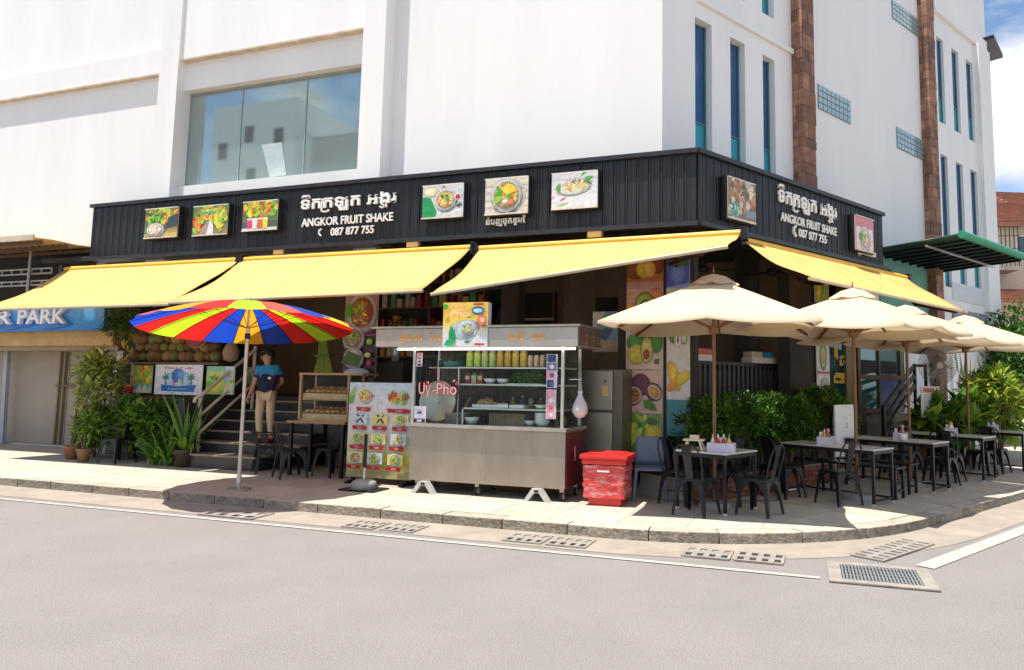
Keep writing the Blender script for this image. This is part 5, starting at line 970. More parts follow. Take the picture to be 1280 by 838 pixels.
# right end plants
q = B_(15.9, 6.05); bush('golden_shrub', 'bright yellow green shrub at the right edge behind the last tables', B_(16.9, 5.62, .128), (.95, .62, .62), 1700, .26, .075, YG, .72, None, 10, 'shrub')
for i, (px, lb) in enumerate(((1186, 'broad leaved plant below the pedestal fan'), (1212, 'low broad leaved plant in front of the golden shrub'), (1250, 'leafy green plant under the golden shrub near the right edge'))):
    s_ = PB(px, 520, 5.9)[0]; bush('broad_leaf_plant', lb, B_(s_, 5.95, .128), (.55, .45, .5), 260, .42, .2, BRT, .35, 'broad leaved plants at the right', 5, 'plant')
for i, (px, dd, h, rr, lb) in enumerate(((1262, 7.6, 2.3, 1.7, 'dense green tree at the right edge, in front of the far houses'), (1300, 6.6, 2.0, 1.8, 'green tree cut by the right edge of the picture'), (1256, 9.5, 1.6, 1.5, 'darker tree beside the white building end'))):
    s_ = PB(px, 480, dd)[0]; t = thing('street_tree', lb, 'tree', B_(s_, dd, .1), RN.uniform(0, 6), 'trees at the right edge'); crown((0, 0, h), (rr, rr, h * .8), 4200, .2, .09, [(.05, .15, .02), (.08, .2, .025), (.03, .09, .015)], clumps=14).build('crown', m_leaf, t); MB().tube([(0, 0, 0), (.05, 0, h * .5), (0, .1, h)], [.12, .09, .05], 8).tube([(.05, 0, h * .5), (.6, .2, h * 1.2)], [.06, .02], 6).tube([(.03, 0, h * .6), (-.6, -.2, h * 1.3)], [.06, .02], 6).build('trunk', m_bark, t)
for o in straps: bpy.data.objects.remove(o)
# ------------------------------------------------------------------ rainbow umbrella
bp = G(298, 612.5); ru = thing('rainbow_umbrella', 'big rainbow striped market umbrella on a steel pole by the kerb', 'umbrella', (bp.x, bp.y, .128), rad(25))
m_cloth = print_mat('umbrella_cloth', .6, .05, 4, .5); m_pole = mat('steel_pole', (.55, .50, .42), .35, metal=.6, var=.15, scale=12)
R_, ze, za_ = 1.49, 2.33, 2.70; N = 20; TM = Matrix.Translation((0, 0, ze)) @ Matrix.Rotation(rad(-6.5), 4, 'X') @ Matrix.Translation((0, 0, -ze))
cO, cB_, cR, cL, cY, cP = (.85, .40, .02), (.01, .06, .50), (.70, .015, .012), (.45, .74, .02), (.86, .66, .05), (.80, .13, .09)
seq = [cB_, cP, cO, cR, cL, cP, cB_, cY, cY, cR] + [cR, cL, cR, cB_, cO, cB_, cR, cL, cR, cB_]
def ucan(r, zE, zA, n, prof, sag, rot0):
    out = []
    for k in range(n):
        mb = MB(); vs = []; M_, J = 8, 4
        for i in range(M_ + 1):
            f = i / M_; z = zA - (zA - zE) * (f ** prof)
            for j in range(J + 1):
                a = rot0 + 2 * math.pi * (k + j / J) / n; e = math.sin(math.pi * j / J); rr = r * f * (1 - sag * .5 * e * f); vs.append(TM @ Vector((rr * math.cos(a), rr * math.sin(a), z - sag * .25 * e * f)))
        mb.add(vs, [(i * (J + 1) + j, (i + 1) * (J + 1) + j, (i + 1) * (J + 1) + j + 1, i * (J + 1) + j + 1) for i in range(M_) for j in range(J)], None, True); out.append(mb)
    return out
for k, mb in enumerate(ucan(R_, ze, za_, N, 1.75, .05, rad(188))):
    mb.c = [seq[k]] * len(mb.f); o = mb.build('panel', m_cloth, ru)
for k in range(N):
    a = rad(188) + 2 * math.pi * k / N; pts = [TM @ Vector((R_ * f * .995 * math.cos(a), R_ * f * .995 * math.sin(a), za_ - (za_ - ze) * (f ** 1.75) - .012)) for f in (.03, .25, .5, .75, 1.0)]
    MB().tube(pts, .006, 4).build('rib', m_blackm, ru)
    if k % 2 == 0: MB().cyl((.03 * math.cos(a), .03 * math.sin(a), ze - .0), TM @ Vector((R_ * .5 * math.cos(a), R_ * .5 * math.sin(a), za_ - (za_ - ze) * (.5 ** 1.75) - .02)), .005, n=4).build('strut', m_blackm, ru)
MB().cyl((0, 0, 0), (.0, 0, 2.36), .027, n=12).cyl((0, 0, 2.3), (0, 0, za_ + .07), .018, n=8).build('pole', m_pole, ru); MB().cyl((0, 0, ze - .16), (0, 0, ze - .08), .04, n=10).build('hub', m_blackm, ru); MB().cyl((0, 0, 0), (0, 0, .025), .17, .16, n=20).build('base_plate', mat('base_steel', (.3, .27, .22), .6, metal=.3), ru); MB().cyl((0, 0, .1), (0, 0, .2), .036, n=12).build('clamp', m_alu, ru)

# ------------------------------------------------------------------ cream parasols
m_cream = mat('cream_canvas', (.68, .56, .39), .85, var=.04, scale=3, sss=.28, bump=.05, dirt=.03); m_pw = mat('parasol_wood', (.20, .085, .03), .45, var=.25, scale=10, stretch=(10, 10, 1)); 
def parasol(label, loc, rz, half=1.42, zE=2.5, zA=3.18):
    t = thing('parasol', label, 'parasol', loc, rz, 'cream parasols on wooden poles'); z0 = loc[2]; zE -= z0; zA -= z0; n = 8; J, M_ = 6, 8
    def rim(k):
        a = k * math.pi / 4; c, s = math.cos(a), math.sin(a); m = max(abs(c), abs(s)); corner = k % 2 == 1
        return Vector((half * c / m, half * s / m, zE - (.05 if corner else 0)))
    for k in range(n):
        p, q = rim(k), rim(k + 1); vs = []
        for i in range(M_ + 1):
            f = .09 + .91 * i / M_
            for j in range(J + 1):
                b = j / J; e = math.sin(math.pi * b); w = p.lerp(q, b); z = zA - .03 - (zA - .03 - w.z) * (f ** 1.03) - .03 * e * f * f; r_ = 1 - .04 * e * f * f; vs.append((w.x * f * r_, w.y * f * r_, z))
        vs += [(v[0], v[1], v[2] - .035) for v in vs[-(J + 1):]]
        mb = MB(); mb.add(vs, [(i * (J + 1) + j, (i + 1) * (J + 1) + j, (i + 1) * (J + 1) + j + 1, i * (J + 1) + j + 1) for i in range(M_ + 1) for j in range(J)], None, True); mb.build('panel', m_cream, t)
        MB().bar(Vector((p.x * .02, p.y * .02, zA - .06)), Vector((p.x * .985, p.y * .985, p.z - .025)), .022, .03).build('rib', m_pw, t)
        mid = Vector((p.x * .5, p.y * .5, zA - (zA - p.z) * .48 - .055)); MB().bar(Vector((p.x * .03, p.y * .03, zE - .05)), mid, .018, .025).build('strut', m_pw, t)
    vs = [(0, 0, zA + .035)]; nn = 24
    for i in range(nn): a = 2 * math.pi * i / nn; vs.append((.17 * math.cos(a), .17 * math.sin(a), zA - .015))
    for i in range(nn): a = 2 * math.pi * i / nn; m = 1 + .05 * math.cos(8 * a); vs.append((.33 * m * math.cos(a), .33 * m * math.sin(a), zA - .135 + .012 * math.cos(8 * a)))
    mb = MB(); mb.add(vs, [(0, 1 + i, 1 + (i + 1) % nn) for i in range(nn)] + [(1 + i, 1 + nn + i, 1 + nn + (i + 1) % nn, 1 + (i + 1) % nn) for i in range(nn)], None, True); mb.build('vent_cap', m_cream, t)
    MB().cyl((0, 0, 0), (0, 0, zA + .02), .024, n=10).build('pole', m_pw, t); MB().cyl((0, 0, zE - .12), (0, 0, zE - .02), .06, .075, n=10).build('hub', m_pw, t); MB().cyl((0, 0, zA + .05), (0, 0, zA + .13), .015, .006, n=8).build('finial', m_pw, t); MB().cyl((0, 0, 0), (0, 0, .07), .22, .2, n=18).build('base', m_conc, t); return t
c1 = A_(-1.5, 9.68); parasol('first cream parasol at the corner, over the square table', (c1.x, c1.y, .128), RA + rad(5), 1.30, 2.53, 3.18)
p2 = B_(9.91, 5.16); parasol('second cream parasol, over the long table behind the corner table', (p2.x, p2.y, .128), RB + rad(2), 1.22, 2.55, 3.12); p3 = B_(12.0, 5.32); parasol('third cream parasol, partly hidden behind the second', (p3.x, p3.y, .128), RB + rad(-6), 1.25, 2.5, 3.05); p4 = B_(14.45, 5.3); parasol('fourth cream parasol, cut by the right edge', (p4.x, p4.y, .128), RB + rad(3), 1.35, 2.5, 3.05)

# ------------------------------------------------------------------ chairs, tables, benches
m_ch = mat('dark_chair_metal', (.014, .0155, .02), .34, metal=.35, var=.35, scale=14, rnd=.15); m_rub = mat('chair_scuff', (.09, .085, .08), .5, metal=.4)
def make_chair(arms=False):
    """metal cafe chair, origin on the ground, looks towards +y"""
    t = thing('metal_armchair' if arms else 'metal_chair', 'x', 'chair', group='dark metal cafe chairs'); h = .45; w = .18; f = .225
    mb = MB(); n = 5; vs = []
    mb.prism([(-w + .03, -w), (w - .03, -w), (w, -w + .03), (w, w - .03), (w - .03, w), (-w + .03, w), (-w, w - .03), (-w, -w + .03)], h - .012, h); mb.prism([(-w, -w), (w, -w), (w, w), (-w, w)], h - .035, h - .013); mb.build('seat', m_ch, t, bevel=.006)
    for sx in (-1, 1):
        for sy in (-1, 1):
            top, bot = Vector((sx * w * 1.0, sy * w * 1.0, h - .036)), Vector((sx * f, sy * f, 0)); mb = MB()
            for ax in (Vector((-sx, 0, 0)), Vector((0, -sy, 0))):
                prof = [(0, .155), (.07, .12), (.16, .082), (.28, .055), (.5, .045), (.8, .036), (1, .028)]; pts = []
                for fr, ww in prof: e = top.lerp(bot, fr); pts.append((e, e + ax * ww))
                for (a, b), (c, d) in zip(pts, pts[1:]): mb.add([a, b, d, c], [(0, 1, 2, 3)])
            o = mb.build('leg', m_ch, t); md = o.modifiers.new('thick', 'SOLIDIFY'); md.thickness = .006; md.offset = 0
            MB().box(-.014, .014, -.014, .014, 0, .02).build('foot', m_rub, o, loc=bot + Vector((-sx * .012, -sy * .012, 0)))
    bt = .86 if not arms else .74; hoop = [(-w + .01, -w + .01, h - .01), (-w - .005, -w - .02, h + .12), (-w - .005, -w - .06, h + .27), (-w + .03, -w - .085, bt - .05), (-w + .08, -w - .092, bt - .008), (0, -w - .095, bt), (w - .08, -w - .092, bt - .008), (w - .03, -w - .085, bt - .05), (w + .005, -w - .06, h + .27), (w + .005, -w - .02, h + .12), (w - .01, -w + .01, h - .01)]
    MB().tube(hoop, .0115, 7).build('back_hoop', m_ch, t)
    sp = MB(); pr = [(.05, -w + .005, h - .01), (.052, -w - .035, h + .14), (.06, -w - .07, h + .28), (.07, -w - .093, bt - .006)]
    for (a, b, c), (d, e, g_) in zip(pr, pr[1:]): sp.add([(-a, b, c), (a, b, c), (d, e, g_), (-d, e, g_)], [(0, 1, 2, 3)])
    o = sp.build('back_splat', m_ch, t); o.modifiers.new('thick', 'SOLIDIFY').thickness = .006
    for a, b in (((-.17, -.17, .16), (.17, .17, .16)), ((.17, -.17, .165), (-.17, .17, .165))): MB().cyl(a, b, .005, n=5).build('cross_brace', m_ch, t)
    if arms:
        for sx in (-1, 1): MB().tube([(sx * w, -w - .07, bt - .08), (sx * (w + .06), -w + .02, bt - .085), (sx * (w + .07), w - .1, bt - .09), (sx * (w + .06), w - .02, bt - .12), (sx * (w + .01), w - .005, h - .02)], .012, 7).build('arm', m_ch, t)
    return t
ch0, ch0u, ar0, ar0u = make_chair(), [False], make_chair(True), [False]
def chair(loc, face, label, arms=False):
    """face: point the chair looks at"""
    d = Vector((face.x - loc.x, face.y - loc.y)); rz = math.atan2(d.y, d.x) - math.pi / 2
    return place(ar0 if arms else ch0, ar0u if arms else ch0u, (loc.x, loc.y, .128), rz, label, 'dark metal cafe chairs')
m_top = mat('table_top_steel', (.62, .61, .58), .3, metal=.35, var=.1, scale=5, dirt=.15)
m_cap = mat('white_foot', (.7, .7, .66), .6)
def table(label, loc, rz, L, Wd, h=.75, lowbar=True, name='cafe_table'):
    t = thing(name, label, 'table', loc, rz, 'metal topped cafe tables'); a, b = L / 2, Wd / 2
    MB().box(-a, a, -b, b, h - .022, h).build('table_top', m_top, t, bevel=.006); MB().box(-a + .01, a - .01, -b + .01, -b + .04, h - .07, h - .023).box(-a + .01, a - .01, b - .04, b - .01, h - .07, h - .023).box(-a + .01, -a + .04, -b + .04, b - .04, h - .069, h - .0235).box(a - .04, a - .01, -b + .04, b - .04, h - .069, h - .0235).build('apron', m_ch, t)
    for sx in (-1, 1):
        for sy in (-1, 1): l = MB().box(-.018, .018, -.018, .018, .02, h - .07).build('leg', m_ch, t, loc=(sx * (a - .03), sy * (b - .03), 0)); MB().box(-.02, .02, -.02, .02, 0, .021).build('foot_cap', m_cap, l)
        if lowbar: MB().box(-.012, .012, -b + .05, b - .05, .05, .075).build('stretcher', m_ch, t, loc=(sx * (a - .03), 0, 0))
    if lowbar: MB().box(-a + .05, a - .05, -.012, .012, .05, .0745).build('stretcher', m_ch, t, loc=(0, -b + .03, 0))
    return t
def bench(label, loc, rz, L):
    t = thing('metal_bench', label, 'bench', loc, rz, 'dark backless benches'); MB().box(-L / 2, L / 2, -.15, .15, .42, .45).build('seat', m_ch, t, bevel=.006)
    for sx in (-1, 1):
        for sy in (-1, 1): MB().box(-.017, .017, -.017, .017, 0, .42).build('leg', m_ch, t, loc=(sx * (L / 2 - .04), sy * .12, 0))
        MB().box(-.014, .014, -.1, .1, .10, .13).build('stretcher', m_ch, t, loc=(sx * (L / 2 - .04), 0, 0))
    return t
BOT = [((.65, .25, .03), (.75, .7, .6)), ((.5, .03, .02), (.7, .7, .68)), ((.70, .46, .06), (.05, .3, .05)), ((.25, .12, .04), (.6, .05, .04)), ((.75, .72, .62), (.7, .3, .05))]
def caddy(label, loc, rz, mug=False, stool=False):
    t = thing('condiment_caddy', label, 'caddy', loc, rz, 'condiment caddies on the tables'); mb = MB(); w, d, h = .17, .10, .11
    mb.box(-w, w, -d, d, 0, .008).box(-w, w, -d, -d + .008, .008, h).box(-w, w, d - .008, d, .008, h).box(-w, -w + .008, -d + .008, d - .008, .008, h).box(w - .008, w, -d + .008, d - .008, .008, h); mb.build('tray', mat('lilac_plastic', (.60, .56, .66), .4, var=.06), t)
    for i, x in enumerate((-.11, -.04, .03, .1)):
        c, k = BOT[(i + RN.randrange(5)) % 5]; b = MB().lathe([(.001, 0), (.028, 0), (.028, .12), (.012, .155), (.012, .165)], 10).build('sauce_bottle', mat('sauce%.2f%.2f' % (c[0], c[1]), c, .3), t, loc=(x, RN.uniform(-.03, .03), .009)); MB().lathe([(.013, .165), (.013, .185), (.005, .215), (.001, .215)], 8).build('cap', mat('cap%.2f%.2f' % (k[0], k[1]), k, .4), b)
    MB().box(-.05, .05, .05, .085, .01, .17).build('napkins', mat('napkin_white', (.8, .8, .8), .8), t)
    if mug: m_ = MB().lathe([(.001, 0), (.055, 0), (.058, .11), (.052, .11), (.05, .01), (.001, .01)], 14).build('mug', mat('white_ceramic', (.78, .77, .74), .25), t, loc=(-.30, -.05, 0)); MB().tube([(.055, 0, .09), (.09, 0, .085), (.092, 0, .04), (.055, 0, .025)], .008, 5).build('handle', MT['white_ceramic'], m_)
    if stool: MB().box(-.13, .13, -.09, .09, .12, .14).box(-.05, .06, -.05, .05, .141, .19).bar((-.12, -.08, 0), (-.08, -.07, .12), .02).bar((.12, -.08, 0), (.08, -.07, .12), .02).bar((-.12, .08, 0), (-.08, .07, .12), .02).bar((.12, .08, 0), (.08, .07, .12), .02).build('holder', mat('cream_plastic', (.7, .62, .45), .5), t, loc=(-.36, .06, 0))
    return t
# corner table
t1 = A_(-1.47, 9.60, .128); rz1 = RA + rad(-24); table('square table nearest the corner, under the first cream parasol', t1, rz1, .78, .78, lowbar=False)
caddy('lilac condiment caddy with bottles on the corner table', A_(-1.36, 9.36, .879), RA, False, True)
pL, pR = G(870.5, 643), G(949.6, 643); chair(pL, t1, 'near left chair at the corner table, back to the street'); chair(pR, t1, 'near right chair at the corner table, back to the street')
for pp, lb in ((pL, 'far right chair at the corner table, behind the parasol pole'), (pR, 'far left chair at the corner table, near the strap leaved plant')):
    q = Vector((2 * t1.x - pp.x, 2 * t1.y - pp.y, 0)); chair(q + (t1 - q) * .12, t1, lb)
# tables along the right street
TB = [(9.79, 'long table under the second cream parasol'), (11.7, 'long table under the third cream parasol'), (13.72, 'long table under the fourth cream parasol'), (15.75, 'last long table at the right edge of the picture')]
for i, (s_, lb) in enumerate(TB):
    table(lb, B_(s_, 5.42, .128), RB + math.pi / 2, 1.45, .60)
    caddy(('lilac condiment caddy on the table under the second parasol', 'condiment caddy beside a white mug under the third parasol', 'condiment caddy on the table under the fourth parasol', 'condiment caddy on the last table at the right')[i], B_(s_ - .02, 5.32 if i else 5.55, .879), RB + rad(20), i == 1)
pc = G(1048.4, 630); chair(pc, B_(9.5, 5.8), 'chair at the near left side of the table under the second parasol'); chair(G(980, 621), B_(9.5, 5.9), 'chair before the brick planter, left of the second parasol table')
chair(B_(9.2, 6.0), B_(9.79, 5.9), 'chair tucked at the far left side of the second parasol table')
bench('black bench at the right side of the second parasol table', B_(10.42, 5.35, .128), RB + math.pi / 2, 1.2); bench('black bench at the left side of the third parasol table', B_(11.08, 5.45, .128), RB + math.pi / 2, 1.2)
for s_, d_, f_, lb in ((12.4, 5.0, 11.7, 'near chair at the right side of the third parasol table'), (12.42, 5.75, 11.7, 'far chair at the right side of the third parasol table'), (13.05, 5.15, 13.7, 'near chair at the left side of the fourth parasol table'), (13.03, 5.85, 13.7, 'far chair at the left side of the fourth parasol table'), (14.4, 5.1, 13.7, 'near chair at the right side of the fourth parasol table'), (14.42, 5.8, 13.7, 'far chair at the right side of the fourth parasol table'), (15.1, 5.1, 15.7, 'near chair at the left side of the last table'), (15.08, 5.75, 15.7, 'far chair at the left side of the last table')): chair(B_(s_, d_), B_(f_, d_), lb)
# left bay chairs
p = G(146, 578.5); chair(p, p - U, 'black metal armchair in front of the potted plants', True)
p = G(362, 597); chair(p, p + Vector((.9, .7, 0)), 'black metal chair on the pavement before the stairs'); p = G(334, 590.5); chair(p, p + Vector((.8, .5, 0)), 'black metal armchair at the right of the stair foot', True); p = G(414, 595); chair(p, p + Vector((-1, .6, 0)), 'black metal chair beside the menu board')
# sandwich case on its table
bt = thing('case_table', 'dark table carrying the sandwich case', 'table', A_(-8.05, 9.95, .128), RA); MB().box(-.62, .55, -.05, .55, .86, .9).build('table_top', mat('tan_board', (.32, .22, .12), .6), bt, bevel=.006)
for x in (-.55, .48):
    for y in (0, .48): MB().box(-.025, .025, -.025, .025, 0, .86).build('leg', m_ch, bt, loc=(x, y, 0))
sc_ = thing('sandwich_case', 'wood framed glass case with two shelves of bread rolls', 'display case', A_(-8.46, 9.92, 1.03), RA); m_cw = mat('case_wood', (.42, .27, .13), .55, var=.2); w, d, h = 1.0, .42, .76
for x in (.02, w - .02):
    for y in (.02, d - .02): MB().box(x - .02, x + .02, y - .02, y + .02, 0, h).build('post', m_cw, sc_)
MB().box(0, w, 0, d, -.001, .03).build('bottom', m_cw, sc_); MB().box(-.01, w + .25, -.01, d + .01, h, h + .035).build('top', m_cw, sc_); MB().box(.04, w - .04, .02, d - .02, .34, .365).build('shelf', m_cw, sc_); MB().box(.04, w - .04, d - .035, d - .022, .03, h).build('back', m_dark, sc_); MB().box(.04, w - .04, .012, .016, .03, h).build('front_glass', glass('case_glass', (.5, .55, .55), .05, .04, .985), sc_)
m_bread = mat('bread_crust', (.52, .30, .11), .7, var=.3, scale=12, rnd=.2)
for z in (.031, .366):
    tr_ = MB().box(.06, w - .06, .03, d - .06, z, z + .09).build('bread_tray', mat('tray_tan', (.55, .42, .25), .7, var=.2), sc_)
    for r in range(3):
        for i in range(8): MB().ell((.13 + i * .105, .09 + r * .11, z + .125 + (.05 if r == 2 else 0)), (.047, .07, .035), 8, 6).build('bread_roll', m_bread, tr_)
# menu board
mbd = thing('menu_board', 'large upright menu board with food photos left of the cart', 'menu board', A_(PA(432, 600, 9.62)[0], 9.62, .128), RA); a, b = PA(432, 478, 9.62), PA(511.5, 478, 9.62); w = b[0] - a[0]; zt_ = a[1] - .128; z0 = .09
MB().box(-.02, w + .02, .004, .1, z0, zt_ + .015).build('frame', m_blackm, mbd)
for x in (.1, w - .1): MB().box(x - .03, x + .03, -.12, .3, 0, .04).build('foot', m_blackm, mbd); MB().box(x - .02, x + .02, .02, .08, .04, z0).build('leg', m_blackm, mbd)
P = Print(.003); h = zt_ - z0; T = lambda f: z0 + h * f
P.grad(0, w, z0, zt_, [(.30, .28, .16), (.62, .58, .12), (.66, .66, .62), (.68, .68, .68), (.66, .68, .70), (.5, .66, .8)], 12)
def lab(x, z, ww): P.poly([(x - ww * .5, z), (x + ww * .46, z - .008), (x + ww * .5, z + .05), (x + ww * .3, z + .058), (x - ww * .2, z + .052), (x - ww * .54, z + .06)], (.42, .01, .015)); P.text('ម្ហូប', x, z + .015, .04, (.8, .75, .7), ww * .3, 'CENTER')
bowl(P, w * .25, T(.86), w * .115, NOOD); P.leaf(w * .03, T(.76), w * .2, w * .08, 1.4, GRN); P.leaf(w * .03, T(.84), w * .16, w * .06, 1.1, LGRN); P.rect(w * .36, w * .4, T(.84), T(.87), (.6, .1, .1)); lab(w * .25, T(.70), w * .22)
P.scatter(w * .78, T(.85), w * .13, h * .07, 34, [YEL, LGRN, CRM, RED, GRN], w * .05, .4); P.poly([(w * .62, T(.84)), (w * .7, T(.92)), (w * .72, T(.88)), (w * .65, T(.80))], RED); lab(w * .8, T(.69), w * .34)
for r, zc in enumerate((.56, .36, .16)):
    for c_, xc in enumerate((.2, .52, .84)):
        col = [(.5, .62, .68), (.72, .62, .2), (.75, .68, .2)][(c_ + r) % 3]; P.rect(w * (xc - .11), w * (xc + .12), T(zc), T(zc + .11), col)
        if r == 0 and c_ < 2: P.poly([(w * (xc - .06), T(zc + .02)), (w * (xc - .04), T(zc + .01)), (w * (xc + .07), T(zc + .10)), (w * (xc + .05), T(zc + .105))], (.02, .02, .03)); P.poly([(w * (xc + .05), T(zc + .01)), (w * (xc + .07), T(zc + .02)), (w * (xc - .03), T(zc + .105)), (w * (xc - .06), T(zc + .10))], (.02, .02, .03)); P.poly([(w * (xc - .03), T(zc + .08)), (w * (xc + .04), T(zc + .08)), (w * xc, T(zc + .06))], WHT)
        else: bowl(P, w * xc, T(zc + .055), w * .085, [RN.choice([LGRN, CRM, (.6, .2, .1)]), CRM, GRN, ORG], asp=.95)
        lab(w * xc, T(zc - .055), w * .22)
P.build('print', mbd)
# pole on a concrete foot
ps = thing('base_pole', 'short black topped pole in a concrete foot on a rubber mat before the menu board', 'pole stand', A_(-6.5, 9.08, .128), RA); MB().box(-.30, .30, -.2, .2, 0, .02).build('mat', m_blackm, ps); MB().lathe([(.001, .15), (.12, .15), (.17, .12), (.19, .021), (.001, .021)], 10).build('concrete_foot', m_conc, ps); MB().cyl((0, 0, .14), (0, 0, .32), .02, n=8).build('tube', m_alu, ps); MB().cyl((0, 0, .32), (0, 0, .80), .026, n=8).build('black_sleeve', m_blackm, ps)

# ------------------------------------------------------------------ food cart
ca = thing('food_cart', 'stainless steel noodle cart with glass display and roof box', 'food cart', A_(-5.83, 9.2, .128), RA); W_, D_ = 2.41, .78; zb, zc = .17, .93; zr0, zr1 = 2.08, 2.35
MB().box(0, W_, 0, D_, zb, zc).build('body', m_steel, ca, bevel=.012)
for x in (1.22,): MB().box(x - .002, x + .002, -.003, -.0005, zb + .02, zc - .01).build('panel_seam', mat('seam', (.40, .37, .33), .5, metal=.5), ca)
MB().box(-.05, W_ + .03, -.06, D_ + .02, zc, zc + .05).build('counter_top', mat('counter_steel', (.48, .44, .39), .3, metal=.8, var=.1), ca, bevel=.01)
MB().box(W_ + .002, W_ + .012, .02, D_ - .02, zb + .02, zc - .02).build('side_panel', mat('dark_red_panel', (.11, .010, .015), .5), ca)
P = Print(0); P.oval(.5, .55, .05, .05, (.7, .1, .2)); P.rect(.47, .53, .4, .6, (.75, .2, .3)); P.text('រ', .5, .45, .1, (.7, .6, .6), .05, 'CENTER'); o = P.build('side_sticker', ca); o.rotation_euler = (0, 0, math.pi / 2); o.location = (W_ + .0125, -.15, .12)
m_fr = mat('frame_steel', (.55, .53, .48), .35, metal=.8)
for x in (.02, W_ - .06):
    for y in (.03, D_ - .05): MB().box(x - .02, x + .02, y - .02, y + .02, zc + .05, zr0).build('post', m_fr, ca)
MB().box(.04, W_ - .08, .028, .034, zc + .05, 1.98).build('front_glass', glass('cart_glass', (.5, .55, .55), .05, .03, .985), ca); MB().box(W_ - .066, W_ - .06, .05, D_ - .07, zc + .05, 1.98).build('side_glass', glass('cart_glass', (.5, .55, .55), .05, .03, .985), ca)
rb_ = MB().box(-.57, W_ + .2, -.12, D_ + .1, zr0, zr1).build('roof_box', mat('roof_steel', (.44, .40, .36), .36, metal=.6, var=.12, scale=3, dirt=.15), ca, bevel=.01); MB().box(-.64, W_ + .24, -.15, D_ + .12, zr1, zr1 + .03).build('roof_lip', m_steel, rb_); MB().box(W_ + .2, W_ + .206, -.1, D_ + .08, zr0 + .02, zr1 - .02).build('roof_side', mat('roof_side', (.16, .10, .08), .4, metal=.4), rb_)
tb = MB(); put_text(tb, 'គុយទាវ', .42 - .57, zr0 + .09, .15, -.121, .38, offset=.012, extrude=.003); put_text(tb, 'រីករាយ', .90 - .57, zr0 + .09, .15, -.121, .22, offset=.012, extrude=.003); put_text(tb, 'លក់ដុំ', 1.60, zr0 + .09, .15, -.121, .22, offset=.012, extrude=.003); put_text(tb, 'ថោក', 1.93, zr0 + .09, .15, -.121, .2, offset=.012, extrude=.003); tb.build('lettering', mat('orange_letter', (.85, .36, .03), .5), rb_)
P = Print(0); 
for x in (.25, .55): 
    for k in range(4): P.rect(x, x + .03, .04 + k * .055, .07 + k * .055, RN.choice([(.6, .5, .45), (.6, .1, .08)]))
o = P.build('side_marks', rb_); o.rotation_euler = (0, 0, math.pi / 2); o.location = (W_ + .207, -.05, zr0)
MB().cyl((-.2, -.10, zr0 - .03), (W_ + .16, -.10, zr0 - .03), .014, n=8).build('light_tube', emit('tube_white', (1, .95, .86), 3.2), ca)
for z, x0 in ((1.80, .72), (1.56, .72), (1.22, .80)): MB().box(x0, W_ - .09, .06 if z > 1.3 else .10, D_ - .1, z - .022, z).build('shelf', m_fr, ca); MB().box(x0 - .01, x0 + .012, .08, .10, zc + .05, z - .022).build('shelf_leg', m_fr, ca)
MB().box(.1, .72, .30, D_ - .1, 1.78, 1.80).build('shelf', m_fr, ca)
MB().box(.06, W_ - .1, D_ - .06, D_ - .045, zc + .05, zr0).build('back_sheet', mat('back_dark', (.10, .075, .055), .7, var=.6, scale=8), ca)
P = Print(.024); 
def neon(s, x, z, sz, wd):
    put_text(P.mb, s, x, z, sz, P._up(), wd, 'LEFT', .05, (.66, .015, .02), 0); put_text(P.mb, s, x + .004, z, sz, P._up(), wd - .008, 'LEFT', -.004, (.88, .72, .68), 0)
neon('Uỷ', .10, 1.40, .24, .20); neon('-', .33, 1.40, .24, .06); neon('Pho', .40, 1.40, .24, .33); P.oval(.72, 1.56, .02, .03, (.75, .05, .05)); P.oval(.68, 1.60, .03, .012, (.8, .5, .5), .6); P.build('neon_name', ca)
# stickers on the posts
for lb_, x, z, w, h, c in (('a', .05, 1.80, .10, .20, [(.55, .15, .2), (.02, .02, .02), (.55, .62, .7)]), ('b', .02, .985, .22, .24, [(.55, .5, .6), (.08, .05, .3), (.02, .02, .03), (.6, .6, .65)]), ('c', W_ - .30, 1.52, .16, .46, [(.55, .55, .65), (.1, .12, .3), (.75, .3, .4), (.02, .04, .15)]), ('d', W_ - .30, 1.10, .15, .4, [(.7, .3, .4), (.75, .7, .72), (.6, .1, .1), (.75, .75, .8)])):
    P = Print(.022); P.rect(x, x + w, z, z + h, (.6, .56, .58)); n = 4
    for i in range(n): P.rect(x + .01, x + w * RN.uniform(.55, .95), z + h * i / n + .008, z + h * (i + 1) / n - .006, RN.choice(c)); P.oval(x + w * .5, z + h * (i + .5) / n, w * .22, h * .07, RN.choice([(.7, .68, .7), *c]))
    P.build('stickers', ca)
m_wh, m_tyre = mat('castor_grey', (.6, .58, .52), .5), mat('rubber', (.02, .02, .02), .8)
for x in (.08, 1.05, 2.33):
    for y in (.12, .66):
        w_ = MB().cyl((-.02, 0, .06), (.02, 0, .06), .06, n=16).build('castor', m_tyre, ca, loc=(x, y, 0)); MB().cyl((-.023, 0, .06), (.023, 0, .06), .042, n=14).build('rim', m_wh, w_); MB().box(-.03, .03, -.02, .035, .11, .17).box(-.03, -.025, -.012, .012, .05, .11).box(.025, .03, -.012, .012, .05, .11).build('fork', m_steel, w_)
for x, k in ((.28, 0), (2.03, 1)):
    js = MB().prism([(-.19, 0), (-.12, 0), (-.04, .11), (.04, .11), (.12, 0), (.19, 0), (.07, .168), (-.07, .168)], -.04, .04, M=Matrix.Translation((x, -.03, 0)) @ Matrix.Rotation(rad(90), 4, 'X')).build('jack_stand', mat('stand_grey', (.5, .49, .46), .5, metal=.3, var=.2), ca); MB().box(x - .03, x + .03, -.076, -.071, .12, .15).build('stand_plate', m_blackm, js)
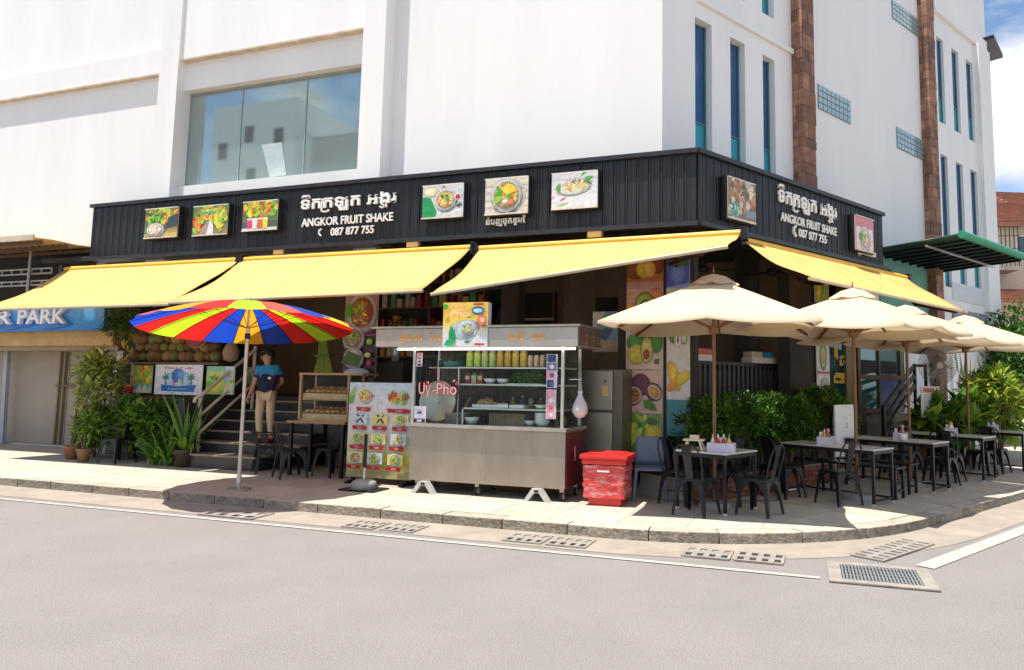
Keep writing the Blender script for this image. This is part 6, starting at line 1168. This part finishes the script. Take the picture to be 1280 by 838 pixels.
# goods on the cart (each its own thing)
def on_cart(x, y, z): return A_(-5.83 + x, 9.2 + y, .128 + z)
GB = 'food and bowls on the cart'; m_red_cap = mat('red_cap', (.4, .03, .03), .4)
m_bag = [mat('bag_lime', (.50, .58, .08), .3, var=.3, scale=20), mat('bag_moss', (.42, .48, .14), .3, var=.4, scale=20), mat('bag_amber', (.52, .30, .03), .3, var=.3, scale=20), mat('bag_gold', (.55, .36, .03), .3, var=.3, scale=20), mat('jar_pink', (.62, .36, .26), .3, var=.5, scale=30), mat('jar_teal', (.05, .32, .36), .3)]
def bagm(w, d, h): return MB().lathe([(.001, 0), (.9, 0), (1, .08), (.97, .5), (1, .9), (.92, 1), (.001, 1)], 12, M=Matrix.Diagonal((w / 2, d / 2, h, 1)))
x = .80; names = [('lime green', 0), ('lime green', 0), ('moss green', 1), ('moss green', 1), ('amber', 2), ('amber', 2), ('golden', 3), ('golden', 3), ('pink speckled', 4), ('pink speckled', 4), ('pink speckled', 4), ('teal', 5)]; cnt = {}
for nm, k in names:
    w = .115 if k < 4 else .085; h = .21 if k < 4 else .15; cnt[nm] = cnt.get(nm, 0) + 1; tot = sum(1 for q in names if q[0] == nm)
    t = thing('pickle_jar', '%s%s jar on the top shelf of the cart' % ({1: 'left ', 2: 'right ', 3: 'rightmost '}[cnt[nm]] if tot == 2 else ({1: 'leftmost ', 2: 'middle ', 3: 'rightmost '}[cnt[nm]] if tot == 3 else ''), nm), 'jar', on_cart(x + w / 2, .16, 1.801), RA, 'jars on the cart shelf'); bagm(w * .93, .11, h).build('jar', m_bag[k], t); MB().cyl((0, 0, h), (0, 0, h + .02), w * .38, n=12).build('lid', mat('jar_lid', (.5, .45, .3), .5), t); x += w + (.006 if k < 4 else .008)
m_bowl = mat('white_bowl', (.72, .72, .70), .3, var=.04)
def bowl3(lb, x, y, z, r, h, m=None, n=1):
    t = thing('bowl', lb, 'bowl', on_cart(x, y, z), RA, GB)
    for i in range(n): MB().lathe([(.001, 0), (r * .5, 0), (r, h), (r * .95, h), (r * .48, .012), (.001, .012)], 18).build('bowl', m or m_bowl, t, loc=(0, 0, i * h * .35))
bowl3('left white bowl on the cart middle shelf', 1.17, .2, 1.561, .10, .075); bowl3('right white bowl on the cart middle shelf', 1.37, .2, 1.561, .10, .075); bowl3('black bowl stack behind the white bowls on the cart', 1.25, .42, 1.561, .13, .1, m_blackm, 3)
bowl3('white bowl with ladle on the cart counter', 1.05 - .17, .22, .981, .12, .10); bowl3('stack of white bowls at the right of the cart counter', 1.98, .22, .981, .115, .08, None, 5); bowl3('small white bowl beside the bowl stack on the cart', 1.78, .26, .981, .09, .075); bowl3('white container on the lower shelf at the cart right', 1.98, .2, 1.221, .12, .06)
t = thing('herb_pile', 'pile of fresh green herbs on the cart middle shelf', 'herbs', on_cart(1.75, .22, 1.561), RA); crown((0, 0, .07), (.26, .12, .09), 420, .07, .03, [(.16, .36, .04), (.22, .44, .06), (.1, .25, .03)], shell=.1).build('leaves', m_leaf, t); MB().box(-.28, .28, -.12, .12, 0, .012).build('tray', m_fr, t)
t = thing('large_pot_lid', 'large round steel tray leaning inside the cart glass', 'tray', on_cart(.26, .26, .985), RA); MB().lathe([(.001, 0), (.29, 0), (.31, .02), (.30, .03), (.28, .012), (.001, .012)], 28, M=Matrix.Translation((0, .06, .305)) @ Matrix.Rotation(rad(82), 4, 'X')).build('dish', mat('brushed_tray', (.5, .47, .38), .3, metal=.7, var=.15, scale=4), t); MB().cyl((0, .03, .305), (0, .05, .305), .03, n=12).build('boss', m_fr, t)
t = thing('soup_pot', 'wide steel soup pot with ladle behind the cart glass', 'pot', on_cart(.60, .34, .981), RA); MB().lathe([(.001, 0), (.2, 0), (.21, .15), (.22, .15), (.2, .14), (.19, .015), (.001, .015)], 20).build('pot', mat('pot_steel', (.5, .49, .46), .35, metal=.6), t); MB().cyl((.02, 0, .1), (.16, .05, .38), .01, n=6).build('ladle', mat('wood_ladle', (.5, .32, .12), .6), t)
t = thing('food_tray', 'tray of dried snacks on the lower cart shelf', 'tray', on_cart(1.12, .24, 1.221), RA); MB().box(-.2, .2, -.1, .1, 0, .045).build('tray', m_bowl, t)
for i in range(14): MB().tube([(RN.uniform(-.17, .1), RN.uniform(-.08, .08), .06 + .02 * (i % 3)), (RN.uniform(-.05, .17), RN.uniform(-.08, .08), .07 + .025 * (i % 3))], .012, 5).build('snack', mat('snack_tan', (.45, .28, .13), .8, rnd=.3), t)
for i, (x, z, c, lb) in enumerate(((.82, 1.561, (.35, .02, .03), 'dark red seasoning box on the cart middle shelf'), (.92, 1.561, (.5, .42, .2), 'yellow labelled seasoning bottle on the cart middle shelf'), (1.02, 1.561, (.45, .06, .05), 'red spice jar on the cart middle shelf'))):
    t = thing('seasoning', lb, 'jar', on_cart(x, .2, z), RA); MB().box(-.04, .04, -.04, .04, 0, .13).build('body', mat('sea%d' % i, c, .5), t, bevel=.01); MB().box(-.035, .035, -.0425, -.0405, .06, .11).build('label', mat('label_cream', (.65, .6, .4), .6), t); MB().cyl((0, 0, .13), (0, 0, .16), .03, n=10).build('cap', mat('seacap%d' % i, (.3, .02, .03) if i != 1 else (.1, .25, .05), .5), t)
t = thing('teal_tub', 'teal tub of greens on the upper left shelf of the cart', 'tub', on_cart(.42, .48, 1.801), RA); MB().lathe([(.001, 0), (.16, 0), (.18, .09), (.16, .09), (.001, .08)], 14).build('tub', mat('teal_plastic', (.05, .22, .22), .5), t); crown((.12, 0, .12), (.16, .1, .05), 90, .07, .03, HED, shell=.1).build('greens', m_leaf, t)
bx = thing('brown_crate', 'brown box under the lower shelf inside the cart', 'box', on_cart(1.42, .35, .981), RA); MB().box(-.28, .28, -.1, .1, 0, .16).build('box', mat('brown_box', (.22, .15, .08), .7, var=.3), bx); MB().box(-.281, .281, -.03, .03, .155, .163).build('tape', m_beige, bx)
k = 0
for z, n0, x0 in ((1.561, 9, .9), (1.801, 4, .16), (.981, 10, .9), (1.221, 7, .95)):
    for i in range(n0):
        x = x0 + i * .145 + RN.uniform(-.02, .02)
        if x > 2.2: continue
        c = RN.choice([(.30, .05, .03), (.45, .3, .08), (.10, .2, .06), (.35, .16, .06), (.5, .45, .35), (.06, .09, .2), (.22, .1, .05)]); h = RN.uniform(.09, .17)
        t = thing('seasoning_bottle', 'small seasoning bottle crowded at the back of the cart shelves', 'bottle', on_cart(x, .55 + RN.uniform(-.03, .03), z), RA, 'seasoning bottles at the back of the cart'); MB().lathe([(.001, 0), (.035, 0), (.035, h * .75), (.016, h * .9), (.001, h * .9)], 9).build('bottle', mat('bt%.2f' % c[0], c, .35), t); MB().cyl((0, 0, h * .9), (0, 0, h), .018, n=8).build('cap', RN.choice([m_let, m_red_cap, m_blackm]), t)
for x, z, lb in ((1.62, 1.221, 'white tray of sliced meat on the lower cart shelf'), (1.38, 1.221, 'white tray of noodles on the lower cart shelf')):
    t = thing('food_tray', lb, 'tray', on_cart(x, .22, z), RA, GB); MB().box(-.11, .11, -.09, .09, 0, .05).build('tray', m_bowl, t, bevel=.008)
    for i in range(10): MB().ell((RN.uniform(-.08, .08), RN.uniform(-.06, .06), .055), (.03, .025, .015), 7, 5).build('food', mat('food%s' % (x > 1.5), (.42, .16, .1) if x > 1.5 else (.68, .6, .42), .6), t)
# bag hanging on the cart side
bg_ = thing('plastic_bag', 'white and pink plastic bag hanging at the right side of the cart', 'bag', on_cart(W_ + .16, .12, 1.12), RA); m_pb = mat('thin_plastic', (.78, .72, .73), .35, var=.1, sss=.3)
MB().lathe([(.001, .0), (.06, .01), (.11, .08), (.10, .17), (.05, .27), (.025, .32), (.04, .36)], 12).build('bag', m_pb, bg_); MB().ell((0, 0, .07), (.085, .085, .06), 10, 6).build('contents', mat('pink_fill', (.7, .35, .4), .6), bg_); MB().tube([(.02, 0, .33), (.01, 0, .45), (-.03, 0, .52), (-.01, 0, .44), (-.02, 0, .33)], .006, 5).build('handle', m_pb, bg_); MB().bar((-.16, 0, .52), (0.02, 0, .52), .012).build('hook', m_fr, bg_)
# yellow picture box standing on the cart front
yb = thing('picture_box', 'bright yellow and green noodle advert box on the cart roof edge', 'sign', on_cart(.60, -.20, 2.08), RA + rad(5)); a, b = PA(569.5, 379, 9.0), PA(622.5, 434, 9.0); w, h = b[0] - a[0], a[1] - b[1]
MB().box(0, w, .002, .13, 0, h).build('box', mat('box_white', (.6, .6, .58), .5), yb); P = Print(.001); P.rect(0, w, 0, h, (.72, .72, .74)); P.grad(0, w, h * .3, h, [(.70, .70, .6), (.82, .62, .1), (.85, .48, .08), (.85, .55, .12)], 8)
P.oval(w * .5, h * .38, w * .34, h * .22, (.55, .70, .78), .2, 20); P.oval(w * .55, h * .40, w * .26, h * .2, (.62, .76, .74), n=20); bowl(P, w * .55, h * .40, w * .15, [(.6, .6, .35), (.5, .55, .2), CRM], asp=.95); P.leaf(w * .25, h * .06, h * .42, w * .16, 1.7, (.01, .28, .06)); P.leaf(w * .05, h * .03, w * .3, h * .16, .4, (.01, .4, .12)); P.leaf(w * .5, h * .1, w * .14, h * .06, 0, (.02, .3, .1)); P.leaf(w * .55, h * .64, w * .12, h * .05, .3, GRN); P.oval(w * .07, h * .90, w * .05, h * .07, (.05, .4, .02)); P.oval(w * .88, h * .58, w * .11, h * .12, (.8, .22, .06)); P.oval(w * .9, h * .6, w * .05, h * .06, (.85, .45, .45))
P.oval(w * .8, h * .8, w * .15, h * .1, (.03, .12, .2), n=16, jit=.06); P.oval(w * .8, h * .80, w * .12, h * .06, (.25, .55, .75), n=16); P.text('HUY', w * .8, h * .77, h * .09, (.8, .85, .85), w * .18, 'CENTER', .02); P.rect(w * .70, w * .92, h * .93, h * .97, (.35, .03, .02)); P.text('Phở'.replace('ở', 'o'), w * .2, h * .68, h * .2, (.85, .72, .4), w * .4, 'LEFT', .01); P.rect(w * .74, w * .80, h * .36, h * .45, (.5, .22, .12)); P.rect(w * .74, w * .96, h * .03, h * .07, (.6, .02, .03)); P.build('print', yb)

# ------------------------------------------------------------------ fridge, red boxes, plastic chair
fg = thing('fridge', 'two door brushed steel fridge standing behind the cart', 'fridge', A_(-3.62, 10.35, .128), RA); MB().box(0, .66, 0, .6, .06, 1.80).build('body', mat('fridge_side', (.14, .12, .1), .4, metal=.3), fg, bevel=.015)
for z0, z1 in ((.1, 1.16), (1.19, 1.78)): dr = MB().box(.0, .52, -.05, -.002, z0, z1).build('door', mat('fridge_steel', (.33, .30, .25), .35, metal=.7, var=.08, stretch=(1, 1, .2)), fg, bevel=.012); MB().box(.02, .04, -.075, -.051, (z0 + z1) / 2 - .15, (z0 + z1) / 2 + .15).build('handle', m_steel, dr)
P = Print(-.052); P.rect(.36, .46, 1.40, 1.55, (.55, .45, .25)); P.oval(.41, 1.47, .03, .05, (.7, .4, .05)); P.oval(.41, 1.62, .02, .02, (.05, .05, .05)); P.build('energy_label', fg); MB().box(.05, .55, .1, .5, 0, .06).build('base', m_blackm, fg)
m_red = mat('red_crate_plastic', (.62, .02, .015), .32, var=.08, scale=6, spec=.6); m_wrap = mat('cling_wrap', (.62, .045, .04), .2, var=.15, scale=9, bump=1.0, bscale=16, stretch=(1, 1, 3))
_t = m_wrap.node_tree; _n = _t.nodes.new('ShaderNodeTexNoise'); _n.inputs['Scale'].default_value = 5.5; _n.inputs['Detail'].default_value = 7; _n.inputs['Distortion'].default_value = 1.2; _m = _t.nodes.new('ShaderNodeMapping'); _m.inputs['Scale'].default_value = (1, 1, 3.2); _c = _t.nodes.new('ShaderNodeTexCoord'); _t.links.new(_c.outputs['Object'], _m.inputs[0]); _t.links.new(_m.outputs[0], _n.inputs['Vector'])
_r = _t.nodes.new('ShaderNodeMapRange'); _r.inputs['From Min'].default_value = .47; _r.inputs['From Max'].default_value = .66; _r.inputs['To Max'].default_value = .8; _t.links.new(_n.outputs['Fac'], _r.inputs['Value']); _x = _t.nodes.new('ShaderNodeMix'); _x.data_type = 'RGBA'; _b = _t.nodes['Principled BSDF']; _o = _b.inputs['Base Color'].links[0].from_socket; _t.links.new(_r.outputs[0], _x.inputs['Factor']); _t.links.new(_o, _x.inputs[6]); _x.inputs[7].default_value = (.72, .42, .42, 1); _t.links.new(_x.outputs[2], _b.inputs['Base Color'])
rc = thing('red_boxes', 'stack of red plastic boxes wrapped in film with a red lid beside the cart', 'boxes', A_(-3.14, 9.13, .128), RA + rad(3)); w, d = .56, .50
MB().prism([(.06, .05), (w - .06, .05), (w - .06, d - .05), (.06, d - .05)], 0, .13).build('lower_box', m_red, rc, bevel=.012); mb = MB()
N = 7; vs = []
for (xa, ya, xb, yb_) in ((0, 0, w, 0), (w, 0, w, d), (w, d, 0, d), (0, d, 0, 0)):
    for i in range(9): f = i / 9; vs.append((xa + (xb - xa) * f, ya + (yb_ - ya) * f))
rows = 10; L_ = len(vs); pts = []
for r in range(rows + 1):
    for i, (x, y) in enumerate(vs): k = 1 + .03 * math.sin(r * 2.1 + i * .9) * RN.random() + (.02 if r in (4, 8) else 0); pts.append(((x - w / 2) * k * (.97 + .03 * r / rows) + w / 2, (y - d / 2) * k * (.97 + .03 * r / rows) + d / 2, .10 + .42 * r / rows + RN.uniform(-.004, .004)))
mb.add(pts, [(r * L_ + i, r * L_ + (i + 1) % L_, (r + 1) * L_ + (i + 1) % L_, (r + 1) * L_ + i) for r in range(rows) for i in range(L_)], None, True); mb.build('wrapped_box', m_wrap, rc)
MB().box(.05, w - .05, .05, d - .05, .13, .515).build('inner_box', m_red, rc); lid = MB().prism([(-.02, -.02), (w + .02, -.02), (w + .02, d + .02), (-.02, d + .02)], .53, .60).prism([(-.045, -.045), (w + .045, -.045), (w + .045, d + .045), (-.045, d + .045)], .60, .66).build('lid', m_red, rc, bevel=.02); MB().box(.04, w - .04, .04, d - .04, .655, .675).build('lid_panel', m_red, lid, bevel=.008)
MB().box(.2, .36, -.03, -.012, .44, .46).build('handle', mat('white_plastic', (.75, .72, .7), .4), rc)
m_bl = mat('grey_blue_plastic', (.13, .17, .24), .45, var=.1)
pp = A_(-2.45, 10.0, .128); pc_ = thing('plastic_chair', 'grey blue plastic chair behind the red boxes', 'chair', pp, RA + rad(15)); 
MB().box(-.22, .22, -.22, .2, .40, .44).build('seat', m_bl, pc_, bevel=.015)
vs = []
for j in range(6):
    for i in range(7): x = (i / 6 - .5) * (.42 - .03 * j / 5); vs.append((x, .2 + .05 * j / 5 + .12 * (x * x) * -1, .44 + .40 * j / 5))
mb = MB(); mb.add(vs, [(j * 7 + i, j * 7 + i + 1, (j + 1) * 7 + i + 1, (j + 1) * 7 + i) for j in range(5) for i in range(6)], None, True); o = mb.build('backrest', m_bl, pc_); o.modifiers.new('thick', 'SOLIDIFY').thickness = .02
for sx in (-1, 1):
    for sy in (-1, 1): MB().cyl((sx * .19, sy * .18 - .01, .41), (sx * .23, sy * .23, 0), .028, .02, n=8).build('leg', m_bl, pc_)

# ------------------------------------------------------------------ shelf and flowers inside, behind the cart
q = PA(515, 405, 13.2); su = thing('drinks_shelf', 'dark shelf of bottles and boxes inside the restaurant behind the cart roof', 'shelf', A_(q[0] - .9, 13.2, FL), RA); h_ = 2.6
MB().box(0, 2.6, .25, .28, 0, h_).build('back', m_dark, su)
for x in (0, 1.28, 2.56): MB().box(x, x + .04, 0, .25, 0, h_).build('upright', m_wood, su)
for k in range(5):
    z = .35 + k * .52; b_ = MB().box(.04, 2.56, .01, .249, z - .03, z).build('board', m_wood, su); x = .1
    while x < 2.5:
        w_ = RN.uniform(.06, .16); hh_ = RN.uniform(.16, .36); c = RN.choice([(.5, .2, .05), (.1, .3, .12), (.5, .42, .3), (.35, .04, .04), (.06, .12, .3), (.6, .5, .1)]); MB().box(x, x + w_, .05, .2, z + .001, z + hh_).build('package', mat('pk%.2f%.2f' % (c[0], c[1]), c, .6), b_); x += w_ + RN.uniform(.02, .12)
q = PA(500, 400, 11.6); fv = thing('flower_vase', 'vase of orange flowers at the dark doorway above the cart roof', 'flowers', A_(q[0], 11.5, 2.05), RA); MB().lathe([(.001, 0), (.07, 0), (.09, .2), (.05, .3), (.06, .34)], 12).build('vase', glass('vase_glass', (.5, .55, .55), .3, .1), fv); crown((0, 0, .62), (.22, .22, .2), 160, .09, .05, [(.5, .16, .03), (.42, .1, .02), (.15, .2, .04)], shell=.2).build('flowers', m_leaf, fv); MB().tube([(0, 0, .2), (.03, 0, .45), (.0, 0, .6)], .015, 5).build('stems', m_bark, fv); MB().box(-.3, .3, -.2, .2, -.7, -.001).build('stand', m_dark, fv)
# ------------------------------------------------------------------ pedestal fan, notice banner, right end bits
q = PB(1172, 457, 6.3); fn = thing('pedestal_fan', 'large round wire guard fan standing beside the right door', 'fan', B_(q[0], 6.3, .128), RB - rad(42)); zf = q[1] - .128; rf = .40
m_wire = mat('fan_wire', (.33, .30, .26), .4, metal=.6)
g_ = MB()
for k in range(54):
    a = k * 2 * math.pi / 54
    for sy, dp in ((-1, .09), (1, .07)): g_.tube([(.06 * math.cos(a), sy * dp, zf + .06 * math.sin(a)), (.24 * math.cos(a), sy * dp * .95, zf + .24 * math.sin(a)), (rf * math.cos(a), 0, zf + rf * math.sin(a))], .0048, 3, caps=False)
for r_, y in ((rf, 0), (.24, -.086), (.12, -.09), (.3, -.06)): g_.tube([(r_ * math.cos(t / 24 * 6.2832), y, zf + r_ * math.sin(t / 24 * 6.2832)) for t in range(25)], .006 if r_ == rf else .004, 4, caps=False)
g_.build('guard', m_wire, fn); MB().cyl((0, -.1, zf), (0, -.085, zf), .07, n=16).build('badge', mat('fan_badge', (.4, .36, .3), .4, metal=.4), fn); MB().cyl((0, .05, zf), (0, .22, zf), .08, n=14).build('motor', m_blackm, fn)
for k in range(3):
    a0 = k * 2.094; vs = [(.04 * math.cos(a0), -.01, zf + .04 * math.sin(a0))] + [(r_ * math.cos(a0 + t_), y, zf + r_ * math.sin(a0 + t_)) for r_, t_, y in ((.15, -.25, -.03), (.30, -.35, -.035), (.32, .25, .02), (.17, .6, .03))]
    MB().add(vs, [(0, 1, 2, 3, 4)]).build('blade', mat('fan_blade', (.32, .29, .24), .4, metal=.3), fn)
MB().cyl((0, .14, 0), (0, .14, zf), .022, n=8).build('stem', m_blackm, fn); MB().cyl((0, .14, 0), (0, .14, .05), .22, .2, n=18).build('base', m_blackm, fn)
def d_notice(P, w, h): P.rect(0, w, 0, h, (.62, .62, .66)); P.rect(w * .1, w * .7, h * .8, h * .94, (.5, .12, .08)); [P.rect(w * .1, w * RN.uniform(.4, .7), h * (.7 - i * .08), h * (.72 - i * .08), (.25, .25, .32)) for i in range(7)]; P.scatter(w * .84, h * .55, w * .06, h * .24, 8, [YEL, (.3, .3, .1)], w * .07, 1)
poster('white notice banner standing left below the pedestal fan', 'B', 1151, 483, 1175, 522, 6.15, d_notice, 'notice_banner')
wb = PB(1053, 515, 6.2); t = thing('white_board_back', 'plain white board leaning at the end of the hedge', 'board', B_(wb[0], 6.15, .128), RB); MB().box(-.32, .3, 0, .04, .35, 1.28).build('panel', m_let, t, bevel=.015); MB().box(-.28, -.24, .045, .08, 0, 1.1).box(.22, .26, .045, .08, 0, 1.1).build('leg', m_alu, t)
bp2 = thing('raised_brick_bed', 'red brown brick bed behind the third parasol pole', 'planter', B_(PB(1148, 530, 6.3)[0], 6.3, .128), RB); L_ = PB(1200, 530, 6.3)[0] - PB(1148, 530, 6.3)[0]; MB().box(0, L_, .03, 1.2, 0, .75).build('body', m_conc, bp2); bk1 = None
for r in range(10):
    x = .0
    while x < L_ - .2: part('brick', bk0, bp2, (x + (.1 if r % 2 else 0), .0, .005 + r * .075)); x += .226
mw = wall_holes(wB - .07, PB(1188, 470, wB)[0], PB(1243, 470, wB)[0], .13, PB(1215, 432, wB)[1], [], name='mural_panel', xf=BA)
mu = Print(wB - .072); x0, x1 = PB(1192, 470, wB)[0], PB(1240, 470, wB)[0]; zc = PB(1215, 460, wB)[1]
for i in range(16): xx = RN.uniform(x0, x1); mu.leaf(xx, zc - .7 + RN.random() * .5, RN.uniform(.5, 1.0), .10, RN.uniform(1.0, 2.2), RN.choice([(.18, .3, .12), (.3, .36, .2), (.5, .42, .15)]))
o = mu.mb.build('mural_print', print_mat(), bld, xf=BA)

# ------------------------------------------------------------------ person on the stairs
def skin_body(name, pts, edges, rad_, m, parent, sub=2, root=0):
    me = bpy.data.meshes.new(name); me.from_pydata(pts, edges, []); o = bpy.data.objects.new(name, me); COL.objects.link(o); md = o.modifiers.new('skin', 'SKIN'); md.use_smooth_shade = True
    for i, r in enumerate(rad_): sv = me.skin_vertices[0].data[i]; sv.radius = r if isinstance(r, tuple) else (r, r); sv.use_root = (i == root)
    o.modifiers.new('sub', 'SUBSURF').levels = sub; o.modifiers['sub'].render_levels = sub
    dg = bpy.context.evaluated_depsgraph_get(); m2 = bpy.data.meshes.new_from_object(o.evaluated_get(dg)); m2.name = name; bpy.data.objects.remove(o); m2.materials.clear(); m2.materials.append(m)
    for p in m2.polygons: p.use_smooth = True
    ob = bpy.data.objects.new(name, m2); COL.objects.link(ob); ob.parent = parent; return ob
m_skin = mat('skin', (.40, .22, .14), .5, var=.06); pf = A_(PA(330, 549, 10.54)[0], 10.54); pe = thing('person', 'person in blue and navy shirt and beige trousers standing on the stairs', 'person', (pf.x, pf.y, .562), rad(6)); pe.scale = (1.03, 1.03, 1.03)
# local: x right, y back, z up; the figure looks to -y and to its right (picture left)
J = {'pel': (0, 0, .88), 'bel': (0, -.01, 1.0), 'che': (0, 0, 1.2), 'nek': (-.005, .0, 1.36), 'hd0': (-.01, -.015, 1.43), 'hd1': (-.02, -.02, 1.50), 'hd2': (-.025, -.01, 1.57),
     'shR': (-.155, .0, 1.30), 'elR': (-.215, .02, 1.04), 'wrR': (-.27, -.06, .83), 'haR': (-.285, -.075, .76), 'shL': (.155, .0, 1.30), 'elL': (.235, .10, 1.06), 'wrL': (.12, .16, .95), 'haL': (.06, .17, .93),
     'hiR': (-.085, 0, .83), 'knR': (-.095, -.03, .46), 'anR': (-.085, .03, .08), 'toR': (-.11, -.12, .035), 'hiL': (.085, 0, .83), 'knL': (.10, -.05, .46), 'anL': (.12, .02, .08), 'toL': (.10, -.13, .035)}
ks = list(J); ix = {k: i for i, k in enumerate(ks)}
ed = [('pel', 'bel'), ('bel', 'che'), ('che', 'nek'), ('nek', 'hd0'), ('hd0', 'hd1'), ('hd1', 'hd2'), ('che', 'shR'), ('shR', 'elR'), ('elR', 'wrR'), ('wrR', 'haR'), ('che', 'shL'), ('shL', 'elL'), ('elL', 'wrL'), ('wrL', 'haL'), ('pel', 'hiR'), ('hiR', 'knR'), ('knR', 'anR'), ('anR', 'toR'), ('pel', 'hiL'), ('hiL', 'knL'), ('knL', 'anL'), ('anL', 'toL')]
rr = {'pel': (.115, .085), 'bel': (.125, .09), 'che': (.145, .10), 'nek': .05, 'hd0': .068, 'hd1': (.082, .095), 'hd2': (.062, .07), 'shR': .055, 'elR': .038, 'wrR': .027, 'haR': (.035, .02), 'shL': .055, 'elL': .038, 'wrL': .027, 'haL': (.035, .02), 'hiR': .085, 'knR': .056, 'anR': .04, 'toR': .035, 'hiL': .085, 'knL': .056, 'anL': .04, 'toL': .035}
skin_body('body', [J[k] for k in ks], [(ix[a], ix[b]) for a, b in ed], [{'pel': (.09, .06), 'bel': (.085, .055), 'che': (.095, .06), 'hiR': .06, 'hiL': .06, 'shR': .048, 'shL': .048}.get(k, rr[k]) for k in ks], m_skin, pe)
def sub_body(name, keys, grow, m, over=None):
    o_ = dict(J); o_.update(over or {}); e2 = [(keys.index(a), keys.index(b)) for a, b in ed if a in keys and b in keys]
    return skin_body(name, [o_[k] for k in keys], e2, [((rr[k][0] + grow, rr[k][1] + grow) if isinstance(rr[k], tuple) else rr[k] + grow) for k in keys], m, pe)
lo_ = lambda a, b, f: tuple(J[a][i] * (1 - f) + J[b][i] * f for i in range(3))
sub_body('trousers', ['pel', 'hiR', 'knR', 'anR', 'hiL', 'knL', 'anL'], .014, mat('beige_cotton', (.52, .41, .27), .85, var=.1, bump=.2, bscale=14), {'anR': lo_('knR', 'anR', .93), 'anL': lo_('knL', 'anL', .93), 'pel': (0, 0, .855)})
sh = sub_body('shirt', ['bel', 'che', 'shR', 'elR', 'shL', 'elL', 'pel', 'nek'], .026, mat('navy_cotton', (.006, .010, .04), .85, var=.1), {'elR': lo_('shR', 'elR', .66), 'elL': lo_('shL', 'elL', .66), 'pel': (0, 0, .865), 'nek': (0, 0, 1.315)})
sh.data.materials.append(mat('blue_cotton', (.02, .22, .42), .85, var=.1))
for p in sh.data.polygons:
    if p.center.z > 1.19 and p.center.x > -.2: p.material_index = 1
MB().ell((.075, -.128, 1.13), (.03, .008, .025), 8, 5).build('shirt_badge', mat('badge_pale', (.7, .72, .74), .7), pe)
hd = Vector((-.02, -.03, 1.50)); tw = Matrix.Translation(hd) @ Matrix.Rotation(rad(-38), 4, 'Z')
def hp(x, y, z): return tw @ Vector((x, y, z))
hm = MB(); 
for i in range(150):
    th = RN.uniform(0, 6.283); ph = RN.uniform(.0, 1.5); p = Vector((.098 * math.cos(th) * math.cos(ph), .108 * math.sin(th) * math.cos(ph) + .012, .05 + .085 * math.sin(ph)))
    if p.y < -.06 and p.z < .075: continue
    hm.ell(hp(*p), (.026, .026, .02), 6, 4)
for x, y, z in ((.085, .03, .02), (-.085, .03, .02), (.05, .085, 0), (-.05, .085, 0), (0, .1, .01), (.075, .06, -.03), (-.075, .06, -.03), (0, .095, -.04)): hm.ell(hp(x, y, z), (.035, .035, .045), 7, 5)
hm.build('hair', mat('black_hair', (.008, .007, .006), .5), pe)
fc = MB().ell(hp(0, -.105, -.01), (.016, .02, .02), 8, 5).ell(hp(.095, 0, -.01), (.012, .02, .03), 6, 5).ell(hp(-.095, 0, -.01), (.012, .02, .03), 6, 5); fc.build('nose_and_ears', m_skin, pe)
[MB().ell(hp(q, -.094, .018), (.015, .008, .009), 7, 5).build('eye', mat('eye_dark', (.02, .015, .012), .3), pe) for q in (.033, -.033)]; [MB().ell(hp(q, -.094, .040), (.020, .008, .005), 7, 5).build('eyebrow', mat('brow', (.012, .01, .008), .6), pe) for q in (.034, -.034)]; MB().ell(hp(0, -.096, -.05), (.024, .01, .007), 8, 4).build('mouth', mat('lip', (.35, .12, .1), .5), pe)
for kx, sg in (('haR', -1), ('haL', 1)):
    b_ = Vector(J[kx]); hb = MB()
    for i, (ox, L) in enumerate(((-.024, .062), (-.008, .072), (.008, .068), (.022, .055))): hb.tube([b_ + Vector((.004, ox, -.0)), b_ + Vector((-.004 * sg, ox * 1.1, -.035)), b_ + Vector((.012, ox * 1.1 - .006, -.035 - L * .6))], [.011, .010, .008], 6)
    hb.tube([b_ + Vector((0, -.028, .02)), b_ + Vector((.0, -.048, -.008)), b_ + Vector((.006, -.052, -.03))], [.012, .011, .008], 6); hb.build('fingers', m_skin, pe)
for kx, tx in (('anR', 'toR'), ('anL', 'toL')):
    a, b = Vector(J[kx]), Vector(J[tx]); MB().ell(((a.x + b.x) / 2, (a.y + b.y) / 2 - .005, .042), (.052, .135, .042), 10, 6).build('shoe', mat('maroon_shoe', (.10, .015, .02), .5), pe)
wr = Vector(J['wrR']); MB().cyl(wr + Vector((-.004, 0, .012)), wr + Vector((.004, 0, -.012)), .034, n=12).build('wrist_band', mat('red_band', (.5, .03, .03), .5), pe)
